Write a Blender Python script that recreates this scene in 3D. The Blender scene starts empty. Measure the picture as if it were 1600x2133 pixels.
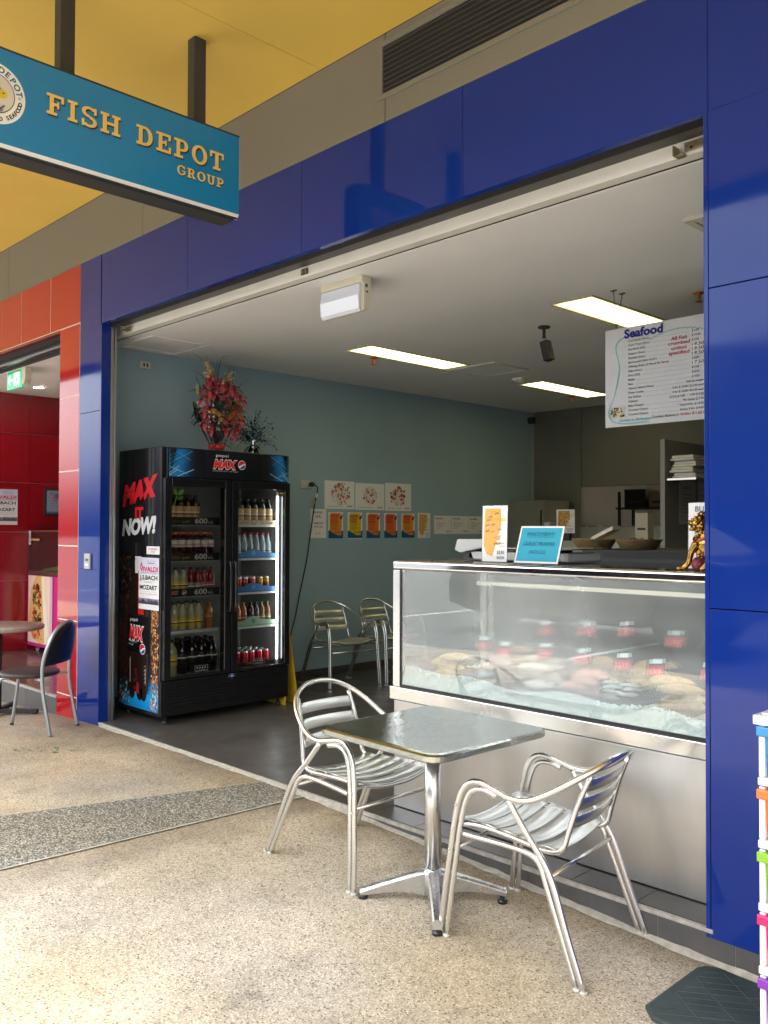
import bpy, math, random
from mathutils import Vector, Matrix
random.seed(7)
R = math.radians
sc = bpy.context.scene
col = sc.collection
# ------------------------------------------------------------------ camera
cam_d = bpy.data.cameras.new('camera'); cam = bpy.data.objects.new('camera', cam_d); col.objects.link(cam)
YAW, PITCH, ROLL = -0.79774331, 0.019574805, 0.00306532952
fw = Vector((math.sin(YAW)*math.cos(PITCH), math.cos(YAW)*math.cos(PITCH), math.sin(PITCH)))
rt = Vector((math.cos(YAW), -math.sin(YAW), 0)); up = rt.cross(fw)
cr, sr = math.cos(ROLL), math.sin(ROLL)
r2 = cr*rt + sr*up; u2 = -sr*rt + cr*up
mw = Matrix.Identity(4)
for i in range(3):
    mw[i][0] = r2[i]; mw[i][1] = u2[i]; mw[i][2] = -fw[i]
mw.translation = Vector((0, 0, 1.45))
cam.matrix_world = mw
cam_d.sensor_fit = 'HORIZONTAL'; cam_d.sensor_width = 36; cam_d.lens = 1844.9/1600*36
cam_d.clip_start = 0.05; cam_d.clip_end = 2000
sc.camera = cam
# ------------------------------------------------------------------ light
SUN_EL, SUN_AZ = R(72), R(220)      # azimuth clockwise from +y
w = bpy.data.worlds.new('World'); sc.world = w; w.use_nodes = True
nt = w.node_tree; bg = nt.nodes['Background']
sky = nt.nodes.new('ShaderNodeTexSky'); sky.sky_type = 'NISHITA'; sky.sun_disc = False
sky.sun_elevation = SUN_EL; sky.sun_rotation = SUN_AZ; sky.dust_density = 6; sky.air_density = 1.0
# thin bright cloud over the sky
tcw = nt.nodes.new('ShaderNodeTexCoord'); cln = nt.nodes.new('ShaderNodeTexNoise'); cln.inputs['Scale'].default_value = 2.2; cln.inputs['Detail'].default_value = 7
nt.links.new(tcw.outputs['Generated'], cln.inputs['Vector'])
clr = nt.nodes.new('ShaderNodeMapRange'); clr.inputs['From Min'].default_value = .38; clr.inputs['From Max'].default_value = .60; clr.inputs['To Min'].default_value = .45; clr.inputs['To Max'].default_value = .97
nt.links.new(cln.outputs[0], clr.inputs[0])
bw = nt.nodes.new('ShaderNodeRGBToBW'); nt.links.new(sky.outputs[0], bw.inputs[0])
cs = nt.nodes.new('ShaderNodeVectorMath'); cs.operation = 'SCALE'; cs.inputs[0].default_value = (2.82, 2.95, 3.08); nt.links.new(bw.outputs[0], cs.inputs['Scale'])
cm = nt.nodes.new('ShaderNodeMix'); cm.data_type = 'RGBA'; nt.links.new(clr.outputs[0], cm.inputs[0]); nt.links.new(sky.outputs[0], cm.inputs[6]); nt.links.new(cs.outputs[0], cm.inputs[7])
nt.links.new(cm.outputs[2], bg.inputs[0]); bg.inputs[1].default_value = 0.15
sd = bpy.data.lights.new('sun', 'SUN'); sd.energy = .6; sd.angle = R(20); sd.color = (1, .98, .96)
so = bpy.data.objects.new('sun', sd); col.objects.link(so)
dirv = Vector((math.sin(SUN_AZ)*math.cos(SUN_EL), math.cos(SUN_AZ)*math.cos(SUN_EL), math.sin(SUN_EL)))
so.rotation_euler = dirv.to_track_quat('Z', 'Y').to_euler(); so.location = dirv*40
sc.view_settings.view_transform = 'Standard'; sc.view_settings.look = 'None'
sc.view_settings.gamma = 1.0; sc.view_settings.exposure = 1.58
# ------------------------------------------------------------------ materials
def lin(c):
    if isinstance(c, str):
        c = [int(c[i:i+2], 16)/255 for i in (0, 2, 4)]
        c = [x/12.92 if x <= .04045 else ((x+.055)/1.055)**2.4 for x in c]
    return tuple(c)
MATS = {}
def mat(name, c=(.5, .5, .5), rough=.5, metal=0, coat=0, spec=.5, emit=0, var=None, bump=None, alpha=1, aniso=0, rvar=None, trans=0):
    """var=(scale, amount[, stretch xyz]) multiplies the colour by noise; bump=(scale, strength, dist)"""
    if name in MATS: return MATS[name]
    m = bpy.data.materials.new(name); m.use_nodes = True; MATS[name] = m
    t = m.node_tree; b = t.nodes['Principled BSDF']; c = lin(c)
    b.inputs['Base Color'].default_value = (*c, 1); b.inputs['Roughness'].default_value = rough
    b.inputs['Metallic'].default_value = metal; b.inputs['Coat Weight'].default_value = coat
    b.inputs['Coat Roughness'].default_value = .02; b.inputs['Specular IOR Level'].default_value = spec
    b.inputs['Transmission Weight'].default_value = trans
    if alpha < 1: b.inputs['Alpha'].default_value = alpha
    if emit:
        b.inputs['Emission Color'].default_value = (*c, 1); b.inputs['Emission Strength'].default_value = emit
    tc = None
    def coords(st=(1, 1, 1)):
        g = t.nodes.new('ShaderNodeNewGeometry'); mp = t.nodes.new('ShaderNodeMapping'); mp.inputs['Scale'].default_value = st
        t.links.new(g.outputs['Position'], mp.inputs[0]); return mp.outputs[0]
    if var:
        n = t.nodes.new('ShaderNodeTexNoise'); n.inputs['Scale'].default_value = var[0]; n.inputs['Detail'].default_value = 6
        t.links.new(coords(var[2] if len(var) > 2 else (1, 1, 1)), n.inputs['Vector'])
        rp = t.nodes.new('ShaderNodeMapRange'); a = var[1]
        rp.inputs['From Min'].default_value = .25; rp.inputs['From Max'].default_value = .75
        rp.inputs['To Min'].default_value = 1-a; rp.inputs['To Max'].default_value = 1+a
        t.links.new(n.outputs[0], rp.inputs[0])
        mx = t.nodes.new('ShaderNodeVectorMath'); mx.operation = 'SCALE'; mx.inputs[0].default_value = c
        t.links.new(rp.outputs[0], mx.inputs['Scale']); t.links.new(mx.outputs[0], b.inputs['Base Color'])
        if emit: pass
    if rvar:
        n = t.nodes.new('ShaderNodeTexNoise'); n.inputs['Scale'].default_value = rvar[0]; n.inputs['Detail'].default_value = 5
        t.links.new(coords(rvar[2] if len(rvar) > 2 else (1, 1, 1)), n.inputs['Vector'])
        rp = t.nodes.new('ShaderNodeMapRange'); rp.inputs['To Min'].default_value = max(rough-rvar[1], .01); rp.inputs['To Max'].default_value = rough+rvar[1]
        rp.inputs['From Min'].default_value = .3; rp.inputs['From Max'].default_value = .7
        t.links.new(n.outputs[0], rp.inputs[0]); t.links.new(rp.outputs[0], b.inputs['Roughness'])
    if bump:
        n = t.nodes.new('ShaderNodeTexNoise'); n.inputs['Scale'].default_value = bump[0]; n.inputs['Detail'].default_value = 0.5 if bump[0] < 10 else 3
        t.links.new(coords(bump[3] if len(bump) > 3 else (1, 1, 1)), n.inputs['Vector'])
        bp = t.nodes.new('ShaderNodeBump'); bp.inputs['Strength'].default_value = bump[1]; bp.inputs['Distance'].default_value = bump[2]
        t.links.new(n.outputs[0], bp.inputs['Height']); t.links.new(bp.outputs[0], b.inputs['Normal'])
        t.links.new(bp.outputs[0], b.inputs['Coat Normal'])
    return m
def P(h, rough=.55):
    return mat('print_'+h, h, rough, spec=.3)
def glass(name, tint=(.9, .97, .93), fog=0., fogc=(.55, .6, .56), rough=0., base=.06, fogscale=2., mul=1.6, blur=0):
    if name in MATS: return MATS[name]
    m = bpy.data.materials.new(name); m.use_nodes = True; MATS[name] = m
    t = m.node_tree; t.nodes.clear(); N = t.nodes.new; L = t.links.new
    o = N('ShaderNodeOutputMaterial'); tr = N('ShaderNodeBsdfTransparent'); tr.inputs[0].default_value = (*tint, 1)
    gl = N('ShaderNodeBsdfGlossy'); gl.inputs['Roughness'].default_value = rough
    fr = N('ShaderNodeFresnel'); fr.inputs[0].default_value = 1.5
    ad = N('ShaderNodeMath'); ad.operation = 'MULTIPLY_ADD'; ad.inputs[1].default_value = mul; ad.inputs[2].default_value = base; ad.use_clamp = True
    L(fr.outputs[0], ad.inputs[0])
    mx = N('ShaderNodeMixShader'); L(ad.outputs[0], mx.inputs[0]); L(tr.outputs[0], mx.inputs[1]); L(gl.outputs[0], mx.inputs[2])
    last = mx.outputs[0]
    if blur:
        rf = N('ShaderNodeBsdfRefraction'); rf.inputs['IOR'].default_value = 1.06; rf.inputs['Roughness'].default_value = blur; rf.inputs[0].default_value = (*tint, 1)
        m3 = N('ShaderNodeMixShader'); m3.inputs[0].default_value = .62; L(tr.outputs[0], m3.inputs[1]); L(rf.outputs[0], m3.inputs[2]); L(m3.outputs[0], mx.inputs[1])
    if fog:
        df = N('ShaderNodeBsdfDiffuse'); df.inputs[0].default_value = (*fogc, 1)
        g = N('ShaderNodeNewGeometry'); n = N('ShaderNodeTexNoise'); n.inputs['Scale'].default_value = fogscale; n.inputs['Detail'].default_value = 4
        L(g.outputs['Position'], n.inputs['Vector'])
        mr = N('ShaderNodeMapRange'); mr.inputs['From Min'].default_value = .3; mr.inputs['From Max'].default_value = .7
        mr.inputs['To Min'].default_value = fog*.5; mr.inputs['To Max'].default_value = fog*1.5; L(n.outputs[0], mr.inputs[0])
        m2 = N('ShaderNodeMixShader'); L(mr.outputs[0], m2.inputs[0]); L(last, m2.inputs[1]); L(df.outputs[0], m2.inputs[2]); last = m2.outputs[0]
    L(last, o.inputs[0]); return m
# ------------------------------------------------------------------ mesh builder
WORLD = {}
def add3(a, b): return Vector(a)+Vector(b)
def catmull(pts, n=6, closed=False):
    pts = [Vector(p) for p in pts]; out = []; k = len(pts)
    rng = range(k) if closed else range(k-1)
    for i in rng:
        p0 = pts[(i-1) % k] if closed or i > 0 else pts[0]*2-pts[1]
        p1 = pts[i]; p2 = pts[(i+1) % k]
        p3 = pts[(i+2) % k] if closed or i+2 < k else pts[-1]*2-pts[-2]
        for j in range(n):
            t = j/n
            out.append(.5*((2*p1)+(p2-p0)*t+(2*p0-5*p1+4*p2-p3)*t*t+(3*p1-p0-3*p2+p3)*t**3))
    if not closed: out.append(pts[-1])
    return out
TXT = {}
def text_mesh(s, bold=0.):
    k = (s, bold)
    if k in TXT: return TXT[k]
    cu = bpy.data.curves.new('t', 'FONT'); cu.body = s; cu.size = 1; cu.resolution_u = 3; cu.offset = bold
    ob = bpy.data.objects.new('t', cu); col.objects.link(ob)
    me = ob.evaluated_get(bpy.context.evaluated_depsgraph_get()).to_mesh()
    vs = [(v.co.x, v.co.y) for v in me.vertices]; fs = [tuple(p.vertices) for p in me.polygons]
    bpy.data.objects.remove(ob); bpy.data.curves.remove(cu)
    TXT[k] = (vs, fs); return TXT[k]
class Frame:
    def __init__(s, o, U=(1, 0, 0), V=(0, 0, 1)):
        s.o = Vector(o); s.U = Vector(U).normalized(); s.V = Vector(V).normalized(); s.N = s.U.cross(s.V)
    def __call__(s, u, v, w=0): return s.o+s.U*u+s.V*v+s.N*w
def FF(x, y, z): return Frame((x, y, z))                       # faces -y (the street)
def FX(x, y, z): return Frame((x, y, z), (0, 1, 0), (0, 0, 1))  # faces +x
class MB:
    def __init__(s): s.v = []; s.f = []; s.fm = []; s.mats = []; s.sm = []
    def mi(s, m):
        if m not in s.mats: s.mats.append(m)
        return s.mats.index(m)
    def add(s, vs, fs, m, smooth=False):
        k = len(s.v); s.v += [Vector(p) for p in vs]; i = s.mi(m)
        for f in fs: s.f.append([a+k for a in f]); s.fm.append(i); s.sm.append(smooth)
        return s
    def box(s, x0, x1, y0, y1, z0, z1, m):
        vs = [(x, y, z) for x in (x0, x1) for y in (y0, y1) for z in (z0, z1)]
        return s.add(vs, [(0, 1, 3, 2), (4, 6, 7, 5), (0, 4, 5, 1), (2, 3, 7, 6), (0, 2, 6, 4), (1, 5, 7, 3)], m)
    def fbox(s, F, u0, u1, v0, v1, w0, w1, m):
        vs = [F(u, v, w) for u in (u0, u1) for v in (v0, v1) for w in (w0, w1)]
        return s.add(vs, [(0, 1, 3, 2), (4, 6, 7, 5), (0, 4, 5, 1), (2, 3, 7, 6), (0, 2, 6, 4), (1, 5, 7, 3)], m)
    def tube(s, path, r, m, n=10, closed=False, cap=True, flat=None):
        path = [Vector(p) for p in path]; k = len(path); T = []
        for i in range(k):
            a = path[(i-1) % k] if (closed or i) else path[0]; b = path[(i+1) % k] if (closed or i < k-1) else path[-1]
            T.append((b-a).normalized())
        up = Vector((0, 0, 1)) if abs(T[0].z) < .9 else Vector((1, 0, 0))
        nrm = (up-T[0]*up.dot(T[0])).normalized(); vs = []
        for i in range(k):
            nrm = (nrm-T[i]*nrm.dot(T[i])).normalized(); bi = T[i].cross(nrm)
            rr = r[i] if isinstance(r, (list, tuple)) else r
            for j in range(n):
                a = 2*math.pi*j/n; vs.append(path[i]+(nrm*math.cos(a)+bi*math.sin(a)*(flat or 1))*rr)
        fs = []
        for i in range(k if closed else k-1):
            for j in range(n):
                fs.append((i*n+j, i*n+(j+1) % n, ((i+1) % k)*n+(j+1) % n, ((i+1) % k)*n+j))
        s.add(vs, fs, m, True)
        if cap and not closed:
            b = len(s.v)-len(vs)
            s.f.append([b+j for j in range(n)][::-1]); s.fm.append(s.mi(m)); s.sm.append(False)
            s.f.append([b+(k-1)*n+j for j in range(n)]); s.fm.append(s.mi(m)); s.sm.append(False)
        return s
    def lathe(s, prof, o, m, n=14, axis=None, mats=None):
        o = Vector(o); A = Frame(o) if axis is None else axis
        vs = []; k = len(prof)
        for (r, z) in prof:
            for j in range(n):
                a = 2*math.pi*j/n
                if axis is None: vs.append(o+Vector((r*math.cos(a), r*math.sin(a), z)))
                else: vs.append(A(r*math.cos(a), r*math.sin(a), z))
        for i in range(k-1):
            mm = mats[i] if mats else m
            s.add([], [], mm)
        b = len(s.v); s.v += [Vector(p) for p in vs]
        for i in range(k-1):
            mm = s.mi(mats[i] if mats else m)
            for j in range(n):
                s.f.append([b+i*n+j, b+i*n+(j+1) % n, b+(i+1)*n+(j+1) % n, b+(i+1)*n+j]); s.fm.append(mm); s.sm.append(True)
        for i, rev in ((0, True), (k-1, False)):
            if prof[i][0] > 1e-4:
                f = [b+i*n+j for j in range(n)]; s.f.append(f[::-1] if rev else f); s.fm.append(s.mi(mats[min(i, k-2)] if mats else m)); s.sm.append(False)
        return s
    def ell(s, c, r, m, n=12, k=8, rot=None):
        c = Vector(c); r = (r, r, r) if isinstance(r, (int, float)) else r; vs = []; fs = []
        for i in range(k+1):
            ph = math.pi*i/k
            for j in range(n):
                a = 2*math.pi*j/n; p = Vector((r[0]*math.sin(ph)*math.cos(a), r[1]*math.sin(ph)*math.sin(a), r[2]*math.cos(ph)))
                if rot: p = rot @ p
                vs.append(c+p)
        for i in range(k):
            for j in range(n): fs.append((i*n+j, (i+1)*n+j, (i+1)*n+(j+1) % n, i*n+(j+1) % n))
        return s.add(vs, fs, m, True)
    def prism(s, F, pts, w0, w1, m, smooth=False):
        n = len(pts); vs = [F(u, v, w0) for u, v in pts]+[F(u, v, w1) for u, v in pts]
        s.add(vs, [tuple(range(n))[::-1], tuple(range(n, 2*n))]+[(i, (i+1) % n, n+(i+1) % n, n+i) for i in range(n)], m, smooth); return s
    # flat art on a frame; layer k lies k*1.2 mm proud
    def poly(s, F, pts, m, k=1): return s.add([F(u, v, k*.0012) for u, v in pts], [tuple(range(len(pts)))], m)
    def rect(s, F, u0, v0, u1, v1, m, k=1): return s.poly(F, [(u0, v0), (u1, v0), (u1, v1), (u0, v1)], m, k)
    def disc(s, F, u, v, r, m, k=1, n=20, ry=None, a0=0, a1=360):
        ry = ry or r; full = a1-a0 >= 360
        pts = [(u+r*math.cos(R(a0+(a1-a0)*i/n)), v+ry*math.sin(R(a0+(a1-a0)*i/n))) for i in range(n if full else n+1)]
        return s.poly(F, pts, m, k)
    def ring(s, F, u, v, r0, r1, m, k=1, n=24, a0=0, a1=360, rot=0):
        for i in range(n):
            a = R(a0+(a1-a0)*i/n+rot); b = R(a0+(a1-a0)*(i+1)/n+rot)
            s.poly(F, [(u+r0*math.cos(a), v+r0*math.sin(a)), (u+r1*math.cos(a), v+r1*math.sin(a)), (u+r1*math.cos(b), v+r1*math.sin(b)), (u+r0*math.cos(b), v+r0*math.sin(b))], m, k)
        return s
    def text(s, F, t, u, v, h, m, k=2, al='L', bold=0., shear=0., width=None, rot=0., rise=0.):
        """h = cap height; width = total width to fit"""
        vs, fs = text_mesh(t, bold)
        if not vs: return s
        x0 = min(p[0] for p in vs); x1 = max(p[0] for p in vs)
        sy = h/.70; sx = sy if width is None else width/max(x1-x0, 1e-6)
        tw = (x1-x0)*sx; off = {'L': 0, 'C': -tw/2, 'R': -tw}[al]
        c, sn = math.cos(R(rot)), math.sin(R(rot)); out = []
        for x, y in vs:
            a = (x-x0)*sx+off+shear*y*sy; b = y*sy+rise*((x-x0)*sx)
            out.append(F(u+a*c-b*sn, v+a*sn+b*c, k*.0012))
        return s.add(out, fs, m)
    def build(s, name, parent=None, origin=None, bevel=0, seg=2, mods=None):
        me = bpy.data.meshes.new(name)
        if origin is None: origin = WORLD.get(parent.name, Vector((0, 0, 0))) if parent else Vector((0, 0, 0))
        origin = Vector(origin)
        me.from_pydata([tuple(p-origin) for p in s.v], [], s.f); 
        for m in s.mats: me.materials.append(m)
        me.polygons.foreach_set('material_index', s.fm); me.polygons.foreach_set('use_smooth', s.sm); me.update()
        o = bpy.data.objects.new(name, me); col.objects.link(o); WORLD[o.name] = origin
        if parent:
            o.parent = parent; o.location = origin-WORLD[parent.name]
        else: o.location = origin
        if bevel:
            b = o.modifiers.new('bevel', 'BEVEL'); b.width = bevel; b.segments = seg; b.limit_method = 'ANGLE'; b.angle_limit = R(35)
            b.harden_normals = False
        return o
def tag(o, label=None, cat=None, group=None, kind=None):
    if label: o['label'] = label
    if cat: o['category'] = cat
    if group: o['group'] = group
    if kind: o['kind'] = kind
    return o
def thing(name, loc, label, cat, group=None):
    o = bpy.data.objects.new(name, None); o.empty_display_size = .1; o.location = loc; col.objects.link(o); WORLD[o.name] = Vector(loc)
    return tag(o, label, cat, group)
def copy_tree(o, parent=None):
    c = o.copy(); col.objects.link(c)
    if parent: c.parent = parent
    for ch in [x for x in col.objects if x.parent == o]:
        copy_tree(ch, c)
    return c
ORD = ['first', 'second', 'third', 'fourth', 'fifth', 'sixth', 'seventh', 'eighth', 'ninth', 'tenth', 'eleventh', 'twelfth']
# common materials
STEEL = mat('stainless', (.66, .65, .63), .24, 1, rvar=(5, .06), var=(3, .05))
BRUSH = mat('brushed_stainless', (.58, .565, .55), .33, 1, rvar=(2.5, .06, (1, 1, .3)), var=(2.0, .16, (1.8, 1, .35)), bump=(2.0, .2, .006, (1.4, 1, .4)))
ALU = mat('polished_aluminium', (.74, .735, .72), .25, 1)
CAST = mat('cast_aluminium', (.66, .67, .69), .3, 1, rvar=(30, .08))
BLACK = mat('black_plastic', (.012, .012, .013), .35)
MATTE = mat('matte_black', (.02, .02, .02), .7)
DGREY = mat('dark_grey_metal', (.035, .035, .038), .45)
WHITE = mat('white_paint', (.74, .73, .70), .55, var=(4, .05))
PAPER = mat('paper', (.72, .72, .72), .6)
BLUE = mat('blue_panel', (.006, .028, .215), .05, spec=.32, bump=(1.2, .30, .012, (2.2, 1, .6)), var=(.8, .06), rvar=(4, .035))
RUBBER = mat('rubber', (.025, .025, .025), .8)
# ------------------------------------------------------------------ the setting: ground, pavement, floors
def gz(x):
    pts = [(-80, -.12), (-8.2, -.11), (-7, -.05), (-6.2, -.02), (-5, -.008), (-4.1, -.01), (-3.33, -.03), (-2.57, -.062), (-1.7, -.108), (-1.3, -.118), (0, -.15), (80, -.17)]
    for (a, b), (c, d) in zip(pts, pts[1:]):
        if x <= c: return b+(d-b)*(x-a)/(c-a)
    return pts[-1][1]
def aggregate(name, cols, scale=150, grout=(.40, .35, .29), blotch=.18, worn=False):
    m = bpy.data.materials.new(name); m.use_nodes = True; t = m.node_tree; b = t.nodes['Principled BSDF']; N = t.nodes.new; L = t.links.new
    g = N('ShaderNodeNewGeometry')
    vo = N('ShaderNodeTexVoronoi'); vo.inputs['Scale'].default_value = scale; vo.inputs['Randomness'].default_value = 1
    nz = N('ShaderNodeTexNoise'); nz.inputs['Scale'].default_value = 60; L(g.outputs['Position'], nz.inputs['Vector'])
    ds = N('ShaderNodeVectorMath'); ds.operation = 'MULTIPLY_ADD'; ds.inputs[1].default_value = (.012, .012, 0); L(nz.outputs['Color'], ds.inputs[0]); L(g.outputs['Position'], ds.inputs[2])
    L(ds.outputs[0], vo.inputs['Vector'])
    sep = N('ShaderNodeSeparateColor'); L(vo.outputs['Color'], sep.inputs[0])
    cr = N('ShaderNodeValToRGB'); cr.color_ramp.interpolation = 'CONSTANT'
    e = cr.color_ramp.elements; e[0].position = 0; e[0].color = (*cols[0][1], 1); e[1].position = cols[1][0]; e[1].color = (*cols[1][1], 1)
    for p, c in cols[2:]: x = e.new(p); x.color = (*c, 1)
    L(sep.outputs[0], cr.inputs[0])
    # grout between the pebbles
    d = N('ShaderNodeMapRange'); d.inputs['From Min'].default_value = .42; d.inputs['From Max'].default_value = .75; L(vo.outputs['Distance'], d.inputs[0])
    mx = N('ShaderNodeMix'); mx.data_type = 'RGBA'; L(d.outputs[0], mx.inputs[0]); L(cr.outputs[0], mx.inputs[6]); mx.inputs[7].default_value = (*grout, 1)
    # worn and stained patches
    n1 = N('ShaderNodeTexNoise'); n1.inputs['Scale'].default_value = 1.6; n1.inputs['Detail'].default_value = 8; n1.inputs['Roughness'].default_value = .62; L(g.outputs['Position'], n1.inputs['Vector'])
    r1 = N('ShaderNodeMapRange'); r1.inputs['From Min'].default_value = .3; r1.inputs['From Max'].default_value = .7; r1.inputs['To Min'].default_value = 1-blotch; r1.inputs['To Max'].default_value = 1+blotch*.6; L(n1.outputs[0], r1.inputs[0])
    n2 = N('ShaderNodeTexNoise'); n2.inputs['Scale'].default_value = 7; n2.inputs['Detail'].default_value = 6; L(g.outputs['Position'], n2.inputs['Vector'])
    r2_ = N('ShaderNodeMapRange'); r2_.inputs['From Min'].default_value = .58; r2_.inputs['From Max'].default_value = .78; r2_.inputs['To Min'].default_value = 1; r2_.inputs['To Max'].default_value = .72; L(n2.outputs[0], r2_.inputs[0])
    mm = N('ShaderNodeMath'); mm.operation = 'MULTIPLY'; L(r1.outputs[0], mm.inputs[0]); L(r2_.outputs[0], mm.inputs[1])
    sc_ = N('ShaderNodeVectorMath'); sc_.operation = 'SCALE'; L(mx.outputs[2], sc_.inputs[0]); L(mm.outputs[0], sc_.inputs['Scale'])
    # warmer / greyer areas
    n3 = N('ShaderNodeTexNoise'); n3.inputs['Scale'].default_value = .9; n3.inputs['Detail'].default_value = 4; L(g.outputs['Position'], n3.inputs['Vector'])
    t3 = N('ShaderNodeMix'); t3.data_type = 'RGBA'; t3.blend_type = 'MULTIPLY'; t3.inputs[0].default_value = 1
    c3 = N('ShaderNodeValToRGB'); c3.color_ramp.elements[0].position = .38; c3.color_ramp.elements[0].color = (1.0, .93, .80, 1); c3.color_ramp.elements[1].position = .62; c3.color_ramp.elements[1].color = (.97, .97, .98, 1)
    L(n3.outputs[0], c3.inputs[0]); L(sc_.outputs[0], t3.inputs[6]); L(c3.outputs[0], t3.inputs[7])
    last = t3.outputs[2]
    def mul(last, fac, c):
        q = N('ShaderNodeMix'); q.data_type = 'RGBA'; q.blend_type = 'MULTIPLY'; L(fac, q.inputs[0]); L(last, q.inputs[6]); q.inputs[7].default_value = (*c, 1); return q.outputs[2]
    def mrange(src, a, b_, c=0., d=1., smooth=True):
        q = N('ShaderNodeMapRange'); q.interpolation_type = 'SMOOTHSTEP' if smooth else 'LINEAR'
        for k_, v_ in zip(('From Min', 'From Max', 'To Min', 'To Max'), (a, b_, c, d)): q.inputs[k_].default_value = v_
        L(src, q.inputs[0]); return q.outputs[0]
    def math_(op, a, b_):
        q = N('ShaderNodeMath'); q.operation = op
        for i_, v_ in enumerate((a, b_)):
            if isinstance(v_, float): q.inputs[i_].default_value = v_
            else: L(v_, q.inputs[i_])
        return q.outputs[0]
    # foot-worn dark specks, gum spots
    n4 = N('ShaderNodeTexNoise'); n4.inputs['Scale'].default_value = 38; n4.inputs['Detail'].default_value = 3; L(g.outputs['Position'], n4.inputs['Vector'])
    last = mul(last, mrange(n4.outputs[0], .48, .75, 0., .35), (.76, .70, .62))
    if worn:
        dt_ = N('ShaderNodeVectorMath'); dt_.operation = 'DOT_PRODUCT'; dt_.inputs[1].default_value = (.9985, -.054, 0); L(g.outputs['Position'], dt_.inputs[0])
        n5 = N('ShaderNodeTexNoise'); n5.inputs['Scale'].default_value = 3.5; n5.inputs['Detail'].default_value = 6; L(g.outputs['Position'], n5.inputs['Vector'])
        d_ = math_('ADD', math_('ADD', dt_.outputs['Value'], 3.962), math_('MULTIPLY', n5.outputs[0], -.35))
        inside = math_('MULTIPLY', mrange(dt_.outputs['Value'], -3.98, -3.96), mrange(d_, -.02, .22, 1., 0.))
        last = mul(last, math_('MULTIPLY', inside, .8), (.66, .64, .62))
        # grime against the shopfront
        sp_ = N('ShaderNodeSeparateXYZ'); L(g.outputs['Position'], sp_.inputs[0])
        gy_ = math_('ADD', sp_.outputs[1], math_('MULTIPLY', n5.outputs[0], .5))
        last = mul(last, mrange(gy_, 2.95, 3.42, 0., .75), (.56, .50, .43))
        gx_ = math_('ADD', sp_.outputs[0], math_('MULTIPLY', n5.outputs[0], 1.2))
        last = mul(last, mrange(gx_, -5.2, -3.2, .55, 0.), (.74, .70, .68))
        vg = N('ShaderNodeTexVoronoi'); vg.inputs['Scale'].default_value = 2.2; L(ds.outputs[0], vg.inputs['Vector'])
        last = mul(last, mrange(vg.outputs['Distance'], .035, .05, .6, 0.), (.45, .42, .40))
    L(last, b.inputs['Base Color'])
    b.inputs['Roughness'].default_value = .62; b.inputs['Specular IOR Level'].default_value = .35
    bp = N('ShaderNodeBump'); bp.inputs['Strength'].default_value = .35; bp.inputs['Distance'].default_value = .002; bp.invert = True
    L(vo.outputs['Distance'], bp.inputs['Height']); L(bp.outputs[0], b.inputs['Normal'])
    return m
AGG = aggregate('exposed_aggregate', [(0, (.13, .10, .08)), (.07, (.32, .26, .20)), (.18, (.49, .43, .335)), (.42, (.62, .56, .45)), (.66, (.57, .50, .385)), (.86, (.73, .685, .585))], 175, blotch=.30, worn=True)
DAGG = aggregate('dark_aggregate', [(0, (.05, .05, .05)), (.20, (.13, .135, .125)), (.40, (.28, .28, .255)), (.62, (.46, .45, .41)), (.84, (.62, .60, .54))], 140, (.12, .12, .11), .12)
GAGG = aggregate('worn_grey_aggregate', [(0, (.20, .17, .14)), (.06, (.38, .34, .28)), (.25, (.50, .45, .37)), (.75, (.58, .53, .44))], 190, (.40, .36, .30), .15)
def sheet(name, outline_fn, m, x0, x1, nx, y_lo, y_hi, dz=0.):
    """a strip of ground following gz; y_lo and y_hi are functions of x"""
    b = MB(); vs = []
    xs = [x0+(x1-x0)*i/nx for i in range(nx+1)]
    for x in xs: vs += [(x, y_lo(x), gz(x)+dz), (x, y_hi(x), gz(x)+dz)]
    b.add(vs, [(2*i, 2*i+2, 2*i+3, 2*i+1) for i in range(nx)], m); return b
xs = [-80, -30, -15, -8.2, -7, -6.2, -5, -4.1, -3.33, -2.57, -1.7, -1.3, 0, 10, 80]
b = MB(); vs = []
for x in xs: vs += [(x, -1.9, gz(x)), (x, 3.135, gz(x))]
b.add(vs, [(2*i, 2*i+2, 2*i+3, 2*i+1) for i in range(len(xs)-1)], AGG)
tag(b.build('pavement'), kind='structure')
# band of dark stone across the pavement, tapering towards the shop, with its thin border strips
def bandmesh(name, A, B, m, dz):
    b = MB(); n = 24; vs = []
    for i in range(n+1):
        t = i/n
        p = A[0]+(A[1]-A[0])*t; q = B[0]+(B[1]-B[0])*t
        vs += [(p[0], p[1], gz(p[0])+dz), (q[0], q[1], gz(q[0])+dz)]
    b.add(vs, [(2*i, 2*i+1, 2*i+3, 2*i+2) for i in range(n)], m); return tag(b.build(name), kind='structure')
V2 = lambda x, y: Vector((x, y))
U0, U1 = V2(-5.33, -.6), V2(-4.155, 3.09); L0, L1 = V2(-4.0, -.6), V2(-3.80, 3.09)
bandmesh('pavement_band', (U0, U1), (L0, L1), DAGG, .004)
JO = mat('joint_mortar', (.42, .39, .33), .8, var=(30, .25))
bandmesh('band_joint', (U0+V2(-.012, 0), U1+V2(-.012, 0)), (U0, U1), JO, .006)
bandmesh('band_joint', (L0, L1), (L0+V2(.014, 0), L1+V2(.014, 0)), JO, .006)
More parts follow.
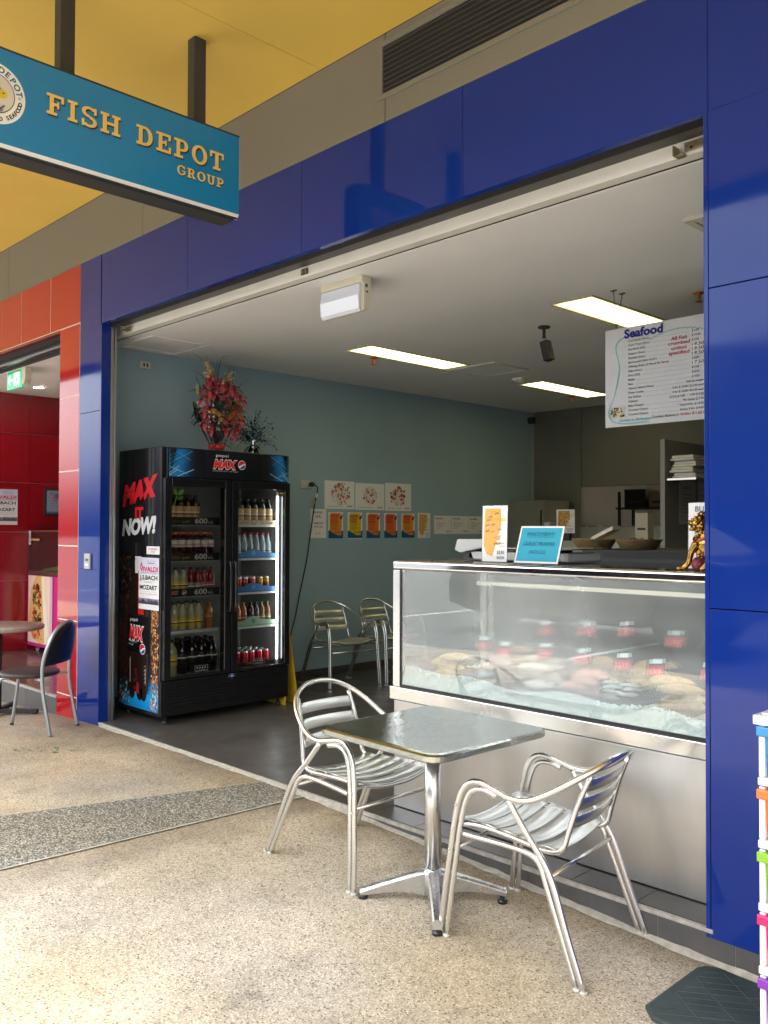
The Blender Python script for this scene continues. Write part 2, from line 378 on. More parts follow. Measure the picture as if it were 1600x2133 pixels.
# green paint mark on the pavement
GP = mat('faded_green_paint', (.10, .22, .12), .8, var=(60, .6))
b = MB()
for i, (px, py) in enumerate([(-5.93, 2.42), (-5.86, 2.5), (-5.77, 2.58), (-5.70, 2.56), (-5.62, 2.62), (-5.83, 2.43), (-5.74, 2.47), (-5.66, 2.52), (-5.79, 2.66), (-5.9, 2.36)]):
    rr = random.uniform(.008, .022)
    b.add([(px+rr*math.cos(a*.9)*(1.8 if a % 2 else 1), py+rr*math.sin(a*.9), gz(px)+.003+.0003*i) for a in range(7)], [tuple(range(7))], GP)
tag(b.build('paint_mark'), 'faded green paint scrawl on the pavement by the blue pier', 'paint mark', kind='stuff')
# kerb and road behind the photographer
KERB = mat('kerb_concrete', (.42, .41, .38), .8, var=(8, .15))
b = MB(); b.box(-80, 80, -2.08, -1.903, -.4, -.105, KERB); tag(b.build('kerb', bevel=.015), kind='structure')
ASPH = mat('asphalt', (.11, .11, .108), .85, var=(25, .18))
b = MB(); b.add([(-150, -80, -.17), (150, -80, -.17), (150, 60, -.17), (-150, 60, -.17)], [(0, 1, 2, 3)], ASPH); tag(b.build('road'), kind='structure')
LINE = mat('road_paint', (.7, .7, .66), .7, var=(20, .15))
b = MB()
for i in range(8): b.box(-22+i*5.2, -21.88+i*5.2, -7.5, -2.3, -.169, -.166, LINE)
tag(b.build('parking_markings'), kind='structure')
# shop floors and steps
FLOOR = mat('shop_floor_vinyl', (.088, .080, .076), .38, rvar=(5, .10), var=(3, .12))
TILE = mat('grey_step_tile', (.085, .080, .078), .5, var=(9, .18))
TILED = mat('dark_floor_tile', (.060, .055, .052), .4, var=(9, .15))
GROUT = mat('pale_grout', (.40, .37, .33), .85, var=(40, .25))
b = MB(); b.box(-6.9, 2.4, 3.135, 9.3, -.05, 0, FLOOR); b.box(-6.9, 2.4, 9.302, 12.2, -.05, -.001, FLOOR); tag(b.build('floor'), kind='structure')
b = MB()
x = -6.2
while x < 2.2:
    b.box(x+.0015, x+.2985, 3.116, 3.134, gz(x+.15)-.12, -.014, TILE)
    x += .3
b.box(-6.24, 2.2, 3.119, 3.1345, -.3, -.016, GROUT)
tag(b.build('step_tiles'), kind='structure')
b = MB(); b.box(-6.24, -1.48, 3.112, 3.134, -.013, .0035, GROUT); tag(b.build('step_edge', bevel=.003), kind='structure')
b = MB()
x = -3.9
while x < 0: b.box(x+.0015, x+.2985, 3.137, 3.296, .0, .004, TILED); x += .3
tag(b.build('floor_tiles'), kind='structure')
# rough mortar line where the pavement meets the step
b = MB(); vs = []; n = 120
for i in range(n+1):
    x = -6.2+6.3*i/n; a = .022+.014*random.random()
    vs += [(x, 3.117-a, gz(x)+.002), (x, 3.118, gz(x)+.012+.006*random.random())]
b.add(vs, [(2*i, 2*i+2, 2*i+3, 2*i+1) for i in range(n)], JO); tag(b.build('mortar_line'), kind='structure')
# ------------------------------------------------------------------ canopy
YEL = mat('yellow_soffit', (.68, .46, .085), .55, var=(.9, .09), bump=(.8, .1, .02))
can = thing('canopy', (-3.5, 1.4, 3.98), 'yellow soffit of the awning over the footpath', 'awning')
b = MB()
for i, (x0, x1) in enumerate([(-16, -9.9), (-9.897, -3.70), (-3.697, 3.0), (3.003, 9)]):
    b.box(x0, x1, -.05, 3.118, 3.98, 4.06, YEL)
b.build('soffit', can, bevel=.002)
b = MB(); b.box(-16, 9, -.15, -.052, 3.86, 4.3, DGREY); b.box(-16, 9, -.15, 3.118, 4.30, 4.33, DGREY); b.build('edge_beam', can)
SCREW = mat('screw_head', (.10, .07, .04), .6)
b = MB()
for x0 in (-5.2, -3.0, -7.4):
    for i in range(16):
        if random.random() < .75: b.lathe([(.0045, -.002), (.0045, .0)], (x0+.002*i, .35+i*.17, 3.98), SCREW, 6)
for i in range(26): b.lathe([(.0045, -.002), (.0045, .0)], (-9+i*.3, 1.35+random.uniform(-.004, .004), 3.98), SCREW, 6)
b.build('screws', can)['kind'] = 'stuff'
# ------------------------------------------------------------------ the blue shop
GREYF = mat('grey_fascia_paint', (.20, .185, .145), .75, var=(160, .08), bump=(300, .15, .001))
GAP = mat('panel_gap', (.012, .010, .010), .8)
TEAL = mat('teal_wall_paint', (.27, .385, .45), .6, var=(1.5, .06), bump=(120, .05, .001))
CEIL = mat('ceiling_paint', (.78, .775, .76), .7, var=(1.0, .06))
shop = thing('shop_building', (-3.87, 3.12, 0), 'open fronted fish shop with glossy blue panelled piers and header and teal inside wall', 'shop')
b = MB(); b.box(-16, 6, 3.16, 3.22, 3.0, 4.4, GAP); b.box(-16, 6, 3.22, 13, 4.3, 4.4, GAP)
b.box(-6.6, -6.26, 3.16, 3.2, -.2, 3.0, GAP); b.box(-1.475, 6, 3.16, 3.2, -.3, 3.0, GAP)
b.build('backing', shop)
b = MB()
gx = [-16, -12.85, -10.45, -8.05, -5.65, -3.20, -.80, 1.6, 6]
for a, c in zip(gx, gx[1:]): b.box(a+.003, c-.003, 3.12, 3.159, 3.525, 3.979, GREYF)
b.build('fascia', shop, bevel=.0015)
b = MB()
for a, c in zip([-6.26, -5.06, -3.87, -2.68, -1.49], [-5.06, -3.87, -2.68, -1.49, .9]):
    b.box(a+.0012, c-.0012, 3.12, 3.159, 3.0, 3.5225, BLUE)
b.box(.9, 6, 3.12, 3.159, 3.0, 3.5225, BLUE)
b.build('header_panel', shop, bevel=.0015)
for (x0, x1, zs) in ((-6.605, -6.262, [(-.035, 1.135), (1.138, 2.34), (2.343, 3.5225)]), (-1.488, 2.2, [(-.028, 1.163), (1.167, 2.338), (2.342, 2.998)])):
    b = MB()
    for z0, z1 in zs: b.box(x0+.001, x1-.001, 3.115, 3.159, z0, z1, BLUE)
    if x0 < -5: b.box(-6.2615, -6.243, 3.114, 3.192, -.035, 3.0, BLUE)
    else: b.box(-1.506, -1.489, 3.114, 3.26, -.028, 3.0, BLUE)
    b.build('pier', shop, bevel=.0015)
# dark step plinth under right pier is the step tiles; aluminium jamb channel left
b = MB(); JAMB = mat('jamb_aluminium', (.42, .42, .41), .32, 1)
b.box(-6.30, -6.247, 3.194, 3.212, 0, 2.98, JAMB); b.box(-6.30, -6.262, 3.2125, 3.226, 0, 2.98, JAMB); b.box(-6.30, -6.247, 3.2265, 3.242, 0, 2.98, JAMB)
b.build('jamb', shop, bevel=.002)
# track under the header, white beam and black slot
TRK = mat('door_track_metal', (.05, .048, .045), .4, .3, var=(6, .3))
b = MB(); b.box(-6.24, -1.507, 3.16, 3.30, 3.002, 3.03, TRK); b.build('track', shop)
BEAM = mat('beam_white', (.70, .67, .60), .5, var=(3, .06))
b = MB(); b.box(-6.5, 2.0, 3.302, 3.366, 2.941, 3.02, BEAM); b.build('beam', shop, bevel=.003)
b = MB(); b.box(-6.72, 2.0, 3.367, 3.3875, 2.945, 3.05, GAP); b.build('slot', shop)
b = MB(); b.box(-6.8, 2.4, 3.388, 9.22, 2.94, 3.04, CEIL); b.box(-6.8, 2.4, 9.222, 12.3, 2.94, 3.04, CEIL); b.build('ceiling', shop)
b = MB(); b.box(-6.83, -6.73, 3.20, 9.22, 0, 2.939, TEAL); b.build('side_wall', shop)
b = MB(); b.box(-6.9, -6.5, 3.162, 3.199, 0, 3.0, TEAL); b.build('return_wall', shop)
KW = mat('kitchen_wall', (.34, .325, .295), .6, var=(2, .1))
DW = mat('bulkhead_grey', (.15, .148, .145), .5, var=(2, .08))
b = MB(); b.box(2.3, 2.4, 3.2, 12.3, 0, 2.939, KW); b.build('side_wall', shop)
b = MB(); b.box(-6.01, 2.299, 9.22, 9.30, 1.97, 2.939, DW); b.box(-4.85, 2.299, 9.221, 9.29, 0, 1.969, KW)
b.box(-6.9, 2.299, 12.1, 12.2, 0, 2.939, KW); b.box(-6.83, -6.75, 9.31, 12.09, 0, 2.939, KW)
b.build('back_wall', shop)
b = MB(); b.box(-6.729, -6.012, 9.2, 9.24, 0, 2.938, mat('satin_steel_lining', (.34, .32, .29), .38, .85, var=(2, .15, (1, 1, .4)))); b.build('steel_lining', shop)
b = MB(); b.box(-6.728, -6.70, 9.17, 9.199, 1.2, 2.93, mat('corner_trim', (.3, .33, .33), .5)); b.build('corner_trim', shop)
b = MB(); b.box(-6.725, -6.712, 3.5, 9.1, 0.002, .075, TILED); b.build('skirting', shop)
# air grille in the fascia
g0, g1 = -3.245, -1.3
b = MB(); F = FF(0, 3.12, 0)
b.box(g0, g1, 3.108, 3.1195, 3.64, 3.667, GREYF); b.box(g0, g1, 3.108, 3.1195, 3.912, 3.94, GREYF); b.box(g0, g0+.035, 3.108, 3.1195, 3.668, 3.911, GREYF)
gf = b.build('grille_frame', shop, bevel=.002)
b = MB(); b.box(g0+.036, g1, 3.116, 3.1195, 3.668, 3.911, MATTE)
for i in range(9):
    z = 3.683+i*.026; b.add([(g0+.036, 3.109, z), (g1, 3.109, z), (g1, 3.1155, z+.012), (g0+.036, 3.1155, z+.012)], [(0, 1, 2, 3)], DGREY)
    b.box(g0+.036, g1, 3.107, 3.110, z-.0015, z+.0015, mat('louvre', (.09, .075, .065), .5))
b.build('louvres', shop)
# bracket, latch plates on the beam
BRS = mat('brass_plate', (.40, .32, .18), .35, .9, var=(50, .2))
b = MB(); b.box(-1.67, -1.53, 3.292, 3.301, 2.955, 2.99, BRS); b.box(-1.70, -1.665, 3.27, 3.301, 2.935, 2.945, BRS); b.box(-1.70, -1.694, 3.25, 3.301, 2.935, 2.975, BRS)
for x in (-1.64, -1.58): b.lathe([(.006, 0), (.006, .003)], (0, 0, 0), GAP, 8, axis=Frame((x, 3.2915, 2.965), (1, 0, 0), (0, 0, 1)))
b.build('bracket', shop, bevel=.001)
b = MB(); b.box(-4.09, -4.03, 3.294, 3.301, 2.955, 2.99, mat('rusty_latch', (.10, .06, .04), .7)); b.box(-4.08, -4.07, 3.29, 3.294, 2.962, 2.983, BRS); b.box(-4.05, -4.04, 3.29, 3.294, 2.962, 2.983, BRS); b.build('latch_plate', shop, bevel=.001)
b = MB(); b.box(-6.2, -6.13, 3.285, 3.301, 2.95, 2.985, BRS); b.tube([(-6.22, 3.28, 2.965), (-6.10, 3.28, 2.972)], .008, BRS, 8); b.build('latch_plate', shop, bevel=.001)
# ------------------------------------------------------------------ the red shop next door
RED = mat('red_wall_tile', (.40, .012, .018), .05, spec=.5, bump=(1.4, .08, .01), var=(.7, .08))
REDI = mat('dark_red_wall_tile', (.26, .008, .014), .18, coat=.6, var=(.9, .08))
RG = mat('pink_white_grout', (.80, .66, .62), .7)
red = thing('tiled_shop', (-8.6, 3.12, 0), 'neighbouring shop clad in glossy red wall tiles with pale grout', 'shop')
b = MB(); b.box(-16, -6.607, 3.1215, 3.159, 3.062, 3.5225, RG); b.box(-6.962, -6.6055, 3.1175, 3.159, -.06, 3.061, RG); b.build('grout', red)
b = MB()
for i in range(16):
    x1 = -6.610-i*.5985 if i else -6.610; x0 = -7.163-.598*(i) if True else 0
    if i == 0: x0, x1 = -7.160, -6.612
    else: x0, x1 = -7.163-.598*i+.002, -7.163-.598*(i-1)-.003
    b.box(x0+.001, x1-.001, 3.12, 3.1212, 3.067, 3.5225, RED)
b.build('header_tiles', red, bevel=.001)
b = MB()
zz = [-.056, .133, .724, 1.312, 1.905, 2.496, 3.060]
for a, c in zip(zz, zz[1:]): b.box(-6.959, -6.612, 3.116, 3.1172, a+.0045, c-.0045, RED)
b.box(-6.9625, -6.9605, 3.118, 3.30, -.05, 3.061, RG); b.box(-6.968, -6.963, 3.118, 3.40, -.05, 3.061, RED)
b.build('pier_tiles', red, bevel=.001)
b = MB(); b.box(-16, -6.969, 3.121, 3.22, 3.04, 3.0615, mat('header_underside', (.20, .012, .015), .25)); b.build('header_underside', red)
b = MB(); b.box(-16, -6.97, 3.222, 3.29, 2.97, 3.03, JAMB); b.box(-16, -6.97, 3.292, 3.30, 2.94, 3.0, GAP); b.build('track', red)
b = MB(); b.box(-16, -6.84, 3.302, 8, 2.94, 3.0, CEIL); b.build('ceiling', red)
b = MB(); b.box(-9.95, -9.861, 3.3, 8, .1, 2.939, RG)
zr = [.10, .33, .873, 1.409, 1.954, 2.50, 2.939]; yr = [3.3, 3.468, 4.066, 4.664, 5.262, 5.86, 6.46, 7.06]
for a, c in zip(zr, zr[1:]):
    for d, e in zip(yr, yr[1:]): b.box(-9.860, -9.85, d+.002, e-.002, a+.002, c-.002, REDI)
b.build('side_wall', red)
b = MB(); b.box(-16, -6.84, 7.2, 7.3, .1, 2.939, REDI); b.box(-16, -15.9, 3.3, 7.2, .1, 2.939, REDI); b.box(-6.90, -6.84, 3.25, 7.2, 0, 2.939, REDI); b.build('back_wall', red)
RF = mat('brown_floor_tile', (.11, .075, .07), .22, rvar=(4, .08), var=(3, .15))
b = MB()
for i in range(16):
    for j in range(7):
        b.box(-6.97-.6*(i+1)+.002, -6.97-.6*i-.002, 3.14+.6*j+.002, 3.14+.6*(j+1)-.002, .05, .10, RF)
b.box(-16.5, -6.96, 3.139, 7.3, .0, .098, mat('dark_grout', (.2, .17, .16), .8)); b.build('floor_tiles', red)
b = MB()
for i in range(10): b.box(-6.97-.6*(i+1)+.002, -6.97-.6*i-.002, 3.118, 3.138, -.14, .082, TILE)
b.box(-16.5, -6.97, 3.112, 3.138, .084, .1015, GROUT); b.build('step', red)
# ------------------------------------------------------------------ slab lettering
def rects(*r): return [[(a, b), (c, b), (c, d), (a, d)] for a, b, c, d in r]
def arc(cx, cy, rx0, ry0, rx1, ry1, a0, a1, n=12):
    out = []
    for i in range(n):
        a = R(a0+(a1-a0)*i/n); b = R(a0+(a1-a0)*(i+1)/n)
        out.append([(cx+rx0*math.cos(a), cy+ry0*math.sin(a)), (cx+rx1*math.cos(a), cy+ry1*math.sin(a)), (cx+rx1*math.cos(b), cy+ry1*math.sin(b)), (cx+rx0*math.cos(b), cy+ry0*math.sin(b))])
    return out
S1 = .15
def slab(c):
    st = lambda x: rects((x, 0, x+.22, 1)); t = .14
    if c == 'F': return .90, st(.14)+rects((0, 0, .52, t), (0, 1-t, .86, 1), (.72, .66, .86, 1-t), (.36, .45, .56, .59), (.52, .36, .62, .68))
    if c == 'E': return .92, st(.14)+rects((0, 0, .88, t), (.74, t, .88, .34), (0, 1-t, .86, 1), (.72, .68, .86, 1-t), (.36, .44, .54, .58), (.52, .36, .62, .66))
    if c == 'I': return .54, st(.14)+rects((0, 0, .5, t), (0, 1-t, .5, 1))
    if c == 'H': return 1.12, st(.12)+st(.74)+rects((0, 0, .46, t), (0, 1-t, .46, 1), (.62, 0, 1.08, t), (.62, 1-t, 1.08, 1), (.34, .44, .74, .58))
    if c == 'D': return 1.0, st(.14)+rects((0, 0, .5, t), (0, 1-t, .5, 1))+arc(.48, .5, .22, .36, .46, .5, -90, 90)
    if c == 'P': return .92, st(.14)+rects((0, 0, .54, t), (0, 1-t, .5, 1), (.3, .36, .5, .49))+arc(.5, .68, .14, .19, .36, .32, -90, 90)
    if c == 'R': return 1.02, st(.14)+rects((0, 0, .48, t), (0, 1-t, .5, 1), (.3, .40, .5, .52), (.80, 0, 1.0, t))+arc(.5, .70, .14, .18, .34, .30, -90, 90)+[[(.48, .46), (.66, .46), (.90, 0), (.68, 0)]]
    if c == 'T': return .92, st(.34)+rects((.2, 0, .70, t), (0, 1-t, .90, 1), (0, .66, .13, 1-t), (.77, .66, .90, 1-t))
    if c == 'O': return 1.02, arc(.5, .5, .26, .38, .49, .52, 0, 360, 28)
    if c == 'U': return 1.02, rects((.12, .36, .34, 1), (.66, .36, .88, 1), (0, 1-t, .44, 1), (.56, 1-t, 1.0, 1))+arc(.5, .38, .16, .26, .38, .40, 180, 360)
    if c == 'G': return 1.02, arc(.5, .5, .26, .38, .49, .52, 45, 318, 24)+rects((.74, .12, .94, .40), (.56, .38, 1.0, .50), (.74, .66, .88, .98))
    if c == 'S': return .86, arc(.42, .735, .20, .145, .40, .275, 30, 270, 14)+arc(.42, .265, .20, .145, .40, .275, -150, 90, 14)+rects((.66, .66, .80, 1.0), (.02, 0, .16, .34))
    if c == ' ': return .55, []
    return 1, []
def slab_text(b, F, s, u, v, h, m, k, width=None, al='L'):
    tot = sum(slab(c)[0]+S1 for c in s)-S1; sx = h if width is None else width/tot
    x = u-(tot*sx if al == 'R' else 0)
    for c in s:
        w_, ps = slab(c)
        for j, p in enumerate(ps):
            b.add([F(x+a*sx, v+d*h, k*.0012+j*.00003) for a, d in p], [tuple(range(len(p)))], m)
        x += (w_+S1)*sx
def arc_text(b, F, s, cu, cv, r, a_mid, step, h, m, k, flip=False):
    n = len(s); 
    for i, c in enumerate(s):
        if flip: a = a_mid-(i-(n-1)/2)*-step; 
        else: a = a_mid-(i-(n-1)/2)*step
        rot = (a+90) if flip else (a-90)
        vs, fs = text_mesh(c, .03)
        if not vs: continue
        xs_ = [p[0] for p in vs]; mid = (min(xs_)+max(xs_))/2; sy = h/.7
        cr_, sr_ = math.cos(R(rot)), math.sin(R(rot)); pu, pv = cu+r*math.cos(R(a)), cv+r*math.sin(R(a))
        b.add([F(pu+(x-mid)*sy*cr_-(y-.35)*sy*sr_, pv+(x-mid)*sy*sr_+(y-.35)*sy*cr_, k*.0012) for x, y in vs], fs, m)
# ------------------------------------------------------------------ hanging sign
SX = -3.86
sign = thing('hanging_sign', (SX, 2.0, 3.52), 'blue light box sign with yellow lettering hung from the yellow soffit on two dark posts', 'shop sign')
SB = mat('sign_blue', '127fb4', .32, coat=.3, var=(.9, .03)); SY = mat('sign_yellow', 'e8c468', .45); SR = mat('sign_shadow_brown', '3a1b22', .5)
ya, yb = .75, 2.69
b = MB(); b.box(SX-.135, SX-.012, ya, yb, 3.085, 3.525, DGREY); b.box(SX-.012, SX+.004, ya, yb, 3.517, 3.525, DGREY); b.box(SX-.135, SX-.015, ya+.02, yb-.02, 3.075, 3.0848, MATTE); b.build('housing', sign, bevel=.003)
b = MB(); b.box(SX-.0118, SX, ya+.004, yb-.002, 3.108, 3.5165, SB); b.build('panel', sign)
b = MB(); b.add([(SX, ya, 3.1075), (SX, yb, 3.1075), (SX-.022, yb, 3.083), (SX-.022, ya, 3.083)], [(0, 1, 2, 3)], WHITE)
b.add([(SX+.0005, ya, 3.1075), (SX+.0005, yb, 3.1075), (SX-.0215, yb, 3.0825), (SX-.0215, ya, 3.0825)], [(3, 2, 1, 0)], WHITE); b.build('white_lip', sign)
F = FX(SX+.0005, 0, 0); b = MB()
slab_text(b, F, 'FISH DEPOT', 1.658, 3.297, .094, SR, 1, .940)
slab_text(b, F, 'FISH DEPOT', 1.652, 3.303, .094, SY, 3, .940)
b.build('lettering', sign)
b = MB(); slab_text(b, F, 'GROUP', 2.318, 3.214, .048, SR, 1, .277); slab_text(b, F, 'GROUP', 2.315, 3.218, .048, SY, 3, .277)
b.build('lettering', sign)
b = MB(); cu, cv = 1.425, 3.318
b.disc(F, cu, cv, .133, P('f2efe4'), 1, 40); b.disc(F, cu, cv, .086, P('d9d2c0'), 2, 36); b.ring(F, cu, cv, .084, .087, P('2a2a4a'), 3, 36)
arc_text(b, F, 'FISH DEPOT', cu, cv, .108, 82, 15.5, .026, P('1c6a96'), 3)
arc_text(b, F, 'FRESH COOKED SEAFOOD', cu, cv, .111, -88, 8.2, .017, P('151515'), 3, True)
b.text(F, '*', cu+.107, cv-.01, .022, P('1c6a96'), 3, 'C')
b.text(F, 'GROUP', cu, cv-.078, .015, P('2a4a7a'), 4, 'C', .02)
# plain fish emblem
b.disc(F, cu+.01, cv+.002, .045, P('d8c23a'), 3, 24, .024); b.poly(F, [(cu-.028, cv), (cu-.062, cv+.026), (cu-.062, cv-.026)], P('6a5a8a'), 3)
b.poly(F, [(cu-.01, cv+.022), (cu+.03, cv+.02), (cu+.0, cv+.05)], P('6a5a8a'), 4); b.disc(F, cu+.038, cv+.006, .004, P('151515'), 4, 8)
b.ring(F, cu, cv-.02, .045, .053, P('6a5a8a'), 3, 16, 200, 330)
b.build('emblem', sign)
for (y0, y1) in ((1.73, 1.80), (2.435, 2.505)):
    b = MB(); b.box(SX-.102, SX-.035, y0, y1, 3.526, 3.979, DGREY); b.build('post', sign, bevel=.004)
# ------------------------------------------------------------------ drinks fridge
FX0, FX1, FY0, FY1 = -6.46, -5.80, 3.38, 4.56
fr = thing('drinks_fridge', (-6.13, 3.97, 0), 'black two door drinks fridge with glass doors and a cola bottle picture on its side', 'fridge')
FB = mat('fridge_black', (.010, .010, .012), .22, coat=.5, spec=.5, rvar=(3, .06)); FIN = mat('fridge_interior', (.30, .30, .28), .5)
b = MB()
b.box(FX0, FX1-.02, FY0, FY0+.045, .06, 2.06, FB); b.box(FX0, FX1-.02, FY1-.045, FY1, .06, 2.06, FB)
b.box(FX0, FX0+.04, FY0+.046, FY1-.046, .06, 2.06, FB); b.box(FX0+.04, FX1-.02, FY0+.046, FY1-.046, 1.80, 2.06, FB); b.box(FX0+.04, FX1-.02, FY0+.046, FY1-.046, .06, .335, FB)
b.box(FX1-.10, FX1-.021, 3.955, 4.0, .336, 1.799, FB)
b.build('cabinet', fr, bevel=.006)
b = MB(); b.box(FX0+.041, FX0+.045, FY0+.047, FY1-.047, .336, 1.799, FIN); b.box(FX0+.046, FX1-.1, FY0+.0455, FY0+.050, .336, 1.799, FIN); b.box(FX0+.046, FX1-.1, FY1-.050, FY1-.0455, .336, 1.799, FIN); b.box(FX0+.046, FX1-.1, FY0+.051, FY1-.051, .3355, .34, FIN); b.build('liner', fr)
for x, y in ((-6.4, 3.45), (-5.86, 3.45), (-6.4, 4.5), (-5.86, 4.5)):
    b = MB(); b.lathe([(.022, 0), (.022, .02), (.012, .022), (.012, .06)], (x, y, 0), DGREY, 10); b.build('foot', fr)
# base grille
b = MB(); b.box(FX1-.0195, FX1, FY0, FY1, .07, .325, FB)
for i in range(9): b.box(FX1+.0002, FX1+.006, FY0+.03, FY1-.03, .09+i*.024, .103+i*.024, FB)
gr = b.build('base_grille', fr, bevel=.003)
F = FX(FX1+.001, 0, 0); b = MB(); b.disc(F, 4.0, .30, .030, P('9fb4cc'), 1, 20, .020); b.disc(F, 4.0, .30, .027, P('12439a'), 2, 20, .017); b.poly(F, [(3.985, .297), (4.0, .311), (4.015, .297)], P('dfe6ee'), 3); b.text(F, '----', 4.0, .288, .006, P('dfe6ee'), 3, 'C', .02, width=.03)
b.build('badge', fr)
# illuminated header, bowed outwards
b = MB(); n = 10; pts = []
for i in range(n+1):
    t = i/n; y = FY0+.05+(FY1-FY0-.052)*t; pts.append((FX1-.006+.028*math.sin(math.pi*t)**.8, y))
HB = mat('header_black', (.008, .009, .014), .25, coat=.3)
b.add([(x, y, z) for x, y in pts for z in (1.835, 2.05)], [(2*i, 2*i+2, 2*i+3, 2*i+1) for i in range(n)], HB)
b.add([(x, y, 1.835) for x, y in pts]+[(FX1-.05, FY1-.003, 1.835), (FX1-.05, FY0+.05, 1.835)], [tuple(range(n+3))], HB)
b.add([(x, y, 2.05) for x, y in pts]+[(FX1-.05, FY1-.003, 2.05), (FX1-.05, FY0+.05, 2.05)], [tuple(range(n+3))[::-1]], HB)
b.build('header_panel', fr)
def hx(y):
    t = (y-(FY0+.05))/(FY1-FY0-.052); t = min(max(t, 0), 1); return FX1-.006+.028*math.sin(math.pi*t)**.8
class Bowed:
    def __call__(s, u, v, w=0): return Vector((hx(u)+w+.0006, u, v))
BF = Bowed(); b = MB()
bl = ['06345f', '0b5c96', '1488b8', '57b4cc', 'a8d8e0']
def burst(b, F, side, y0, ztop, zbot):
    """blue light streaks printed at each end of the header"""
    s = side
    for i in range(26):
        t = i/25; g = math.exp(-((t-.25)/.34)**2)*(1-t)**.6; m = P('%02x%02x%02x' % (int(5+16*g), int(8+125*g), int(16+200*g)))
        a = y0+s*(.0115*i); c = y0+s*(.0115*(i+1)); sk = s*.05*(1-t)
        if t < .04: sk = 0
        b.poly(F, [(a, zbot), (c, zbot), (c+sk, ztop), (a+sk, ztop)] if s > 0 else [(c, zbot), (a, zbot), (a+sk, ztop), (c+sk, ztop)], m, 1-.02*i)
    rnd = random.Random(4)
    for i in range(22):
        L_ = rnd.uniform(.05, .20); cy_ = y0+s*rnd.uniform(0.0, .14); cz = zbot+rnd.uniform(.01, ztop-zbot-.03); an = rnd.uniform(25, 52)
        th = rnd.uniform(.001, .005); m = P(rnd.choice(bl[:2]+bl[2:]+bl[3:]))
        du = s*L_/2*math.cos(R(an)); dv = L_/2*math.sin(R(an))
        if i % 4 == 3: dv = -dv*.6
        p0 = [cy_-du, max(cz-dv, zbot+.002)]; p1 = [cy_+du, min(max(cz+dv, zbot+.002), ztop-.008)]
        p0[0] = min(max(p0[0], FY0+.055), FY1-.008); p1[0] = min(max(p1[0], FY0+.055), FY1-.008)
        p0[1] = min(max(p0[1], zbot+.002), ztop-.008)
        b.poly(F, [(p0[0], p0[1]), (p1[0], p1[1]), (p1[0], p1[1]+th), (p0[0], p0[1]+th)], m, 2+(i % 3))
burst(b, BF, 1, FY0+.055, 2.047, 1.838); b.build('header_graphic', fr)
b = MB(); burst(b, BF, -1, FY1-.008, 2.047, 1.838); b.build('header_graphic', fr)
def pepsi_globe(b, F, u, v, r, k):
    b.disc(F, u, v, r*1.08, P('e8e8ea'), k, 28)
    up_ = [(u+r*.95*math.cos(R(a)), v+r*.95*math.sin(R(a))) for a in range(20, 206, 12)]
    b.poly(F, up_+[(u-.35*r, v-.05*r), (u+.25*r, v+.2*r)], P('cc1f2c'), k+1)
    lo = [(u+r*.95*math.cos(R(a)), v+r*.95*math.sin(R(a))) for a in range(232, 372, 12)]
    b.poly(F, lo+[(u+.35*r, v-.15*r), (u-.1*r, v-.42*r)], P('163f8f'), k+1)
def max_logo(b, F, u, v, h, wd, k, rise=0., shear=.25, c='d4202c', out=True):
    if out: b.text(F, 'MAX', u-h*.03, v-h*.04, h*1.08, P('e4dede'), k, 'L', .085, shear, wd*1.04, rise=rise)
    b.text(F, 'MAX', u, v, h, P(c), k+1, 'L', .05, shear, wd, rise=rise)
b = MB(); b.text(BF, 'pepsi', 3.829, 2.006, .022, P('e8e8ea'), 2, 'L', 0, 0, .112)
max_logo(b, BF, 3.805, 1.918, .062, .20, 2); pepsi_globe(b, BF, 4.068, 1.952, .034, 2)
b.text(BF, 'maximum kick - no sugar', 3.80, 1.893, .010, P('c8c8cc'), 2, 'L', 0, 0, .235)
b.build('header_lettering', fr)
# doors
FGL = glass('fridge_door_glass', (.93, .95, .93), .0, base=.015)
LED = mat('led_tube', (.93, .97, 1.), .4, emit=5)
for i, (d0, d1) in enumerate(((FY0+.012, 3.975), (3.985, FY1-.004))):
    b = MB()
    b.box(FX1-.019, FX1+.018, d0, d0+.058, .332, 1.828, FB); b.box(FX1-.019, FX1+.018, d1-.052, d1, .332, 1.828, FB)
    b.box(FX1-.019, FX1+.018, d0+.0585, d1-.0525, 1.768, 1.828, FB); b.box(FX1-.019, FX1+.018, d0+.0585, d1-.0525, .332, .352, FB)
    d = b.build('door', fr, bevel=.004)
    b = MB(); gy = d1-.060 if i == 0 else d1-.055; b.box(FX1+.0182, FX1+.0192, gy, gy+.005, .36, 1.76, mat('door_trim', (.45, .45, .44), .3, .8)); b.build('trim', d)
    b = MB(); b.add([(FX1+.004, d0+.0586, .3525), (FX1+.004, d1-.0526, .3525), (FX1+.004, d1-.0526, 1.7675), (FX1+.004, d0+.0586, 1.7675)], [(0, 1, 2, 3)], FGL); b.build('glass', d)
    b = MB(); hy = 3.955 if i == 0 else 4.0
    b.tube(catmull([(FX1+.018, hy, 1.20), (FX1+.045, hy, 1.17), (FX1+.048, hy, 1.0), (FX1+.045, hy, .83), (FX1+.018, hy, .80)], 4), .008, FB, 8); b.build('handle', d)
F = FX(FX1+.006, 0, 0)
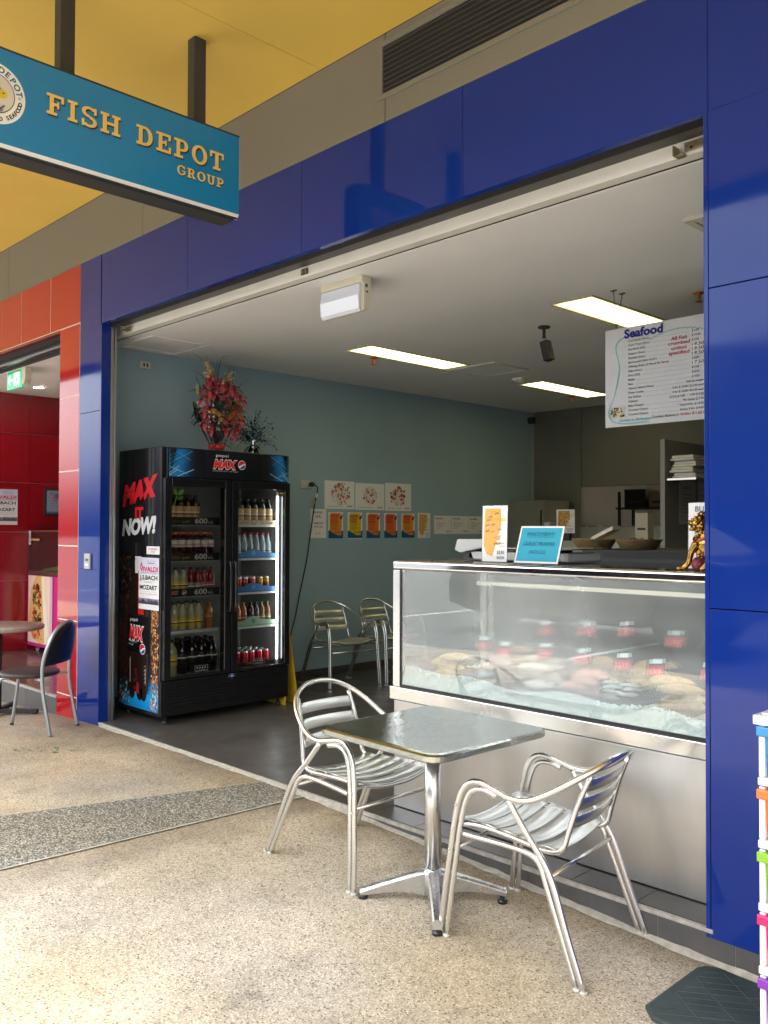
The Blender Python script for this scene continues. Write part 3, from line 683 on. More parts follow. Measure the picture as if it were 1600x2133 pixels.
# door decals: leaf, energy symbols, volume strips
b = MB(); G1, G2 = P('3c5a24'), P('2e481c')
def leaf(b, F, u, v, L_, a, wd, m, k):
    pts = []
    for t in range(9): s_ = t/8; pts.append((s_*L_, wd*math.sin(math.pi*s_)**.8))
    for t in range(7, 0, -1): s_ = t/8; pts.append((s_*L_, -wd*math.sin(math.pi*s_)**.8))
    c, s_ = math.cos(R(a)), math.sin(R(a)); b.poly(F, [(u+x*c-y*s_, v+x*s_+y*c) for x, y in pts], m, k)
leaf(b, F, 3.497, 1.700, .060, 120, .014, G1, 1); leaf(b, F, 3.500, 1.700, .075, 35, .018, G1, 2); leaf(b, F, 3.495, 1.672, .060, 12, .014, G2, 3)
b.poly(F, [(3.492, 1.700), (3.498, 1.700), (3.478, 1.618), (3.470, 1.622)], G1, 4)
def energy_box(b, F, u, v):
    wd, h = .115, .042; m = P('9aa0a0')
    for r_ in ((u, v, u+wd, v+.0022), (u, v+h-.0022, u+wd, v+h), (u, v, u+.002, v+h), (u+wd-.002, v, u+wd, v+h)): b.rect(F, *r_, m, 1)
    for i in range(4):
        b.ring(F, u+.025+i*.022, v+.024, .003, .006, P('c8cccc'), 1, 6, 0, 240+20*i)
    b.rect(F, u+.025, v+.007, u+.09, v+.009, m, 1)
energy_box(b, F, 3.662, .372); energy_box(b, F, 4.20, .372)
b.rect(F, 4.46, 1.735, 4.50, 1.752, P('b8901c'), 1)
b.build('door_decals', fr)
SHEL = mat('shelf_wire', (.45, .45, .43), .4, .3)
GS = mat('silver_print', (.55, .55, .53), .5); OC = P('8a6a2c')
lz = [1.475, 1.20, .93, .665]
for i, z in enumerate(lz):
    b = MB(); b.box(-6.38, -5.90, FY0+.055, 3.95, z, z+.008, SHEL)
    if i < 3:
        b.box(-5.899, -5.893, FY0+.055, 3.945, z+.004, z+.064, mat('shelf_strip_black', (.006, .006, .007), .4))
        b.box(-5.8925, -5.890, FY0+.075, 3.90, z-.002, z+.003, SHEL)
        f2 = FX(-5.892, 0, 0)
        b.text(f2, '600', 3.695+.02, z+.016, .040, GS, 1, 'L', .03, 0, .115); b.text(f2, 'mL', 3.84, z+.016, .024, GS, 1, 'L', 0, 0, .045)
        if i < 2: b.text(f2, 'SOLO', 3.52, z+.022, .020, OC, 1, 'L', .02, 0, .062); b.text(f2, 'Schweppes', 3.605, z+.018, .017, P('9a8424'), 1, 'L', .03, 0, .068, 8)
        else: max_logo(b, f2, 3.515, z+.026, .020, .055, 1); pepsi_globe(b, f2, 3.628, z+.034, .018, 1)
    else:
        b.box(-5.899, -5.887, FY0+.055, 3.93, z-.012, z+.012, mat('pale_shelf_rail', (.55, .54, .50), .4))
    b.build('shelf', fr)
rz = [1.475, 1.205, .93, .655]
for i, z in enumerate(rz):
    b = MB(); b.box(-6.38, -5.90, 4.02, FY1-.055, z, z+.008, SHEL); b.box(-5.899, -5.893, 4.03, FY1-.06, z-.008, z+.006, mat('pale_shelf_rail', (.55, .54, .50), .4))
    b.build('shelf', fr)
    b = MB(); f2 = FX(-5.892, 0, 0); c = ['b9ab8c', '2f6f9f', '28609a', '8aab92'][i]; m = mat('tray_'+c, c, .55); um = 4.27
    pts = [(4.10, z+.008), (4.52, z+.008), (4.52, z+.045)]
    if i: pts += [(um+.09*math.cos(R(a)), z+.045+.038*math.sin(R(a))) for a in range(20, 161, 20)]
    pts += [(4.10, z+.045)]
    b.prism(f2, pts, -.003, 0, m)
    f3 = FX(-5.8918, 0, 0)
    if i == 0: b.ring(f3, um, z+.035, .020, .026, P('6a3a2a'), 1, 20); b.text(f3, 'Ice Break', 4.13, z+.018, .014, P('6a4a34'), 1, 'L', 0, 0, .09); b.text(f3, 'Ice Break', 4.34, z+.018, .016, P('6a4a34'), 1, 'L', .02, 0, .13)
    else: b.disc(f3, um, z+.050, .020, P(['', '5fa0c0', '4f90b8', '4f8f5c'][i]), 1, 16); b.rect(f3, 4.12, z+.012, 4.5, z+.018, P(['', '1a4f80', '1a4480', '4f9a50'][i]), 1)
    b.build('shelf_tray', fr)
b = MB(); b.box(-5.90, -5.888, 4.03, 4.49, .342, .375, mat('shelf_strip_black')); b.text(FX(-5.887, 0, 0), 'Schweppes', 4.20, .356, .014, P('9a8424'), 1, 'L', .03, 0, .06, 8); b.build('shelf_tray', fr)
b = MB(); b.tube([(-5.865, 4.488, .38), (-5.865, 4.488, 1.72)], .0075, LED, 8); b.build('led_light', fr)
b = MB(); b.box(-5.90, -5.87, 4.497, 4.512, .345, 1.76, mat('led_backing', (.55, .56, .56), .4))
for i in range(60): b.box(-5.8698, -5.868, 4.4975, 4.5115, .36+i*.023, .372+i*.023, FIN)
b.build('led_backing', fr)
# side picture on the street-facing side
F = FF(0, FY0-.0008, 0); b = MB()
BR = [mat('splash_'+h, h, .35, coat=.3) for h in ('2a1610', '3d2116', '5a2f1a', '8a4a22', 'b8682c', 'd8924a', 'eebf80', '1a0f0c')]
rnd = random.Random(11)
b.rect(F, -6.44, .085, -5.83, .95, mat('side_print_dark', (.015, .012, .012), .3, coat=.3), 0.3)
# water base: banded blue glow
for i in range(9):
    z = .09+.03*i; a0 = -6.36+.02*i; m = P(['0d86c8', '1290d0', '1a9ad8', '1f9cd8', '1384c0', '0e6ca6', '0a5488', '083e68', '062a48'][i], .35)
    b.poly(F, [(a0-.06*math.sin(i), z), (-5.835, z), (-5.835, z+.0302), (a0+.03, z+.0302)], m, .6)
for i in range(1500):
    z = .10+1.15*rnd.random()**1.2; side = rnd.random()
    if side < .5: x = -6.43+.18*rnd.random()
    else: x = -5.94+.10*rnd.random()
    if z > 1.0 and side >= .5: continue
    if z < .3 and rnd.random() < .5: m = P(rnd.choice(['9fd4ea', '3aa4d8', '0e6ca6', 'd8e8ee']), .35)
    elif side < .5: m = rnd.choice(BR[:4]+[BR[7]])
    else: m = rnd.choice(BR[2:7])
    s_ = rnd.uniform(.003, .015); a = rnd.random()*6.28
    b.poly(F, [(x+s_*math.cos(a+q)*rnd.uniform(.4, 1), z+s_*1.3*math.sin(a+q)*rnd.uniform(.4, 1)) for q in (0, 1.3, 2.5, 3.8, 5.1)], m, 1+rnd.random())
# bottle silhouette with highlights
F0 = F; F = FF(0, FY0-.0008, -.09); cx = -6.135
def mirror(pts): return [(cx+1.15*a, z) for a, z in pts]+[(cx-1.15*a, z) for a, z in reversed(pts)]
CO = mat('cola_dark', (.018, .008, .006), .25, coat=.4)
prof = [(.10, .30), (.135, .33), (.14, .42), (.135, .55), (.14, .62), (.14, .88), (.13, .98), (.10, 1.10), (.065, 1.22), (.055, 1.27)]
b.poly(F, mirror([(.125, .30)]+prof[1:]), CO, 3)
for s_ in (-.085, 0.03, .09): b.disc(F, cx+s_*1., .30, .045, CO, 3.1, 12, .06)
b.poly(F, [(cx-.05, 1.20), (cx+.05, 1.20), (cx+.052, 1.29), (cx+.045, 1.32), (cx-.045, 1.32), (cx-.052, 1.29)], P('c8c4c0', .35), 3.3)
b.rect(F, cx-.052, 1.318, cx+.052, 1.328, P('d8d8d8', .35), 3.4)
b.rect(F, cx-.045, 1.328, cx+.045, 1.435, P('17171a', .3), 3.4); b.rect(F, cx-.04, 1.335, cx-.030, 1.43, P('4a4a50', .3), 3.6)
b.poly(F, [(cx+.00, .89), (cx+.09, .89), (cx+.08, .93), (cx+.055, 1.0), (cx+.05, 1.22), (cx-.0, 1.22), (cx+.0, 1.0)], P('b3261c', .3), 3.6)
b.poly(F, mirror([(.141, .60), (.142, .875)]), P('0c0d10', .3), 4)
for s_, z0, z1 in ((-.118, .36, .56), (.112, .36, .50)): b.poly(F, [(cx+s_, z0), (cx+s_+.014, z0+.01), (cx+s_+.012, z1), (cx+s_-.002, z1-.02)], P('8a7a74', .3), 4)
for i in range(9): b.disc(F, cx-.01+rnd.uniform(-.04, .04), .47-.02*i+rnd.uniform(-.01, .01), .016, P('5a1410', .3), 4+.05*i, 8)
b.poly(F, [(cx-.02, .30), (cx+.03, .29), (cx+.02, .36), (cx-.005, .385)], P('9a2420', .3), 4.6)
for i in range(5): b.poly(F, [(cx+.10, .50-.03*i), (cx+.13, .51-.03*i), (cx+.13, .513-.03*i), (cx+.10, .505-.03*i)], P('b8b4b0', .3), 4.7)
b.text(F, 'pepsi', cx-.115, .835, .026, P('e8e8ea'), 5, 'L', 0, 0, .115)
max_logo(b, F, cx-.125, .70, .095, .20, 5, -.02, .15)
b.text(F, 'maximum kick', cx-.125, .675, .014, P('c8c8cc'), 5, 'L', 0, 0, .11, rise=-.05); b.text(F, 'no sugar', cx-.13, .652, .014, P('c8c8cc'), 5, 'L', 0, 0, .07, rise=-.05)
pepsi_globe(b, F, cx+.075, .632, .038, 5)
# slogan
F = F0
b.text(F, 'MAX', -6.395, 1.63, .145, P('c4202a', .35), 1, 'L', .075, .22, .50, rise=.15)
b.text(F, 'IT', -6.20, 1.53, .080, P('c4202a', .35), 1, 'L', .06, .0, .125)
b.text(F, 'NOW!', -6.40, 1.400, .115, P('c8ccd0', .35), 1, 'L', .06, .18, .50, rise=.05)
b.build('side_graphic', fr)
# ------------------------------------------------------------------ bottles and cans
def bottle(name, kind, liquid, cap, label, h=.22, r=.031, lab=(.28, .58), shoulder=.68):
    r *= 1.1
    body = mat('liquid_'+liquid, liquid, .12, coat=.6, spec=.6); cp = mat('cap_'+cap, cap, .4); lb = mat('label_'+label, label, .45)
    b = MB(); z = lambda t: t*h
    prof = [(r*.85, 0), (r, z(.03)), (r*.97, z(lab[0])), (r*1.01, z(lab[0]+.005)), (r*1.01, z(lab[1])), (r*.98, z(lab[1]+.005)), (r, z(shoulder)), (r*.75, z(shoulder+.12)), (r*.42, z(.89)), (r*.40, z(.925)), (r*.50, z(.93)), (r*.50, z(1.)), (0, z(1.))]
    ms = [body, body, body, lb, body, body, body, body, body, cp, cp, cp]
    b.lathe(prof, (0, 0, 0), body, 12, mats=ms)
    # printed bands on the label
    for t, c in ((.35, cap), (.5, 'e0d8c0')):
        zz_ = z(lab[0]+(lab[1]-lab[0])*t); b.lathe([(r*1.02, zz_), (r*1.02, zz_+h*.035)], (0, 0, 0), mat('label_band_'+c, c, .5), 12)
    o = b.build(name); return o
def can(name, c1, c2):
    b = MB(); a = mat('can_'+c1, c1, .3, .6); s_ = mat('can_end', (.6, .6, .6), .3, 1); d = mat('can_'+c2, c2, .35, .4)
    b.lathe([(.022, 0), (.030, .008), (.030, .03), (.030, .075), (.030, .108), (.025, .118), (.0245, .121), (.022, .118), (0, .118)], (0, 0, 0), a, 14, mats=[s_, a, d, a, s_, s_, s_, s_])
    return b.build(name)
def row(proto, ys, x, z, label, cat, group, used=[], back=True):
    if back and cat == 'bottle' and len(ys) >= 4 and x > -6:
        row(copy_tree(proto), [y+.012 for y in ys], x-.085, z, 'rear '+label, cat, group, back=False)
    for i, y in enumerate(ys):
        if proto.name in used: o = copy_tree(proto)
        else: o = proto; used.append(proto.name)
        o.location = (x+random.uniform(-.006, .006), y, z); o.rotation_euler = (0, 0, random.uniform(0, 6)); WORLD[o.name] = o.location.copy()
        n = len(ys)
        pos = ('' if n == 1 else ', leftmost' if i == 0 else ', rightmost' if i == n-1 else ', %s from left' % ORD[i])
        tag(o, label+pos, cat, group)
LD, RD = 'behind left door', 'behind right door'
random.seed(3)
row(bottle('iced_coffee_bottle', 'b', '2a1c12', '3a2a20', 'c09a74', .225, .033, (.18, .62)), [3.545, 3.612, 3.68, 3.748], -5.945, 1.484, 'brown labelled dark bottle on the top shelf '+LD, 'bottle', 'brown labelled bottles on the top left shelf')
row(bottle('red_drink_bottle', 'b', '40101a', 'f06a24', 'c8c8cc', .215, .027, (.46, .72), .76), [3.512, 3.575, 3.64, 3.702, 3.765, 3.828, 3.888], -5.945, 1.209, 'orange capped dark bottle on the second shelf '+LD, 'bottle', 'orange capped bottles on the second left shelf')
row(bottle('lemon_bottle', 'b', 'a8a884', '1f1f1f', 'dcb02c', .215, .031, (.25, .52)), [3.52, 3.585, 3.65], -5.945, .939, 'yellow labelled clear bottle on the third shelf '+LD, 'bottle', 'yellow labelled bottles in the fridge')
row(bottle('raspberry_bottle', 'b', '7a1420', '1f1f1f', '8a8488', .215, .029, (.15, .45)), [3.715, 3.775], -5.945, .939, 'red drink bottle with silver label on the third shelf '+LD, 'bottle', 'red drink bottles on the third left shelf')
row(bottle('berry_bottle', 'b', '8a1c28', '2f2f2f', 'b8565a', .215, .029, (.2, .45)), [3.835, 3.893], -5.945, .939, 'red drink bottle with pink label on the third shelf '+LD, 'bottle', 'red drink bottles on the third left shelf')
row(MATS and bottle('lemon_squash_bottle', 'b', 'a8aa84', '24301c', 'd8a826', .215, .031, (.15, .45)), [3.508, 3.575, 3.648, 3.72, 3.785], -5.945, .674, 'yellow labelled squash bottle on the fourth shelf '+LD, 'bottle', 'yellow labelled bottles in the fridge')
row(bottle('orange_juice_bottle', 'b', 'b8641c', 'b8641c', 'a8641c', .20, .028), [3.905], -5.985, .674, 'orange juice bottle alone at the right end of the fourth shelf '+LD, 'bottle', None)
row(bottle('large_squash_bottle', 'b', '8a8c68', '303020', 'c0a020', .27, .05, (.28, .58)), [3.535, 3.60-.0], -5.96, .342, 'large pale green bottle with yellow label on the fridge floor '+LD, 'bottle', 'large bottles on the fridge floor') if False else None
row(bottle('large_squash_bottle', 'b', 'a8aa7c', '303020', 'd8b424', .265, .046, (.28, .58)), [3.545], -5.95, .342, 'large pale green bottle with yellow label on the fridge floor '+LD, 'bottle', 'large bottles on the fridge floor')
row(bottle('large_cola_bottle', 'b', '120b0a', '1c1c20', '14141a', .265, .042, (.3, .6)), [3.645, 3.735, 3.82, 3.905], -5.95, .342, 'large dark cola bottle on the fridge floor '+LD, 'bottle', 'large bottles on the fridge floor')
row(bottle('iced_coffee_bottle', 'b', '2a1c12', '6a2a20', '8c6c50', .225, .033, (.18, .62)), [3.66, 3.73], -6.03, 1.484, 'brown labelled bottle in the back row on the top shelf '+LD, 'bottle', 'brown labelled bottles on the top left shelf')
row(bottle('coffee_milk_bottle', 'b', '1c2018', '2a2c22', 'c8a880', .215, .033, (.15, .62)), [4.165, 4.237, 4.31, 4.382, 4.452], -5.945, 1.484, 'brown labelled bottle on the top shelf '+RD, 'bottle', 'brown labelled bottles on the top right shelf')
row(bottle('water_bottle', 'b', '8a989e', 'b01c28', '46586a', .205, .028, (.12, .3), .55), [4.15, 4.21, 4.27, 4.33, 4.39, 4.45], -5.945, 1.214, 'red capped water bottle on the second shelf '+RD, 'bottle', 'red capped water bottles')
row(can('gold_can', 'a8862c', '6a4a1c'), [4.36, 4.43], -5.94, .94, 'gold drink can at the front of the third shelf '+RD, 'can', 'drink cans on the third right shelf')
row(can('orange_can', 'a8401c', '7a1c14'), [4.15, 4.215, 4.285], -5.94, .94, 'orange drink can at the front of the third shelf '+RD, 'can', 'drink cans on the third right shelf')
row(can('dark_can', '3a2c1c', '22221e'), [4.17, 4.24, 4.31, 4.385], -6.03, .94, 'dark can in the middle row of the third shelf '+RD, 'can', 'drink cans on the third right shelf')
row(can('dark_can_back', '3a2c1c', '22221e'), [4.17, 4.24, 4.31, 4.385], -6.12, .94, 'dark can in the back row of the third shelf '+RD, 'can', 'drink cans on the third right shelf')
row(bottle('juice_bottle', 'b', 'a85c1c', 'b0701c', '9c4a18', .19, .030, (.2, .5)), [4.145, 4.21], -5.945, .664, 'orange juice bottle on the fourth shelf '+RD, 'bottle', 'small bottles on the fourth right shelf')
row(bottle('iced_tea_bottle', 'b', '241a18', '2c3c28', '1f2430', .19, .029, (.2, .5)), [4.275, 4.332], -5.945, .664, 'dark bottle in the middle of the fourth shelf '+RD, 'bottle', 'small bottles on the fourth right shelf')
row(bottle('peach_tea_bottle', 'b', '7a4a2c', '4c7a3a', '8a7a50', .19, .028, (.2, .45)), [4.388, 4.442], -5.945, .664, 'amber bottle with green cap on the fourth shelf '+RD, 'bottle', 'small bottles on the fourth right shelf')
row(can('red_can', 'c01c2a', '9c1420'), [4.145, 4.215, 4.285, 4.355, 4.425], -5.94, .342, 'red can in the front row on the fridge floor '+RD, 'can', 'red cans on the fridge floor')
for q, nm in ((1, 'second'), (2, 'third'), (3, 'back')):
    row(can('red_can_row', 'c01c2a', '9c1420'), [4.16+.005*q, 4.23+.005*q, 4.30+.005*q, 4.37+.005*q, 4.44], -5.94-.075*q, .342+.0*q, 'red can in the %s row on the fridge floor ' % nm+RD, 'can', 'red cans on the fridge floor')
for o in col.objects:
    if o.name.startswith('red_can_row'): o.name = 'red_can'
    if o.name.startswith('dark_can_back'): o.name = 'dark_can'
# notices stuck on the fridge side
random.seed(21)
def concert_poster(F, u, v, wd, h, b):
    b.fbox(F, u, u+wd, v, v+h, 0, .001, PAPER); K = P('15151a'); q = lambda s_: v+h*s_; W_ = wd
    b.rect(F, u, v+h*.68, u+wd, v+h, P('c6c6da'), 1)
    b.text(F, 'BRISBANE', u+wd*.62, q(.885), h*.018, K, 2, 'C', .02, 0, wd*.34); b.text(F, 'SYMPHONY ORCHESTRA', u+wd*.62, q(.93), h*.011, K, 2, 'C', 0, 0, wd*.4)
    b.poly(F, [(u+wd*.06, q(.83)), (u+wd*.20, q(.83)), (u+wd*.13, q(.92))], P('a0606a'), 2)
    b.text(F, 'VIVALDI', u+wd*.05, q(.735), h*.088, P('c41e34'), 2, 'L', .03, 0, wd*.90); b.text(F, 'THE FOUR SEASONS', u+wd*.12, q(.705), h*.014, K, 2, 'L', .01, 0, wd*.78)
    b.text(F, 'J.S.BACH', u+wd*.05, q(.575), h*.082, K, 2, 'L', .03, 0, wd*.88); b.text(F, 'Mass in B minor', u+wd*.3, q(.515), h*.018, K, 2, 'L', 0, 0, wd*.4)
    b.text(F, 'MOZART', u+wd*.05, q(.385), h*.085, K, 2, 'L', .03, 0, wd*.86)
    for t in (.345, .545, .68): b.rect(F, u+wd*.05, q(t), u+wd*.93, q(t)+h*.003, P('8a8a90'), 2)
    b.text(F, 'SUNDAY 29 SEPTEMBER 3.00PM', u+wd*.05, q(.295), h*.014, P('c05a6a'), 2, 'L', 0, 0, wd*.86); b.text(F, 'CITY HALL', u+wd*.4, q(.268), h*.012, P('c05a6a'), 2, 'L', 0, 0, wd*.2)
    b.rect(F, u, q(.10), u+wd, q(.215), P('8c8aa0'), 1)
    rr = random.Random(2)
    for i in range(26):
        a = u+wd*(i+.3)/27; hh = h*rr.uniform(.04, .10); b.rect(F, a, q(.105), a+wd*.026, q(.105)+hh, P(rr.choice(['14141a', '26263a', '3a3a4c'])), 2); b.disc(F, a+wd*.013, q(.105)+hh, wd*.012, P(rr.choice(['b09a90', '26263a'])), 3, 6)
    b.rect(F, u+wd*.06, q(.055), u+wd*.9, q(.058), P('b8b8be'), 2)
b = MB(); concert_poster(FF(0, FY0-.010, 0), -6.115, .845, .295, .388, b)
tag(b.build('concert_poster'), 'white concert poster reading VIVALDI, J.S.BACH and MOZART on the side of the fridge', 'poster')
b = MB(); F = FF(0, FY0-.006, 0); b.fbox(F, -6.01, -5.822, 1.258, 1.318, 0, .001, PAPER); b.text(F, 'NO SMOKING', -5.916, 1.292, .012, P('c45a54'), 2, 'C', .01, 0, .13); b.text(F, 'PLEASE', -5.916, 1.272, .012, P('c45a54'), 2, 'C', .01, 0, .055)
tag(b.build('notice'), 'small white notice with red writing above the concert poster on the fridge side', 'notice')
# ------------------------------------------------------------------ bouquet on the fridge
rnd = random.Random(5)
FT = 2.062
bq = thing('flower_bouquet', (-6.15, 4.08, FT), 'tall bouquet of red lilies and orange roses wrapped in clear film on the drinks fridge', 'flowers')
LF = mat('dark_leaf', (.02, .05, .022), .5, var=(30, .3)); LILY = mat('lily_red', (.46, .045, .07), .5, var=(40, .2)); ROSE = mat('rose_orange', (.50, .12, .05), .55, var=(50, .25)); YROSE = mat('rose_yellow', (.55, .28, .07), .55, var=(50, .2)); CREAM = mat('cream_petal', (.72, .62, .38), .55, var=(40, .2)); PINK = mat('rose_pink', (.48, .14, .12), .55, var=(50, .2))
def petal(b, o, d, L_, wd, m, droop=.3, n=4):
    d = Vector(d).normalized(); side = d.cross(Vector((0, 0, 1)));
    if side.length < .1: side = Vector((0, 1, 0))
    side.normalize(); upv = side.cross(d); vs = []
    for i in range(n+1):
        t = i/n; c = Vector(o)+d*L_*t-Vector((0, 0, 1))*droop*L_*t*t+upv*.15*L_*math.sin(math.pi*t); ww = wd*math.sin(math.pi*(t*.86+.07))**.8
        vs += [c-side*ww+upv*ww*.3, c, c+side*ww+upv*ww*.3]
    fs = []
    for i in range(n):
        for j in range(2): fs.append((3*i+j, 3*i+j+1, 3*i+4+j, 3*i+3+j))
    b.add(vs, fs, m, True)
def lily(o, face, s, m):
    b = MB(); f = Vector(face).normalized(); s1 = f.orthogonal().normalized(); s2 = f.cross(s1); a0 = rnd.random()*6
    for i in range(6):
        a = a0+i*math.pi/3; petal(b, o, f*.55+s1*math.cos(a)+s2*math.sin(a), s*(1 if i % 2 else .9), s*.24, m, .25)
    for i in range(5): 
        a = i*1.25; e = Vector(o)+f*s*.5+(s1*math.cos(a)+s2*math.sin(a))*s*.15; b.tube([o, e], .0012, CREAM, 4); b.ell(e, .003, ROSE, 5, 4)
    b.build('blossom', bq)
def rose(o, r, m):
    b = MB(); b.ell(o, (r*.6, r*.6, r*.7), m, 8, 6)
    for k_ in range(3):
        for i in range(5):
            a = i*1.257+k_*.6; rr = r*(.55+.22*k_); el = .9-.4*k_; p = Vector(o)+Vector((math.cos(a)*rr*.6, math.sin(a)*rr*.6, -r*.1*k_))
            petal(b, p-Vector((0, 0, r*.3)), (math.cos(a)*(.3+.3*k_), math.sin(a)*(.3+.3*k_), el), r*1.1, r*.5, m, .15, 3)
    b.build('blossom', bq)
C0 = Vector((-6.15, 4.08, FT))
b = MB()
for i in range(70):
    a = rnd.random()*6.28; t = rnd.random(); base = C0+Vector((0, 0, .06)); rr = .03+.17*t; h = .12+.40*rnd.random()
    e = base+Vector((math.cos(a)*rr*.7, math.sin(a)*rr, h)); b.tube([base, base.lerp(e, .5)+Vector((0, 0, .03)), e], .002, LF, 4)
    for k_ in range(2): petal(b, e, (math.cos(a+rnd.uniform(-1, 1)), math.sin(a+rnd.uniform(-1, 1)), rnd.uniform(-.2, .8)), rnd.uniform(.06, .11), .014, LF, .3)
b.build('foliage', bq)
for i, (u, v, sz) in enumerate([(-.15, .50, .085), (-.10, .58, .08), (-.02, .56, .08), (.06, .54, .085), (.13, .52, .08), (.18, .46, .075), (-.18, .42, .08), (-.17, .33, .07), (-.16, .24, .075), (-.10, .20, .07), (.17, .22, .08), (.19, .30, .07), (.11, .17, .075), (.04, .20, .07), (-.08, .48, .08), (.10, .43, .08), (.02, .47, .07)]):
    o = C0+Vector((.04+.06*math.cos(u*7)+rnd.uniform(-.02, .03), u*.98, v)); lily(o, (1., u*2.2, .1+(v-.38)), sz*1.0, LILY)
for u, v, r, m in [(-.02, .42, .035, PINK), (.03, .38, .042, PINK), (.09, .33, .04, ROSE), (.05, .30, .042, ROSE), (.15, .36, .035, ROSE), (.12, .40, .03, ROSE), (-.11, .33, .036, YROSE), (-.06, .31, .03, YROSE), (-.04, .27, .028, YROSE), (.15, .31, .03, YROSE), (.0, .25, .028, PINK), (.09, .26, .032, ROSE)]:
    rose(C0+Vector((.12, u*.98, v)), r, m)
for u0, v0, u1, v1 in ((-.09, .55, -.10, .74), (.07, .52, .12, .68)):
    b = MB(); p0 = C0+Vector((0, u0, v0-.3)); p1 = C0+Vector((0, u1, v1+.06)); b.tube([p0, p0.lerp(p1, .5), p1], [.004, .003, .0015], LF, 5)
    for i in range(16):
        t = i/15; o = C0+Vector((rnd.uniform(-.01, .02), u0+(u1-u0)*t+rnd.uniform(-.02, .02), v0+(v1-v0)*t))
        for q in range(4): a = rnd.random()*6.28; petal(b, o, (abs(math.cos(a))+.2, math.sin(a), rnd.uniform(-.2, .8)), .056*(1.15-.5*t), .020, CREAM if t > .3 else PINK, .2, 3)
    b.build('flower_spike', bq)
b = MB()
for pts in ([(0, .0, .4), (0, -.02, .62), (0, -.10, .74), (0, -.24, .80)], [(0, .0, .4), (0, .01, .66), (0, .05, .80), (0, .14, .83)], [(0, .02, .4), (0, .0, .6), (0, .0, .78)], [(0, .0, .4), (0, -.02, .6), (0, -.01, .74)], [(0, .10, .4), (0, .15, .60), (0, .17, .74)], [(0, .12, .35), (0, .18, .52), (0, .26, .62), (0, .34, .63)], [(0, -.1, .4), (0, -.17, .55), (0, -.20, .62)], [(0, .05, .4), (0, .09, .62), (0, .12, .70)], [(0, -.05, .4), (0, -.12, .6), (0, -.22, .66)]):
    cp_ = catmull([C0+Vector(p) for p in pts], 5); n = len(cp_)
    b.tube(cp_, [.0085*(1-.85*i/n) for i in range(n)], mat('blade_green', (.018, .045, .025), .45), 5, flat=.3)
for p, q in (((0, -.20, .54), (0, -.18, .46)), ((0, -.185, .56), (0, -.17, .46))): b.tube([C0+Vector(p), C0+Vector(q)], .006, mat('bud_green', (.35, .38, .15), .5), 6)
b.build('blades', bq)
WRAP = glass('clear_wrap', (.93, .95, .94), 0, base=.03)
b = MB(); prof = [(.045, .0), (.07, .01), (.06, .06), (.075, .10), (.12, .18), (.17, .30), (.20, .42)]; n = 22; vs = []
for r_, z in prof:
    for j in range(n): a = 6.283*j/n; q = r_*(1+.10*math.sin(j*2.4+z*9)+.05*rnd.uniform(-1, 1)); vs.append(C0+Vector((q*math.cos(a)*.75, q*math.sin(a), z)))
b.add(vs, [(i*n+j, i*n+(j+1) % n, (i+1)*n+(j+1) % n, (i+1)*n+j) for i in range(len(prof)-1) for j in range(n)], WRAP, False); b.build('wrap', bq)
b = MB(); RIB = mat('ribbon_red', (.65, .03, .03), .35, coat=.3)
b.lathe([(.062, .035), (.068, .05), (.064, .078)], C0, RIB, 14)
for a in (-.6, .0, .5): petal(b, C0+Vector((.05, a*.08, .055)), (.4, a*2, .35), .07, .022, RIB, .6)
b.lathe([(.045, 0), (.05, .03)], C0, mat('dark_pot', (.15, .02, .02), .5), 12); b.build('ribbon', bq)
# foil spray
fs_ = thing('foil_centrepiece', (-6.13, 4.43, FT), 'small sparkling foil spray of black and blue streamers beside the bouquet on the fridge', 'decoration')
FOILS = [mat('foil_black', (.03, .03, .035), .2, 1), mat('foil_blue', (.03, .08, .30), .2, 1), mat('foil_teal', (.03, .22, .25), .22, 1), mat('foil_silver', (.75, .76, .8), .12, 1), mat('foil_black2', (.015, .015, .02), .3, .8)]
b = MB(); C1 = Vector((-6.13, 4.43, FT)); b.lathe([(.035, 0), (.04, .02), (.022, .06), (.018, .10), (.03, .13), (.02, .15)], C1, FOILS[3], 12)
for i in range(24): a = i*.55; petal(b, C1+Vector((0, 0, .06)), (math.cos(a), math.sin(a), rnd.uniform(-.4, 1.4)), rnd.uniform(.05, .11), .014, FOILS[rnd.choice([0, 1, 3, 4])], .5)
b.build('foil_base', fs_)
b = MB()
for i in range(120):
    a = rnd.random()*6.28; L_ = rnd.uniform(.12, .32); e = rnd.uniform(.15, 1.5) if i % 6 else rnd.uniform(-.1, .3); d = Vector((math.cos(a)*math.cos(e)*.7, math.sin(a)*math.cos(e), math.sin(e)))
    p0 = C1+Vector((0, 0, .12)); p1 = p0+d*L_*.6+Vector((0, 0, .02)); p2 = p0+d*L_-Vector((0, 0, .25*L_*math.cos(e)))
    b.tube([p0, p1, p2], .0007, FOILS[0], 3)
    for q in range(7):
        t = .3+.7*rnd.random(); o = p0.lerp(p1, min(t*1.6, 1)) if t < .6 else p1.lerp(p2, (t-.6)/.4); o = o+Vector([rnd.uniform(-.006, .006) for _ in range(3)])
        s_ = rnd.uniform(.003, .0085); nrm = Vector([rnd.uniform(-1, 1) for _ in range(3)]).normalized(); s1 = nrm.orthogonal().normalized(); s2 = nrm.cross(s1)
        b.add([o+s1*s_*math.cos(k_*1.257)+s2*s_*math.sin(k_*1.257) for k_ in range(5)], [(0, 1, 2, 3, 4)], FOILS[rnd.choices(range(5), (5, 2, 2, 1.2, 4))[0]])
b.build('streamers', fs_)
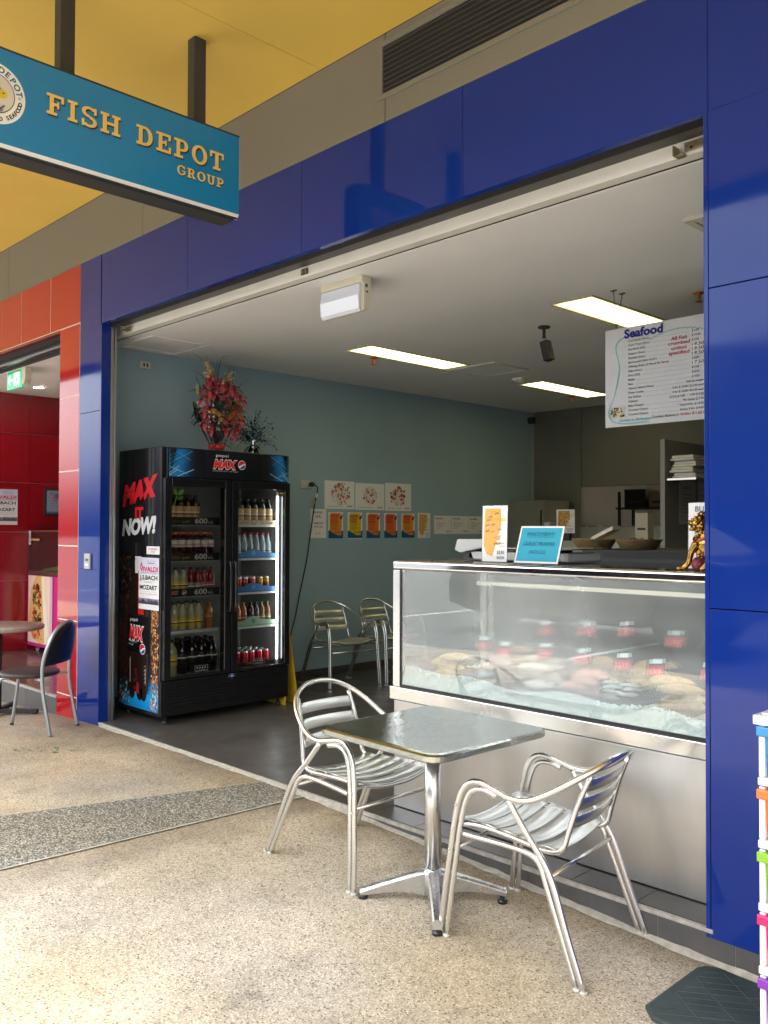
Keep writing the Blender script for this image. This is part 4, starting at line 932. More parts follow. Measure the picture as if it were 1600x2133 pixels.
# ------------------------------------------------------------------ left wall things
WX = -6.729
def wframe(): return FX(WX, 0, 0)
F = wframe(); KT = P('3a3a3a')
def food(b, F, u, v, r, seed, cols):
    rr = random.Random(seed)
    for i in range(70):
        a = rr.random()*6.28; q = r*math.sqrt(rr.random()); s_ = r*rr.uniform(.08, .22); ang = rr.random()*3
        b.poly(F, [(u+q*math.cos(a)*1.15+s_*math.cos(ang+t)*rr.uniform(.5, 1), v+q*math.sin(a)+s_*math.sin(ang+t)*rr.uniform(.4, 1)) for t in (0, 1.2, 2.4, 3.6, 4.9)], P(rr.choice(cols)), 1+i*.02)
SALAD = ['a83440', 'c04a4e', 'd8c8b0', 'e4dccb', '46603a', '33502c', 'b02c34', 'd89a88', 'b87a58']
for (u0, u1, z0, z1, sd_, lab) in ((5.735, 6.137, 1.655, 1.938, 3, 'white salad poster showing a large prawn salad, leftmost of the three above the menus'), (6.15, 6.565, 1.652, 1.928, 8, 'white salad poster showing a small green topped salad, middle of the three above the menus'), (6.58, 6.976, 1.650, 1.945, 14, 'white salad poster showing a wide tomato salad, rightmost of the three above the menus')):
    b = MB(); b.fbox(F, u0, u1, z0, z1, 0, .0015, PAPER); um = (u0+u1)/2
    F2 = FX(WX+.0015, 0, 0); food(b, F2, um+(.02 if sd_ == 3 else 0), (z0+z1)/2+.01, {3: .112, 8: .088, 14: .108}[sd_], sd_, SALAD)
    b.disc(F2, um, (z0+z1)/2+.01, {3: .12, 8: .10, 14: .115}[sd_], P('cfcfcb'), .5, 28, .1)
    b.text(F2, {3: 'Garden salad with prawns', 8: 'Fresh seafood salad', 14: 'Garden salad'}[sd_], u0+.04, z0+.022, .011, KT, 1, 'L', 0, 0, .2); b.text(F2, '$5.50', u1-.10, z0+.020, .018, KT, 1, 'L', .02, 0, .07)
    tag(b.build('salad_poster'), lab, 'poster', 'salad posters on the teal wall')
b = MB(); b.fbox(F, 5.555, 5.757, 1.362, 1.650, 0, .0015, PAPER); F2 = FX(WX+.0015, 0, 0)
for t, z, h in (('BURGER', 1.605, .022), ('DEAL', 1.565, .022), ('HAMBURGER', 1.50, .019), ('WITH CAN', 1.465, .019), ('$ 7.99', 1.40, .016)): b.text(F2, t, 5.655, z, h, KT, 1, 'C', .01, 0, {'BURGER': .11, 'DEAL': .075, 'HAMBURGER': .13, 'WITH CAN': .11, '$ 7.99': .06}[t])
tag(b.build('burger_deal_poster'), 'plain white BURGER DEAL sheet, leftmost of the lower row of wall posters', 'poster')
for i, (u0, u1, c1, c2, t1, lab) in enumerate(((5.787, 5.983, 'd88a28', 'd86a30', 'Dinner Box', 'orange and blue menu flyer next to the burger deal sheet'), (6.046, 6.250, 'd8b41e', 'c8862c', 'Lunch Box', 'yellow and blue menu flyer, the only yellow one of the row'), (6.307, 6.505, 'd8762c', 'd05c30', 'Family Box', 'orange and blue menu flyer just right of the yellow flyer'), (6.566, 6.764, 'd86c34', 'c85034', 'Snack Pack', 'orange red menu flyer below the gap between the middle and right salad posters'), (6.827, 7.033, 'd8922c', 'd86234', 'Seafood Box', 'orange and blue menu flyer next to the cream potato flyer'))):
    b = MB(); z0, z1 = 1.36, 1.622; b.fbox(F, u0, u1, z0-(.008 if i == 1 else 0), z1, 0, .0015, PAPER); w_ = u1-u0
    b.rect(F2, u0, z0, u1, z0+.075, P('12547c'), 1); b.poly(F2, [(u0, z0+.07), (u0+w_*.15, z0+.095), (u0+w_*.35, z0+.06), (u0+w_*.6, z0+.07), (u1, z0+.05), (u1, z0+.04), (u0, z0+.04)], P('12547c'), 1.2)
    b.poly(F2, [(u0+w_*.08, z0+.075), (u0+w_*.42, z0+.045), (u0+w_*.6, z0+.03), (u1-w_*.12, z0+.03), (u1-w_*.1, z1-.03), (u1-w_*.2, z1-.01), (u0+w_*.2, z1-.006), (u0+w_*.08, z1-.03)], P(c1), 2)
    b.poly(F2, [(u0+w_*.12, z1-.10), (u0+w_*.6, z1-.11), (u1-w_*.3, z1-.02), (u0+w_*.2, z1-.02)], P(c2), 2.5)
    b.poly(F2, [(u0+w_*.74, z1-.055), (u0+w_*.92, z1-.03), (u0+w_*.98, z1-.012), (u0+w_*.93, z1-.06), (u0+w_*.82, z1-.075)], P('1c3a5c'), 3)
    b.text(F2, t1, u0+w_*.15, z1-.045, .018, P('8a2c1c'), 3.5, 'L', .02, .1, w_*.55); b.text(F2, 'for one', u0+w_*.25, z1-.070, .014, P('a8381c'), 3.5, 'L', .02, .1, w_*.3)
    for q in range(8): b.rect(F2, u0+w_*.17, z1-.092-q*.012, u0+w_*(.55+.07*((q*5+i) % 3)), z1-.089-q*.012, P('6a3a1c'), 3.5)
    b.text(F2, '$15.50', u0+w_*.42, z0+.048, .024, P('b8341c'), 3.5, 'L', .02, 0, w_*.42)
    tag(b.build('menu_flyer'), lab, 'flyer', 'menu flyers on the teal wall')
def tornado(b, F, u0, z0, w_, h, cone='cf9a54', yt='d8a828', k=1, price=True):
    b.poly(F, [(u0+w_*.08, z0+h*.30), (u0+w_*.2, z0+h*.14), (u0+w_*.42, z0+h*.10), (u0+w_*.75, z0+h*.66), (u0+w_*.72, z0+h*.94), (u0+w_*.12, z0+h*.94)], P(cone), k)
    rr = random.Random(9)
    for i in range(26):
        a = rr.uniform(.12, .62); q = rr.uniform(.3, .88); b.poly(F, [(u0+w_*a, z0+h*q), (u0+w_*(a+.16), z0+h*(q+.02)), (u0+w_*(a+.15), z0+h*(q+.05)), (u0+w_*(a+.02), z0+h*(q+.035))], P(rr.choice(['d8ae70', 'c08a44', 'e0bc84', 'b87c38'])), k+1+i*.02)
    b.text(F, 'POTATO', u0+w_*.30, z0+h*.86, h*.045, P(yt), k+3, 'L', .01, 0, w_*.42); b.text(F, 'TORNADO', u0+w_*.42, z0+h*.72, h*.05, P(yt), k+3, 'L', .015, 0, w_*.52)
    if price: b.text(F, '$3.50', u0+w_*.62, z0+h*.15, h*.055, P('3a3a3a'), k+3, 'L', .01, 0, w_*.28); b.text(F, 'EACH', u0+w_*.62, z0+h*.06, h*.05, P('3a3a3a'), k+3, 'L', .01, 0, w_*.27)
    for t in (.28, .33): b.rect(F, u0+w_*.70, z0+h*t, u0+w_*.9, z0+h*t+h*.008, P('8a8a8a'), k+2)
b = MB(); b.fbox(F, 7.086, 7.287, 1.355, 1.634, 0, .0015, PAPER); tornado(b, F2, 7.086, 1.355, .2, .279)
tag(b.build('potato_flyer'), 'cream potato tornado flyer between the orange flyers and the white menu sheets', 'flyer')
for i, (u0, u1, t1, lab) in enumerate(((7.35, 7.64, 'FISH BOX', 'white menu sheet with black heading next to the potato flyer'), (7.647, 7.94, 'WHITING', 'white menu sheet, middle of the three white sheets toward the back corner'), (7.947, 8.24, 'CALAMARI', 'white menu sheet partly hidden behind the counter signs, nearest the back corner'))):
    b = MB(); b.fbox(F, u0, u1, 1.40, 1.606, 0, .0015, PAPER); b.text(F2, t1, u0+.02, 1.565, .018, KT, 1, 'L', .02, 0, .13)
    for q in range(5): b.rect(F2, u0+.04, 1.535-q*.018, u0+.04+.06+.03*((q*3) % 4), 1.539-q*.018, P('808080'), 1)
    b.text(F2, '$9.90', u1-.085, 1.42, .018, KT, 1, 'L', .02, 0, .06); tag(b.build('menu_sheet'), lab, 'menu sheet', 'white menu sheets on the teal wall')
# power point, lead
sk = thing('power_point', (WX, 5.50, 1.88), 'white power point high on the teal wall with a black plug in it', 'power point')
b = MB(); b.box(WX, WX+.012, 5.425, 5.572, 1.845, 1.925, mat('cream_plastic', (.52, .50, .44), .4)); b.box(WX+.0125, WX+.02, 5.44, 5.49, 1.86, 1.91, mat('cream_plastic')); b.build('cover', sk, bevel=.004)
b = MB(); b.lathe([(.024, 0), (.024, .03), (.018, .045), (0, .045)], (0, 0, 0), BLACK, 12, axis=Frame((WX+.0205, 5.54, 1.888), (0, 1, 0), (0, 0, 1))); b.build('plug', sk)
b = MB(); b.tube(catmull([(WX+.06, 5.545, 1.885), (WX+.07, 5.585, 1.86), (WX+.045, 5.60, 1.80), (WX+.03, 5.59, 1.72), (WX+.02, 5.575, 1.60), (WX+.015, 5.54, 1.38), (WX+.015, 5.50, 1.15), (WX+.015, 5.42, .85), (WX+.02, 5.36, .62), (WX+.03, 5.28, .40), (WX+.05, 5.20, .22), (WX+.08, 5.05, .04), (WX+.1, 4.8, .012)], 6), .006, BLACK, 6)
b.box(WX+.028, WX+.034, 5.55, 5.585, 1.70, 1.742, mat('yellow_test_tag', (.45, .33, .06), .5)); b.box(WX+.036, WX+.052, 5.586, 5.604, 1.76, 1.80, PAPER)
tag(b.build('power_lead'), 'long black power lead hanging down the teal wall from the power point', 'power lead')
b = MB(); b.box(WX, WX+.02, 3.69, 3.79, 2.795, 2.853, mat('cream_plastic')); b.box(WX+.0202, WX+.022, 3.72, 3.735, 2.81, 2.84, DGREY); b.box(WX+.0202, WX+.022, 3.75, 3.765, 2.81, 2.84, DGREY)
tag(b.build('wall_plate', bevel=.003), 'small cream plate high on the teal wall above the fridge, near the opening', 'wall plate')
b = MB(); b.tube([(WX, 9.10, 2.83), (WX+.06, 9.08, 2.84)], .012, MATTE, 8); b.box(WX+.05, WX+.12, 9.03, 9.10, 2.78, 2.86, MATTE); tag(b.build('corner_speaker', bevel=.004), 'small black speaker up in the far corner of the shop where teal wall meets ceiling', 'speaker')
# ------------------------------------------------------------------ ceiling things
LP = mat('light_panel', (1., .87, .38), .5, emit=2.2); LPE = mat('light_panel_edge', (.9, .72, .26), .5, emit=.34); LFR = mat('light_frame', (.42, .38, .30), .5)
for (x0, x1, y0, y1, lab) in ((-5.48, -5.185, 4.905, 6.12, 'long yellow lit ceiling panel left of centre, above the middle of the teal wall'), (-3.395, -3.09, 4.855, 6.05, 'yellow lit ceiling panel just in front of and above the hanging seafood board'), (-5.51, -5.22, 7.31, 8.55, 'farthest yellow lit ceiling panel, towards the back wall')):
    t = thing('ceiling_light', ((x0+x1)/2, (y0+y1)/2, 2.94), lab, 'ceiling light', 'lit ceiling panels')
    b = MB(); b.box(x0-.012, x0, y0-.012, y1+.012, 2.934, 2.9399, LFR); b.box(x1, x1+.012, y0-.012, y1+.012, 2.934, 2.9399, LFR); b.box(x0, x1, y0-.012, y0, 2.934, 2.9399, LFR); b.box(x0, x1, y1, y1+.012, 2.934, 2.9399, LFR); b.build('frame', t)
    b = MB(); b.box(x0+.022, x1-.022, y0+.03, y1-.03, 2.9365, 2.9392, LP); b.box(x0, x1, y0, y1, 2.9376, 2.9396, LPE); b.build('diffuser', t)
def hatch(x0, x1, y0, y1, lab, name='ceiling_hatch'):
    t = thing(name, ((x0+x1)/2, (y0+y1)/2, 2.94), lab, 'ceiling hatch')
    m = mat('hatch_frame', (.72, .70, .66), .5); b = MB(); s_ = .022
    b.box(x0, x1, y0, y0+s_, 2.928, 2.9399, m); b.box(x0, x1, y1-s_, y1, 2.928, 2.9399, m); b.box(x0, x0+s_, y0+s_, y1-s_, 2.928, 2.9399, m); b.box(x1-s_, x1, y0+s_, y1-s_, 2.928, 2.9399, m); b.build('frame', t, bevel=.002)
    b = MB(); b.box(x0+s_, x1-s_, y0+s_, y1-s_, 2.935, 2.9395, CEIL); b.build('panel', t)
hatch(-6.62, -6.10, 3.46, 3.98, 'square hatch in the ceiling by the opening, above the drinks fridge'); hatch(-5.48, -4.92, 6.16, 6.68, 'square hatch in the ceiling between the two left light panels')
vt = thing('ceiling_vent', (-1.80, 4.1, 2.94), 'cream air vent in the ceiling beside the right pier', 'air vent')
b = MB(); m = mat('vent_cream', (.55, .52, .42), .5); b.box(-2.02, -1.6, 3.965, 4.005, 2.925, 2.9399, m); b.box(-2.02, -1.6, 4.215, 4.255, 2.925, 2.9399, m); b.box(-2.02, -1.98, 4.005, 4.215, 2.925, 2.9399, m); b.build('frame', vt, bevel=.002)
b = MB()
for i in range(6): b.add([(-1.98, 4.01+i*.034, 2.938), (-1.6, 4.01+i*.034, 2.938), (-1.6, 4.03+i*.034, 2.928), (-1.98, 4.03+i*.034, 2.928)], [(0, 1, 2, 3)], m)
b.box(-1.98, -1.6, 4.005, 4.215, 2.9385, 2.9395, DGREY); b.build('louvres', vt)
em = thing('emergency_light', (-3.96, 3.54, 2.94), 'white emergency light box with frosted lens on the ceiling just inside the opening', 'emergency light')
Fe = Frame((-4.26, 3.53, 2.765), (1, 0, 0), (0, -.0, 1)); cr_ = mat('aged_cream_plastic', (.58, .54, .42), .35, coat=.2)
b = MB(); b.prism(Frame((-4.15, 3.50, 2.735), (0, 1, 0), (0, 0, 1)), [(.012, .0), (.05, .0), (.075, .04), (.075, .2049), (-.004, .2049), (-.002, .165), (.012, .16)], 0, .375, cr_); b.build('body', em, bevel=.005)
b = MB(); LENS = mat('frosted_lens', (.60, .62, .70), .12, coat=.6, spec=.6); b.prism(Frame((-4.142, 3.50, 2.735), (0, 1, 0), (0, 0, 1)), [(-.006, .012), (.008, -.006), (.0115, -.006), (.0115, .158), (-.003, .158), (-.012, .09)], 0, .345, LENS); b.build('lens', em, bevel=.004)
b = MB(); b.box(-3.7745, -3.772, 3.525, 3.54, 2.87, 2.89, DGREY); b.box(-3.7745, -3.772, 3.53, 3.545, 2.84, 2.85, DGREY); b.build('switch', em)
sc_ = thing('security_camera', (-3.81, 5.35, 2.94), 'small black security camera hanging from the ceiling between the light panels', 'camera')
b = MB(); b.lathe([(.045, 0), (.045, -.012), (.012, -.02), (.011, -.07), (.016, -.085), (0, -.085)], (-3.81, 5.35, 2.94), MATTE, 14); b.build('mount', sc_)
b = MB(); Fc = Frame((-3.80, 5.35, 2.83), (.25, 0, -1), (0, 1, 0)); b.prism(Fc, [(0, -.035), (.15, -.035), (.15, .035), (0, .035)], -.03, .03, MATTE); b.prism(Fc, [(.05, -.015), (.09, -.015), (.09, .015), (.05, .015)], .03, .045, DGREY); b.build('body', sc_, bevel=.006)
for x, y, lab in ((-5.55, 5.285, 'orange sprinkler head below the left light panel'), (-2.58, 5.27, 'orange sprinkler head on the ceiling beside the right pier'), (-5.6, 8.39, 'farthest sprinkler head, just beyond the far light panel')):
    b = MB(); OR = mat('sprinkler_orange', (.45, .12, .05), .4, .5); b.lathe([(.035, 0), (.035, -.006), (.012, -.012), (.010, -.03), (.014, -.04), (.004, -.042), (.004, -.055), (.024, -.056), (.024, -.059), (0, -.059)], (x, y, 2.94), OR, 12)
    tag(b.build('sprinkler'), lab, 'sprinkler', 'ceiling sprinklers')
b = MB(); b.lathe([(.075, 0), (.075, -.012), (.05, -.035), (0, -.04)], (-5.29, 7.02, 2.94), WHITE, 20); tag(b.build('smoke_detector'), 'round white smoke detector on the ceiling in front of the far light panel', 'smoke detector')
# ------------------------------------------------------------------ seafood price board
bd = thing('menu_board', (-2.4, 4.87, 2.09), 'white Seafood price board hanging on chains from the ceiling beside the right pier', 'price board')
BW = mat('board_white', (.60, .61, .63), .4, var=(3, .03)); F = FF(0, 4.866, 0)
b = MB(); b.box(-3.0, -1.75, 4.866, 4.878, 2.09, 2.70, BW); b.build('board', bd)
b = MB(); TQ = P('8fb8bc'); DT = P('4a4c50')
cv = catmull([(-2.84, 2.66), (-2.93, 2.58), (-2.90, 2.45), (-2.92, 2.30), (-2.97, 2.20), (-2.94, 2.11)] and [Vector((a, c, 0)) for a, c in [(-2.80, 2.67), (-2.92, 2.60), (-2.90, 2.45), (-2.93, 2.30), (-2.975, 2.17), (-2.90, 2.11), (-2.7, 2.105)]], 8)
for i in range(len(cv)-1):
    p, q = cv[i], cv[i+1]; t = .0025+.003*abs(math.sin(i*.25)); d = (q-p).normalized(); nn = Vector((-d.y, d.x, 0))*t
    b.poly(F, [tuple((p+nn)[:2]), tuple((p-nn)[:2]), tuple((q-nn)[:2]), tuple((q+nn)[:2])], TQ, 1)
for i in range(30):
    x = -2.70+i*.03; y = 2.60+.03*math.sin(i*.28)+.02*(i/30); b.poly(F, [(x, y), (x+.03, y+.004), (x+.03, y+.012), (x, y+.008)], TQ, .6)
b.build('wave_print', bd)
b = MB(); b.text(F, 'Seafood', -2.867, 2.632, .053, P('a8a8d8'), 1, 'L', .05, 0, .262); b.text(F, 'Seafood', -2.865, 2.634, .050, P('20227a'), 2, 'L', .035, 0, .258)
items = [('Cod (South Africa)', '$ 6.50'), ('Coral Trout (Aust.)', '$ 10.80'), ('Sea Perch (NZ)', '$ 9.00'), ('Snapper (Aust.)', '$'), ('Sweetlip (Aust.)', '$'), ('Barramundi (Wild AUST.)', '$'), ('Whiting (Aust.) (3 Pieces Per Serve)', '$ 8.80'), ('Flake (Aust.)', '$'), ('Dory (NZ)', '$ 7.50'), ('Mullet', '$ 4.50'), ('Basa', '$ 4.50'), ('Atlantic Salmon (Aust.)', 'Sold by weight'), ('Prawn Cutlets', '6 for $ 12.00 / $ 2.50 each'), ('Sea Scallops', '6 for $ 12.00 / $ 2.50 each'), ('Calamari', '1/2 Dz $ 5.00      1 Dz $ 9.50'), ('Baby Octopus', 'Per Serve  $ 7.95'), ('Crumbed Oysters', 'Tassie 6 for  $ 14.00'), ('Crumbed Oysters', 'Sydney 6 for  $ 9.00')]
PR = -2.355
for i, (a, c) in enumerate(items):
    z = 2.607-i*.0267; sz = .0125
    vs, _ = text_mesh(a, .012); wa = (max(p[0] for p in vs)-min(p[0] for p in vs))*sz/.7*1.02
    b.text(F, a, -2.838, z, sz, DT, 2, 'L', .012, .12, wa)
    if c.startswith('$'): b.text(F, c, PR-.07, z, sz, DT, 2, 'L', .012); xr = PR-.09
    else:
        vs, _ = text_mesh(c, .012); wc = (max(p[0] for p in vs)-min(p[0] for p in vs))*sz/.7*1.0; b.text(F, c, PR, z, sz, DT, 2, 'R', .012, 0, wc); xr = PR-wc-.01
    if -2.83+wa < xr and i != 14: b.rect(F, -2.825+wa, z+.001, xr, z+.0022, P('a0a4a8'), 1)
for i, t in enumerate(('All Fish', 'crumbed', 'unless', 'specified')): b.text(F, t, -2.505, 2.573-i*.029, .021, P('b8333c'), 3, 'C', .01, .1, (.10, .135, .095, .13)[i])
for i in (3, 4, 5, 7): b.rect(F, PR-.062, 2.600-i*.0267, PR+.012, 2.6265-i*.0267, P('dcdcd8'), 3); b.text(F, '7.50' if i == 7 else '9.50', PR-.055, 2.604-i*.0267, .0185, P('202024'), 4, 'L', .015, .15, .058)
b.text(F, 'Cooked to Perfection', -2.905, 2.118, .018, P('38a8bc'), 2, 'L', .01, .2, .215); b.text(F, 'Crumbed, Battered or', -2.68, 2.124, .015, DT, 2, 'L', .012, .1, .175); b.text(F, 'Grilled $ 1.00 Extra', -2.498, 2.124, .015, P('b8333c'), 2, 'L', .012, .1, .19)
b.build('lettering', bd)
b = MB(); rr = random.Random(3)
b.rect(F, -2.965, 2.145, -2.862, 2.212, P('c8c4ae'), 1)
for i in range(46):
    u = rr.uniform(-2.958, -2.87); v = rr.uniform(2.152, 2.205); s_ = rr.uniform(.003, .009); b.disc(F, u, v, s_, P(rr.choice(['5a5030', 'e0d8c0', '8a7a48', '3a3820', 'd4ccb0', '6a7048'])), 2+i*.03, 6)
b.build('dish_picture', bd)
for i, x in enumerate((-2.925, -1.85)):
    for dy in (-.03, .07):
        b = MB(); z = 2.69
        while z < 2.93: b.tube([(x+.003*math.cos(a), 4.872+dy*(z-2.69)/.24+(.003*math.sin(a) if int(z*60) % 2 else 0), z+.008*math.sin(a+.5)) for a in [j*6.283/8 for j in range(8)]], .0013, DGREY, 4, closed=True); z += .0155
        b.tube([(x, 4.872+dy, 2.925), (x, 4.872+dy, 2.94)], .004, DGREY, 5); b.box(x-.02, x+.02, 4.872+dy-.006, 4.872+dy+.006, 2.934, 2.9399, DGREY)
        b.build('chain', bd)
# ------------------------------------------------------------------ yellow floor sign behind the fridge
ws = thing('wet_floor_sign', (-5.99, 4.60, 0), 'yellow folding wet floor sign tucked behind the right side of the drinks fridge', 'floor sign')
YP = mat('yellow_plastic', (.62, .40, .02), .4)
for s_ in (1, -1):
    b = MB(); a = .16; 
    b.add([(-6.12, 4.60+s_*.075, .0), (-5.80, 4.60+s_*.075, .0), (-5.85, 4.60+s_*.012, .62), (-6.07, 4.60+s_*.012, .62), (-6.12, 4.60+s_*.06, .0), (-5.80, 4.60+s_*.06, .0), (-5.85, 4.60+s_*.004, .62), (-6.07, 4.60+s_*.004, .62)], [(0, 1, 2, 3), (7, 6, 5, 4), (0, 4, 5, 1), (1, 5, 6, 2), (2, 6, 7, 3), (3, 7, 4, 0)], YP)
    b.build('panel', ws, bevel=.004)
# ------------------------------------------------------------------ seafood display counter
CX0, CX1, CY0, CY1 = -3.31, .6, 3.297, 4.13
ct = thing('display_counter', (-2.4, 3.7, 0), 'long stainless steel seafood display counter with misted front glass', 'display counter')
b = MB(); b.box(CX0+.004, CX1, CY0+.006, CY1-.04, .0065, .555, BRUSH)
for x in (-1.52,): pass
b.build('base_panel', ct, bevel=.003)
b = MB(); b.box(CX0+.03, CX1, CY0+.05, CY1-.06, .0042, .0062, MATTE); b.build('plinth', ct)
b = MB(); b.box(CX0-.012, CX1, CY0-.012, CY0+.03, .562, .628, STEEL); b.box(CX0-.012, CX0+.03, CY0+.0305, CY1, .562, .628, STEEL); b.box(CX0+.006, CX1, CY0+.008, CY0+.03, .5555, .5615, MATTE); b.build('ledge', ct, bevel=.003)
b = MB(); b.box(CX0+.055, CX1, CY0+.003, CY0+.018, .6285, .643, BLACK); b.box(CX0+.05, CX0+.055, CY0+.002, CY0+.018, .6285, 1.238, BLACK); b.build('gasket', ct)
b = MB(); b.box(CX0, CX0+.05, CY0, CY0+.045, .6282, 1.238, STEEL); b.box(CX0, CX0+.045, CY1-.045, CY1, .6282, 1.238, STEEL); b.build('corner_post', ct, bevel=.003)
b = MB(); MIR = mat('mirror_steel', (.66, .66, .68), .07, 1, bump=(2.2, .25, .02, (1, 1, .6)), rvar=(5, .04)); b.box(CX0-.002, CX1, CY0-.004, CY0+.04, 1.2385, 1.288, MIR); b.box(CX0-.002, CX0+.04, CY0+.0405, CY1, 1.2385, 1.288, MIR); b.build('top_rail', ct, bevel=.014, seg=4)
CG = glass('misted_case_glass', (.84, .89, .86), .25, (.72, .76, .75), base=.09, mul=1.7, fogscale=1.3, blur=.19)
b = MB(); b.add([(CX0+.055, CY0+.010, .643), (CX1, CY0+.010, .643), (CX1, CY0+.010, 1.2385), (CX0+.055, CY0+.010, 1.2385)], [(0, 1, 2, 3)], CG); b.build('front_glass', ct)
SG = glass('side_glass', (.85, .90, .87), .05, base=.06)
b = MB(); b.add([(CX0+.010, CY0+.045, .628), (CX0+.010, CY1-.045, .628), (CX0+.010, CY1-.045, 1.2385), (CX0+.010, CY0+.045, 1.2385)], [(0, 1, 2, 3)], SG); b.build('side_glass', ct)
TG = mat('dark_glass_top', (.03, .034, .034), .08, coat=.6); b = MB(); b.box(CX0+.0405, CX1, CY0+.0405, CY1-.02, 1.272, 1.284, TG); b.build('glass_top', ct)
b = MB(); b.box(CX0+.05, CX1, CY1-.05, CY1-.03, .64, 1.24, mat('case_back', (.06, .062, .06), .4)); b.box(-1.9, -1.88, CY1-.052, CY1-.0505, .64, 1.24, STEEL); b.build('back_panel', ct)
b = MB(); b.box(CX0+.05, CX1, CY0+.03, CY1-.052, .60, .615, mat('case_deck', (.16, .16, .155), .4, .5)); b.build('deck', ct)
b = MB(); b.tube([(CX0+.08, CY0+.06, 1.252), (CX1, CY0+.06, 1.252)], .009, mat('tube_cover', (.95, .97, 1.), .5, emit=13), 8); b.build('hidden_ice_lamp', ct)  # unseen glowing tube, added behind the top rail to brighten the ice
b = MB(); b.box(CX0+.3, CX1, CY0+.36, CY0+.50, 1.165, 1.172, SG); b.box(CX0+.3, CX1, CY0+.355, CY0+.36, 1.158, 1.178, mat('cream_edge', (.60, .55, .42), .5)); b.build('glass_shelf', ct)
# small white clip on the left end
b = MB(); b.box(CX0-.025, CX0-.003, CY0+.03, CY0+.06, .95, .99, WHITE); b.tube([(CX0-.014, CY0+.045, .95), (CX0-.014, CY0+.045, .64)], .005, WHITE, 6); b.build('hinge', ct, bevel=.002)
# crushed ice bed
ICE = mat('crushed_ice', (.78, .88, .86), .35, spec=.6, bump=(220, .6, .004), var=(60, .12))
rr = random.Random(12); b = MB(); nx, ny = 260, 34; vs = []
def icez(x, t):
    base = .650+.052*math.exp(-((t-.03)/.14)**2)+.010*math.sin(x*5.3)+.012*math.sin(x*13)+.018*math.exp(-((x+2.95)/.25)**2)
    return base
for i in range(nx+1):
    for j in range(ny+1):
        x = CX0+.058+(CX1-CX0-.06)*i/nx; t = j/ny; vs.append((x, CY0+.012 if j == 0 else CY0+.014+.76*t, .642 if j == 0 else icez(x, t)+rr.uniform(-.008, .012)))
b.add(vs, [(i*(ny+1)+j, (i+1)*(ny+1)+j, (i+1)*(ny+1)+j+1, i*(ny+1)+j+1) for i in range(nx) for j in range(ny)], ICE)
for i in range(1700):
    x = rr.uniform(CX0+.07, -1.3); t = rr.random()**2*.3; s_ = rr.uniform(.004, .010); p = Vector((x, CY0+.022+.76*t, icez(x, t)+.004)); 
    q = [p+Vector([rr.uniform(-s_, s_) for _ in range(3)]) for _ in range(4)]; b.add(q, [(0, 1, 2), (0, 2, 3), (0, 3, 1), (1, 3, 2)], ICE)
tag(b.build('crushed_ice'), 'bed of crushed ice along the front of the seafood counter', 'ice', kind='stuff')
# black display trays, fish, tickets
TRAYM = mat('tray_black', (.02, .02, .02), .3)
def lump(b, c, L_, w_, h, ang, m, seed):
    rr = random.Random(seed); n, k = 14, 8; vs = []; ca, sa = math.cos(ang), math.sin(ang)
    for i in range(k+1):
        ph = math.pi*i/k
        for j in range(n):
            a = 6.283*j/n; r_ = 1+.12*math.sin(3*a+seed)+.05*rr.uniform(-1, 1); x = L_*math.sin(ph)*math.cos(a)*r_; y = w_*math.sin(ph)*math.sin(a)*r_*(1-.35*math.cos(a)); z = h*math.cos(ph)*(1 if math.cos(ph) > 0 else .3)
            vs.append((c[0]+x*ca-y*sa, c[1]+x*sa+y*ca, c[2]+z))
    b.add(vs, [(i*n+j, (i+1)*n+j, (i+1)*n+(j+1) % n, i*n+(j+1) % n) for i in range(k) for j in range(n)], m, True)
FM = {'pink': mat('salmon_pink', (.62, .28, .22), .35, coat=.3, var=(25, .2)), 'white': mat('white_fillet', (.68, .60, .52), .35, coat=.3, var=(20, .15)), 'tan': mat('crumbed_tan', (.55, .38, .20), .6, var=(60, .25)), 'rose': mat('rosy_fillet', (.62, .42, .36), .35, coat=.3, var=(20, .2)), 'grey': mat('grey_prawn', (.45, .47, .44), .35, coat=.3, var=(40, .2))}
piles = [(-3.03, 3.46, 'tan', 'tan crumbed pieces piled at the left end of the ice', 4), (-2.80, 3.56, 'rose', 'pale pink fillets second from the left on the ice', 4), (-2.52, 3.52, 'white', 'large white fillets near the middle of the ice', 4), (-2.27, 3.50, 'pink', 'salmon pink fillets right of the white fillets', 4), (-2.06, 3.47, 'grey', 'grey prawns on the ice in front of the dark tray', 9), (-1.80, 3.46, 'tan', 'tan crumbed fillets at the right end of the ice', 5),
         (-2.86, 3.80, 'tan', 'tan pieces in the back row under the first red tickets', 5), (-2.62, 3.80, 'white', 'cream fillets in the back row behind the white fillets', 4), (-2.36, 3.82, 'tan', 'orange tan pieces in the back row near the middle', 5), (-2.08, 3.84, 'tan', 'small tan pieces in the back row right of centre', 5)]
for i, (x, y, mk, lab, n) in enumerate(piles):
    t = thing('fish_tray', (x, y, .70), 'black tray with '+lab, 'tray of fish', 'trays of fish in the display counter')
    b = MB(); b.box(x-.105, x+.105, y-.10, y+.10, .692, .70, TRAYM); b.box(x-.105, x+.105, y+.092, y+.10, .7002, .735, TRAYM); b.build('tray', t, bevel=.003)
    b = MB(); q = random.Random(i)
    for j in range(n):
        a = q.uniform(-.5, .9); lump(b, (x+q.uniform(-.05, .05), y+q.uniform(-.05, .05), .715+.024*j if mk != 'grey' else .71+.008*j), .10 if mk != 'grey' else .045, .05 if mk != 'grey' else .016, .032 if mk != 'grey' else .014, a, FM[mk], i*7+j)
    b.build('fish', t)
TR = mat('ticket_red', (.55, .02, .03), .4); TB = mat('ticket_black', (.02, .02, .022), .4)
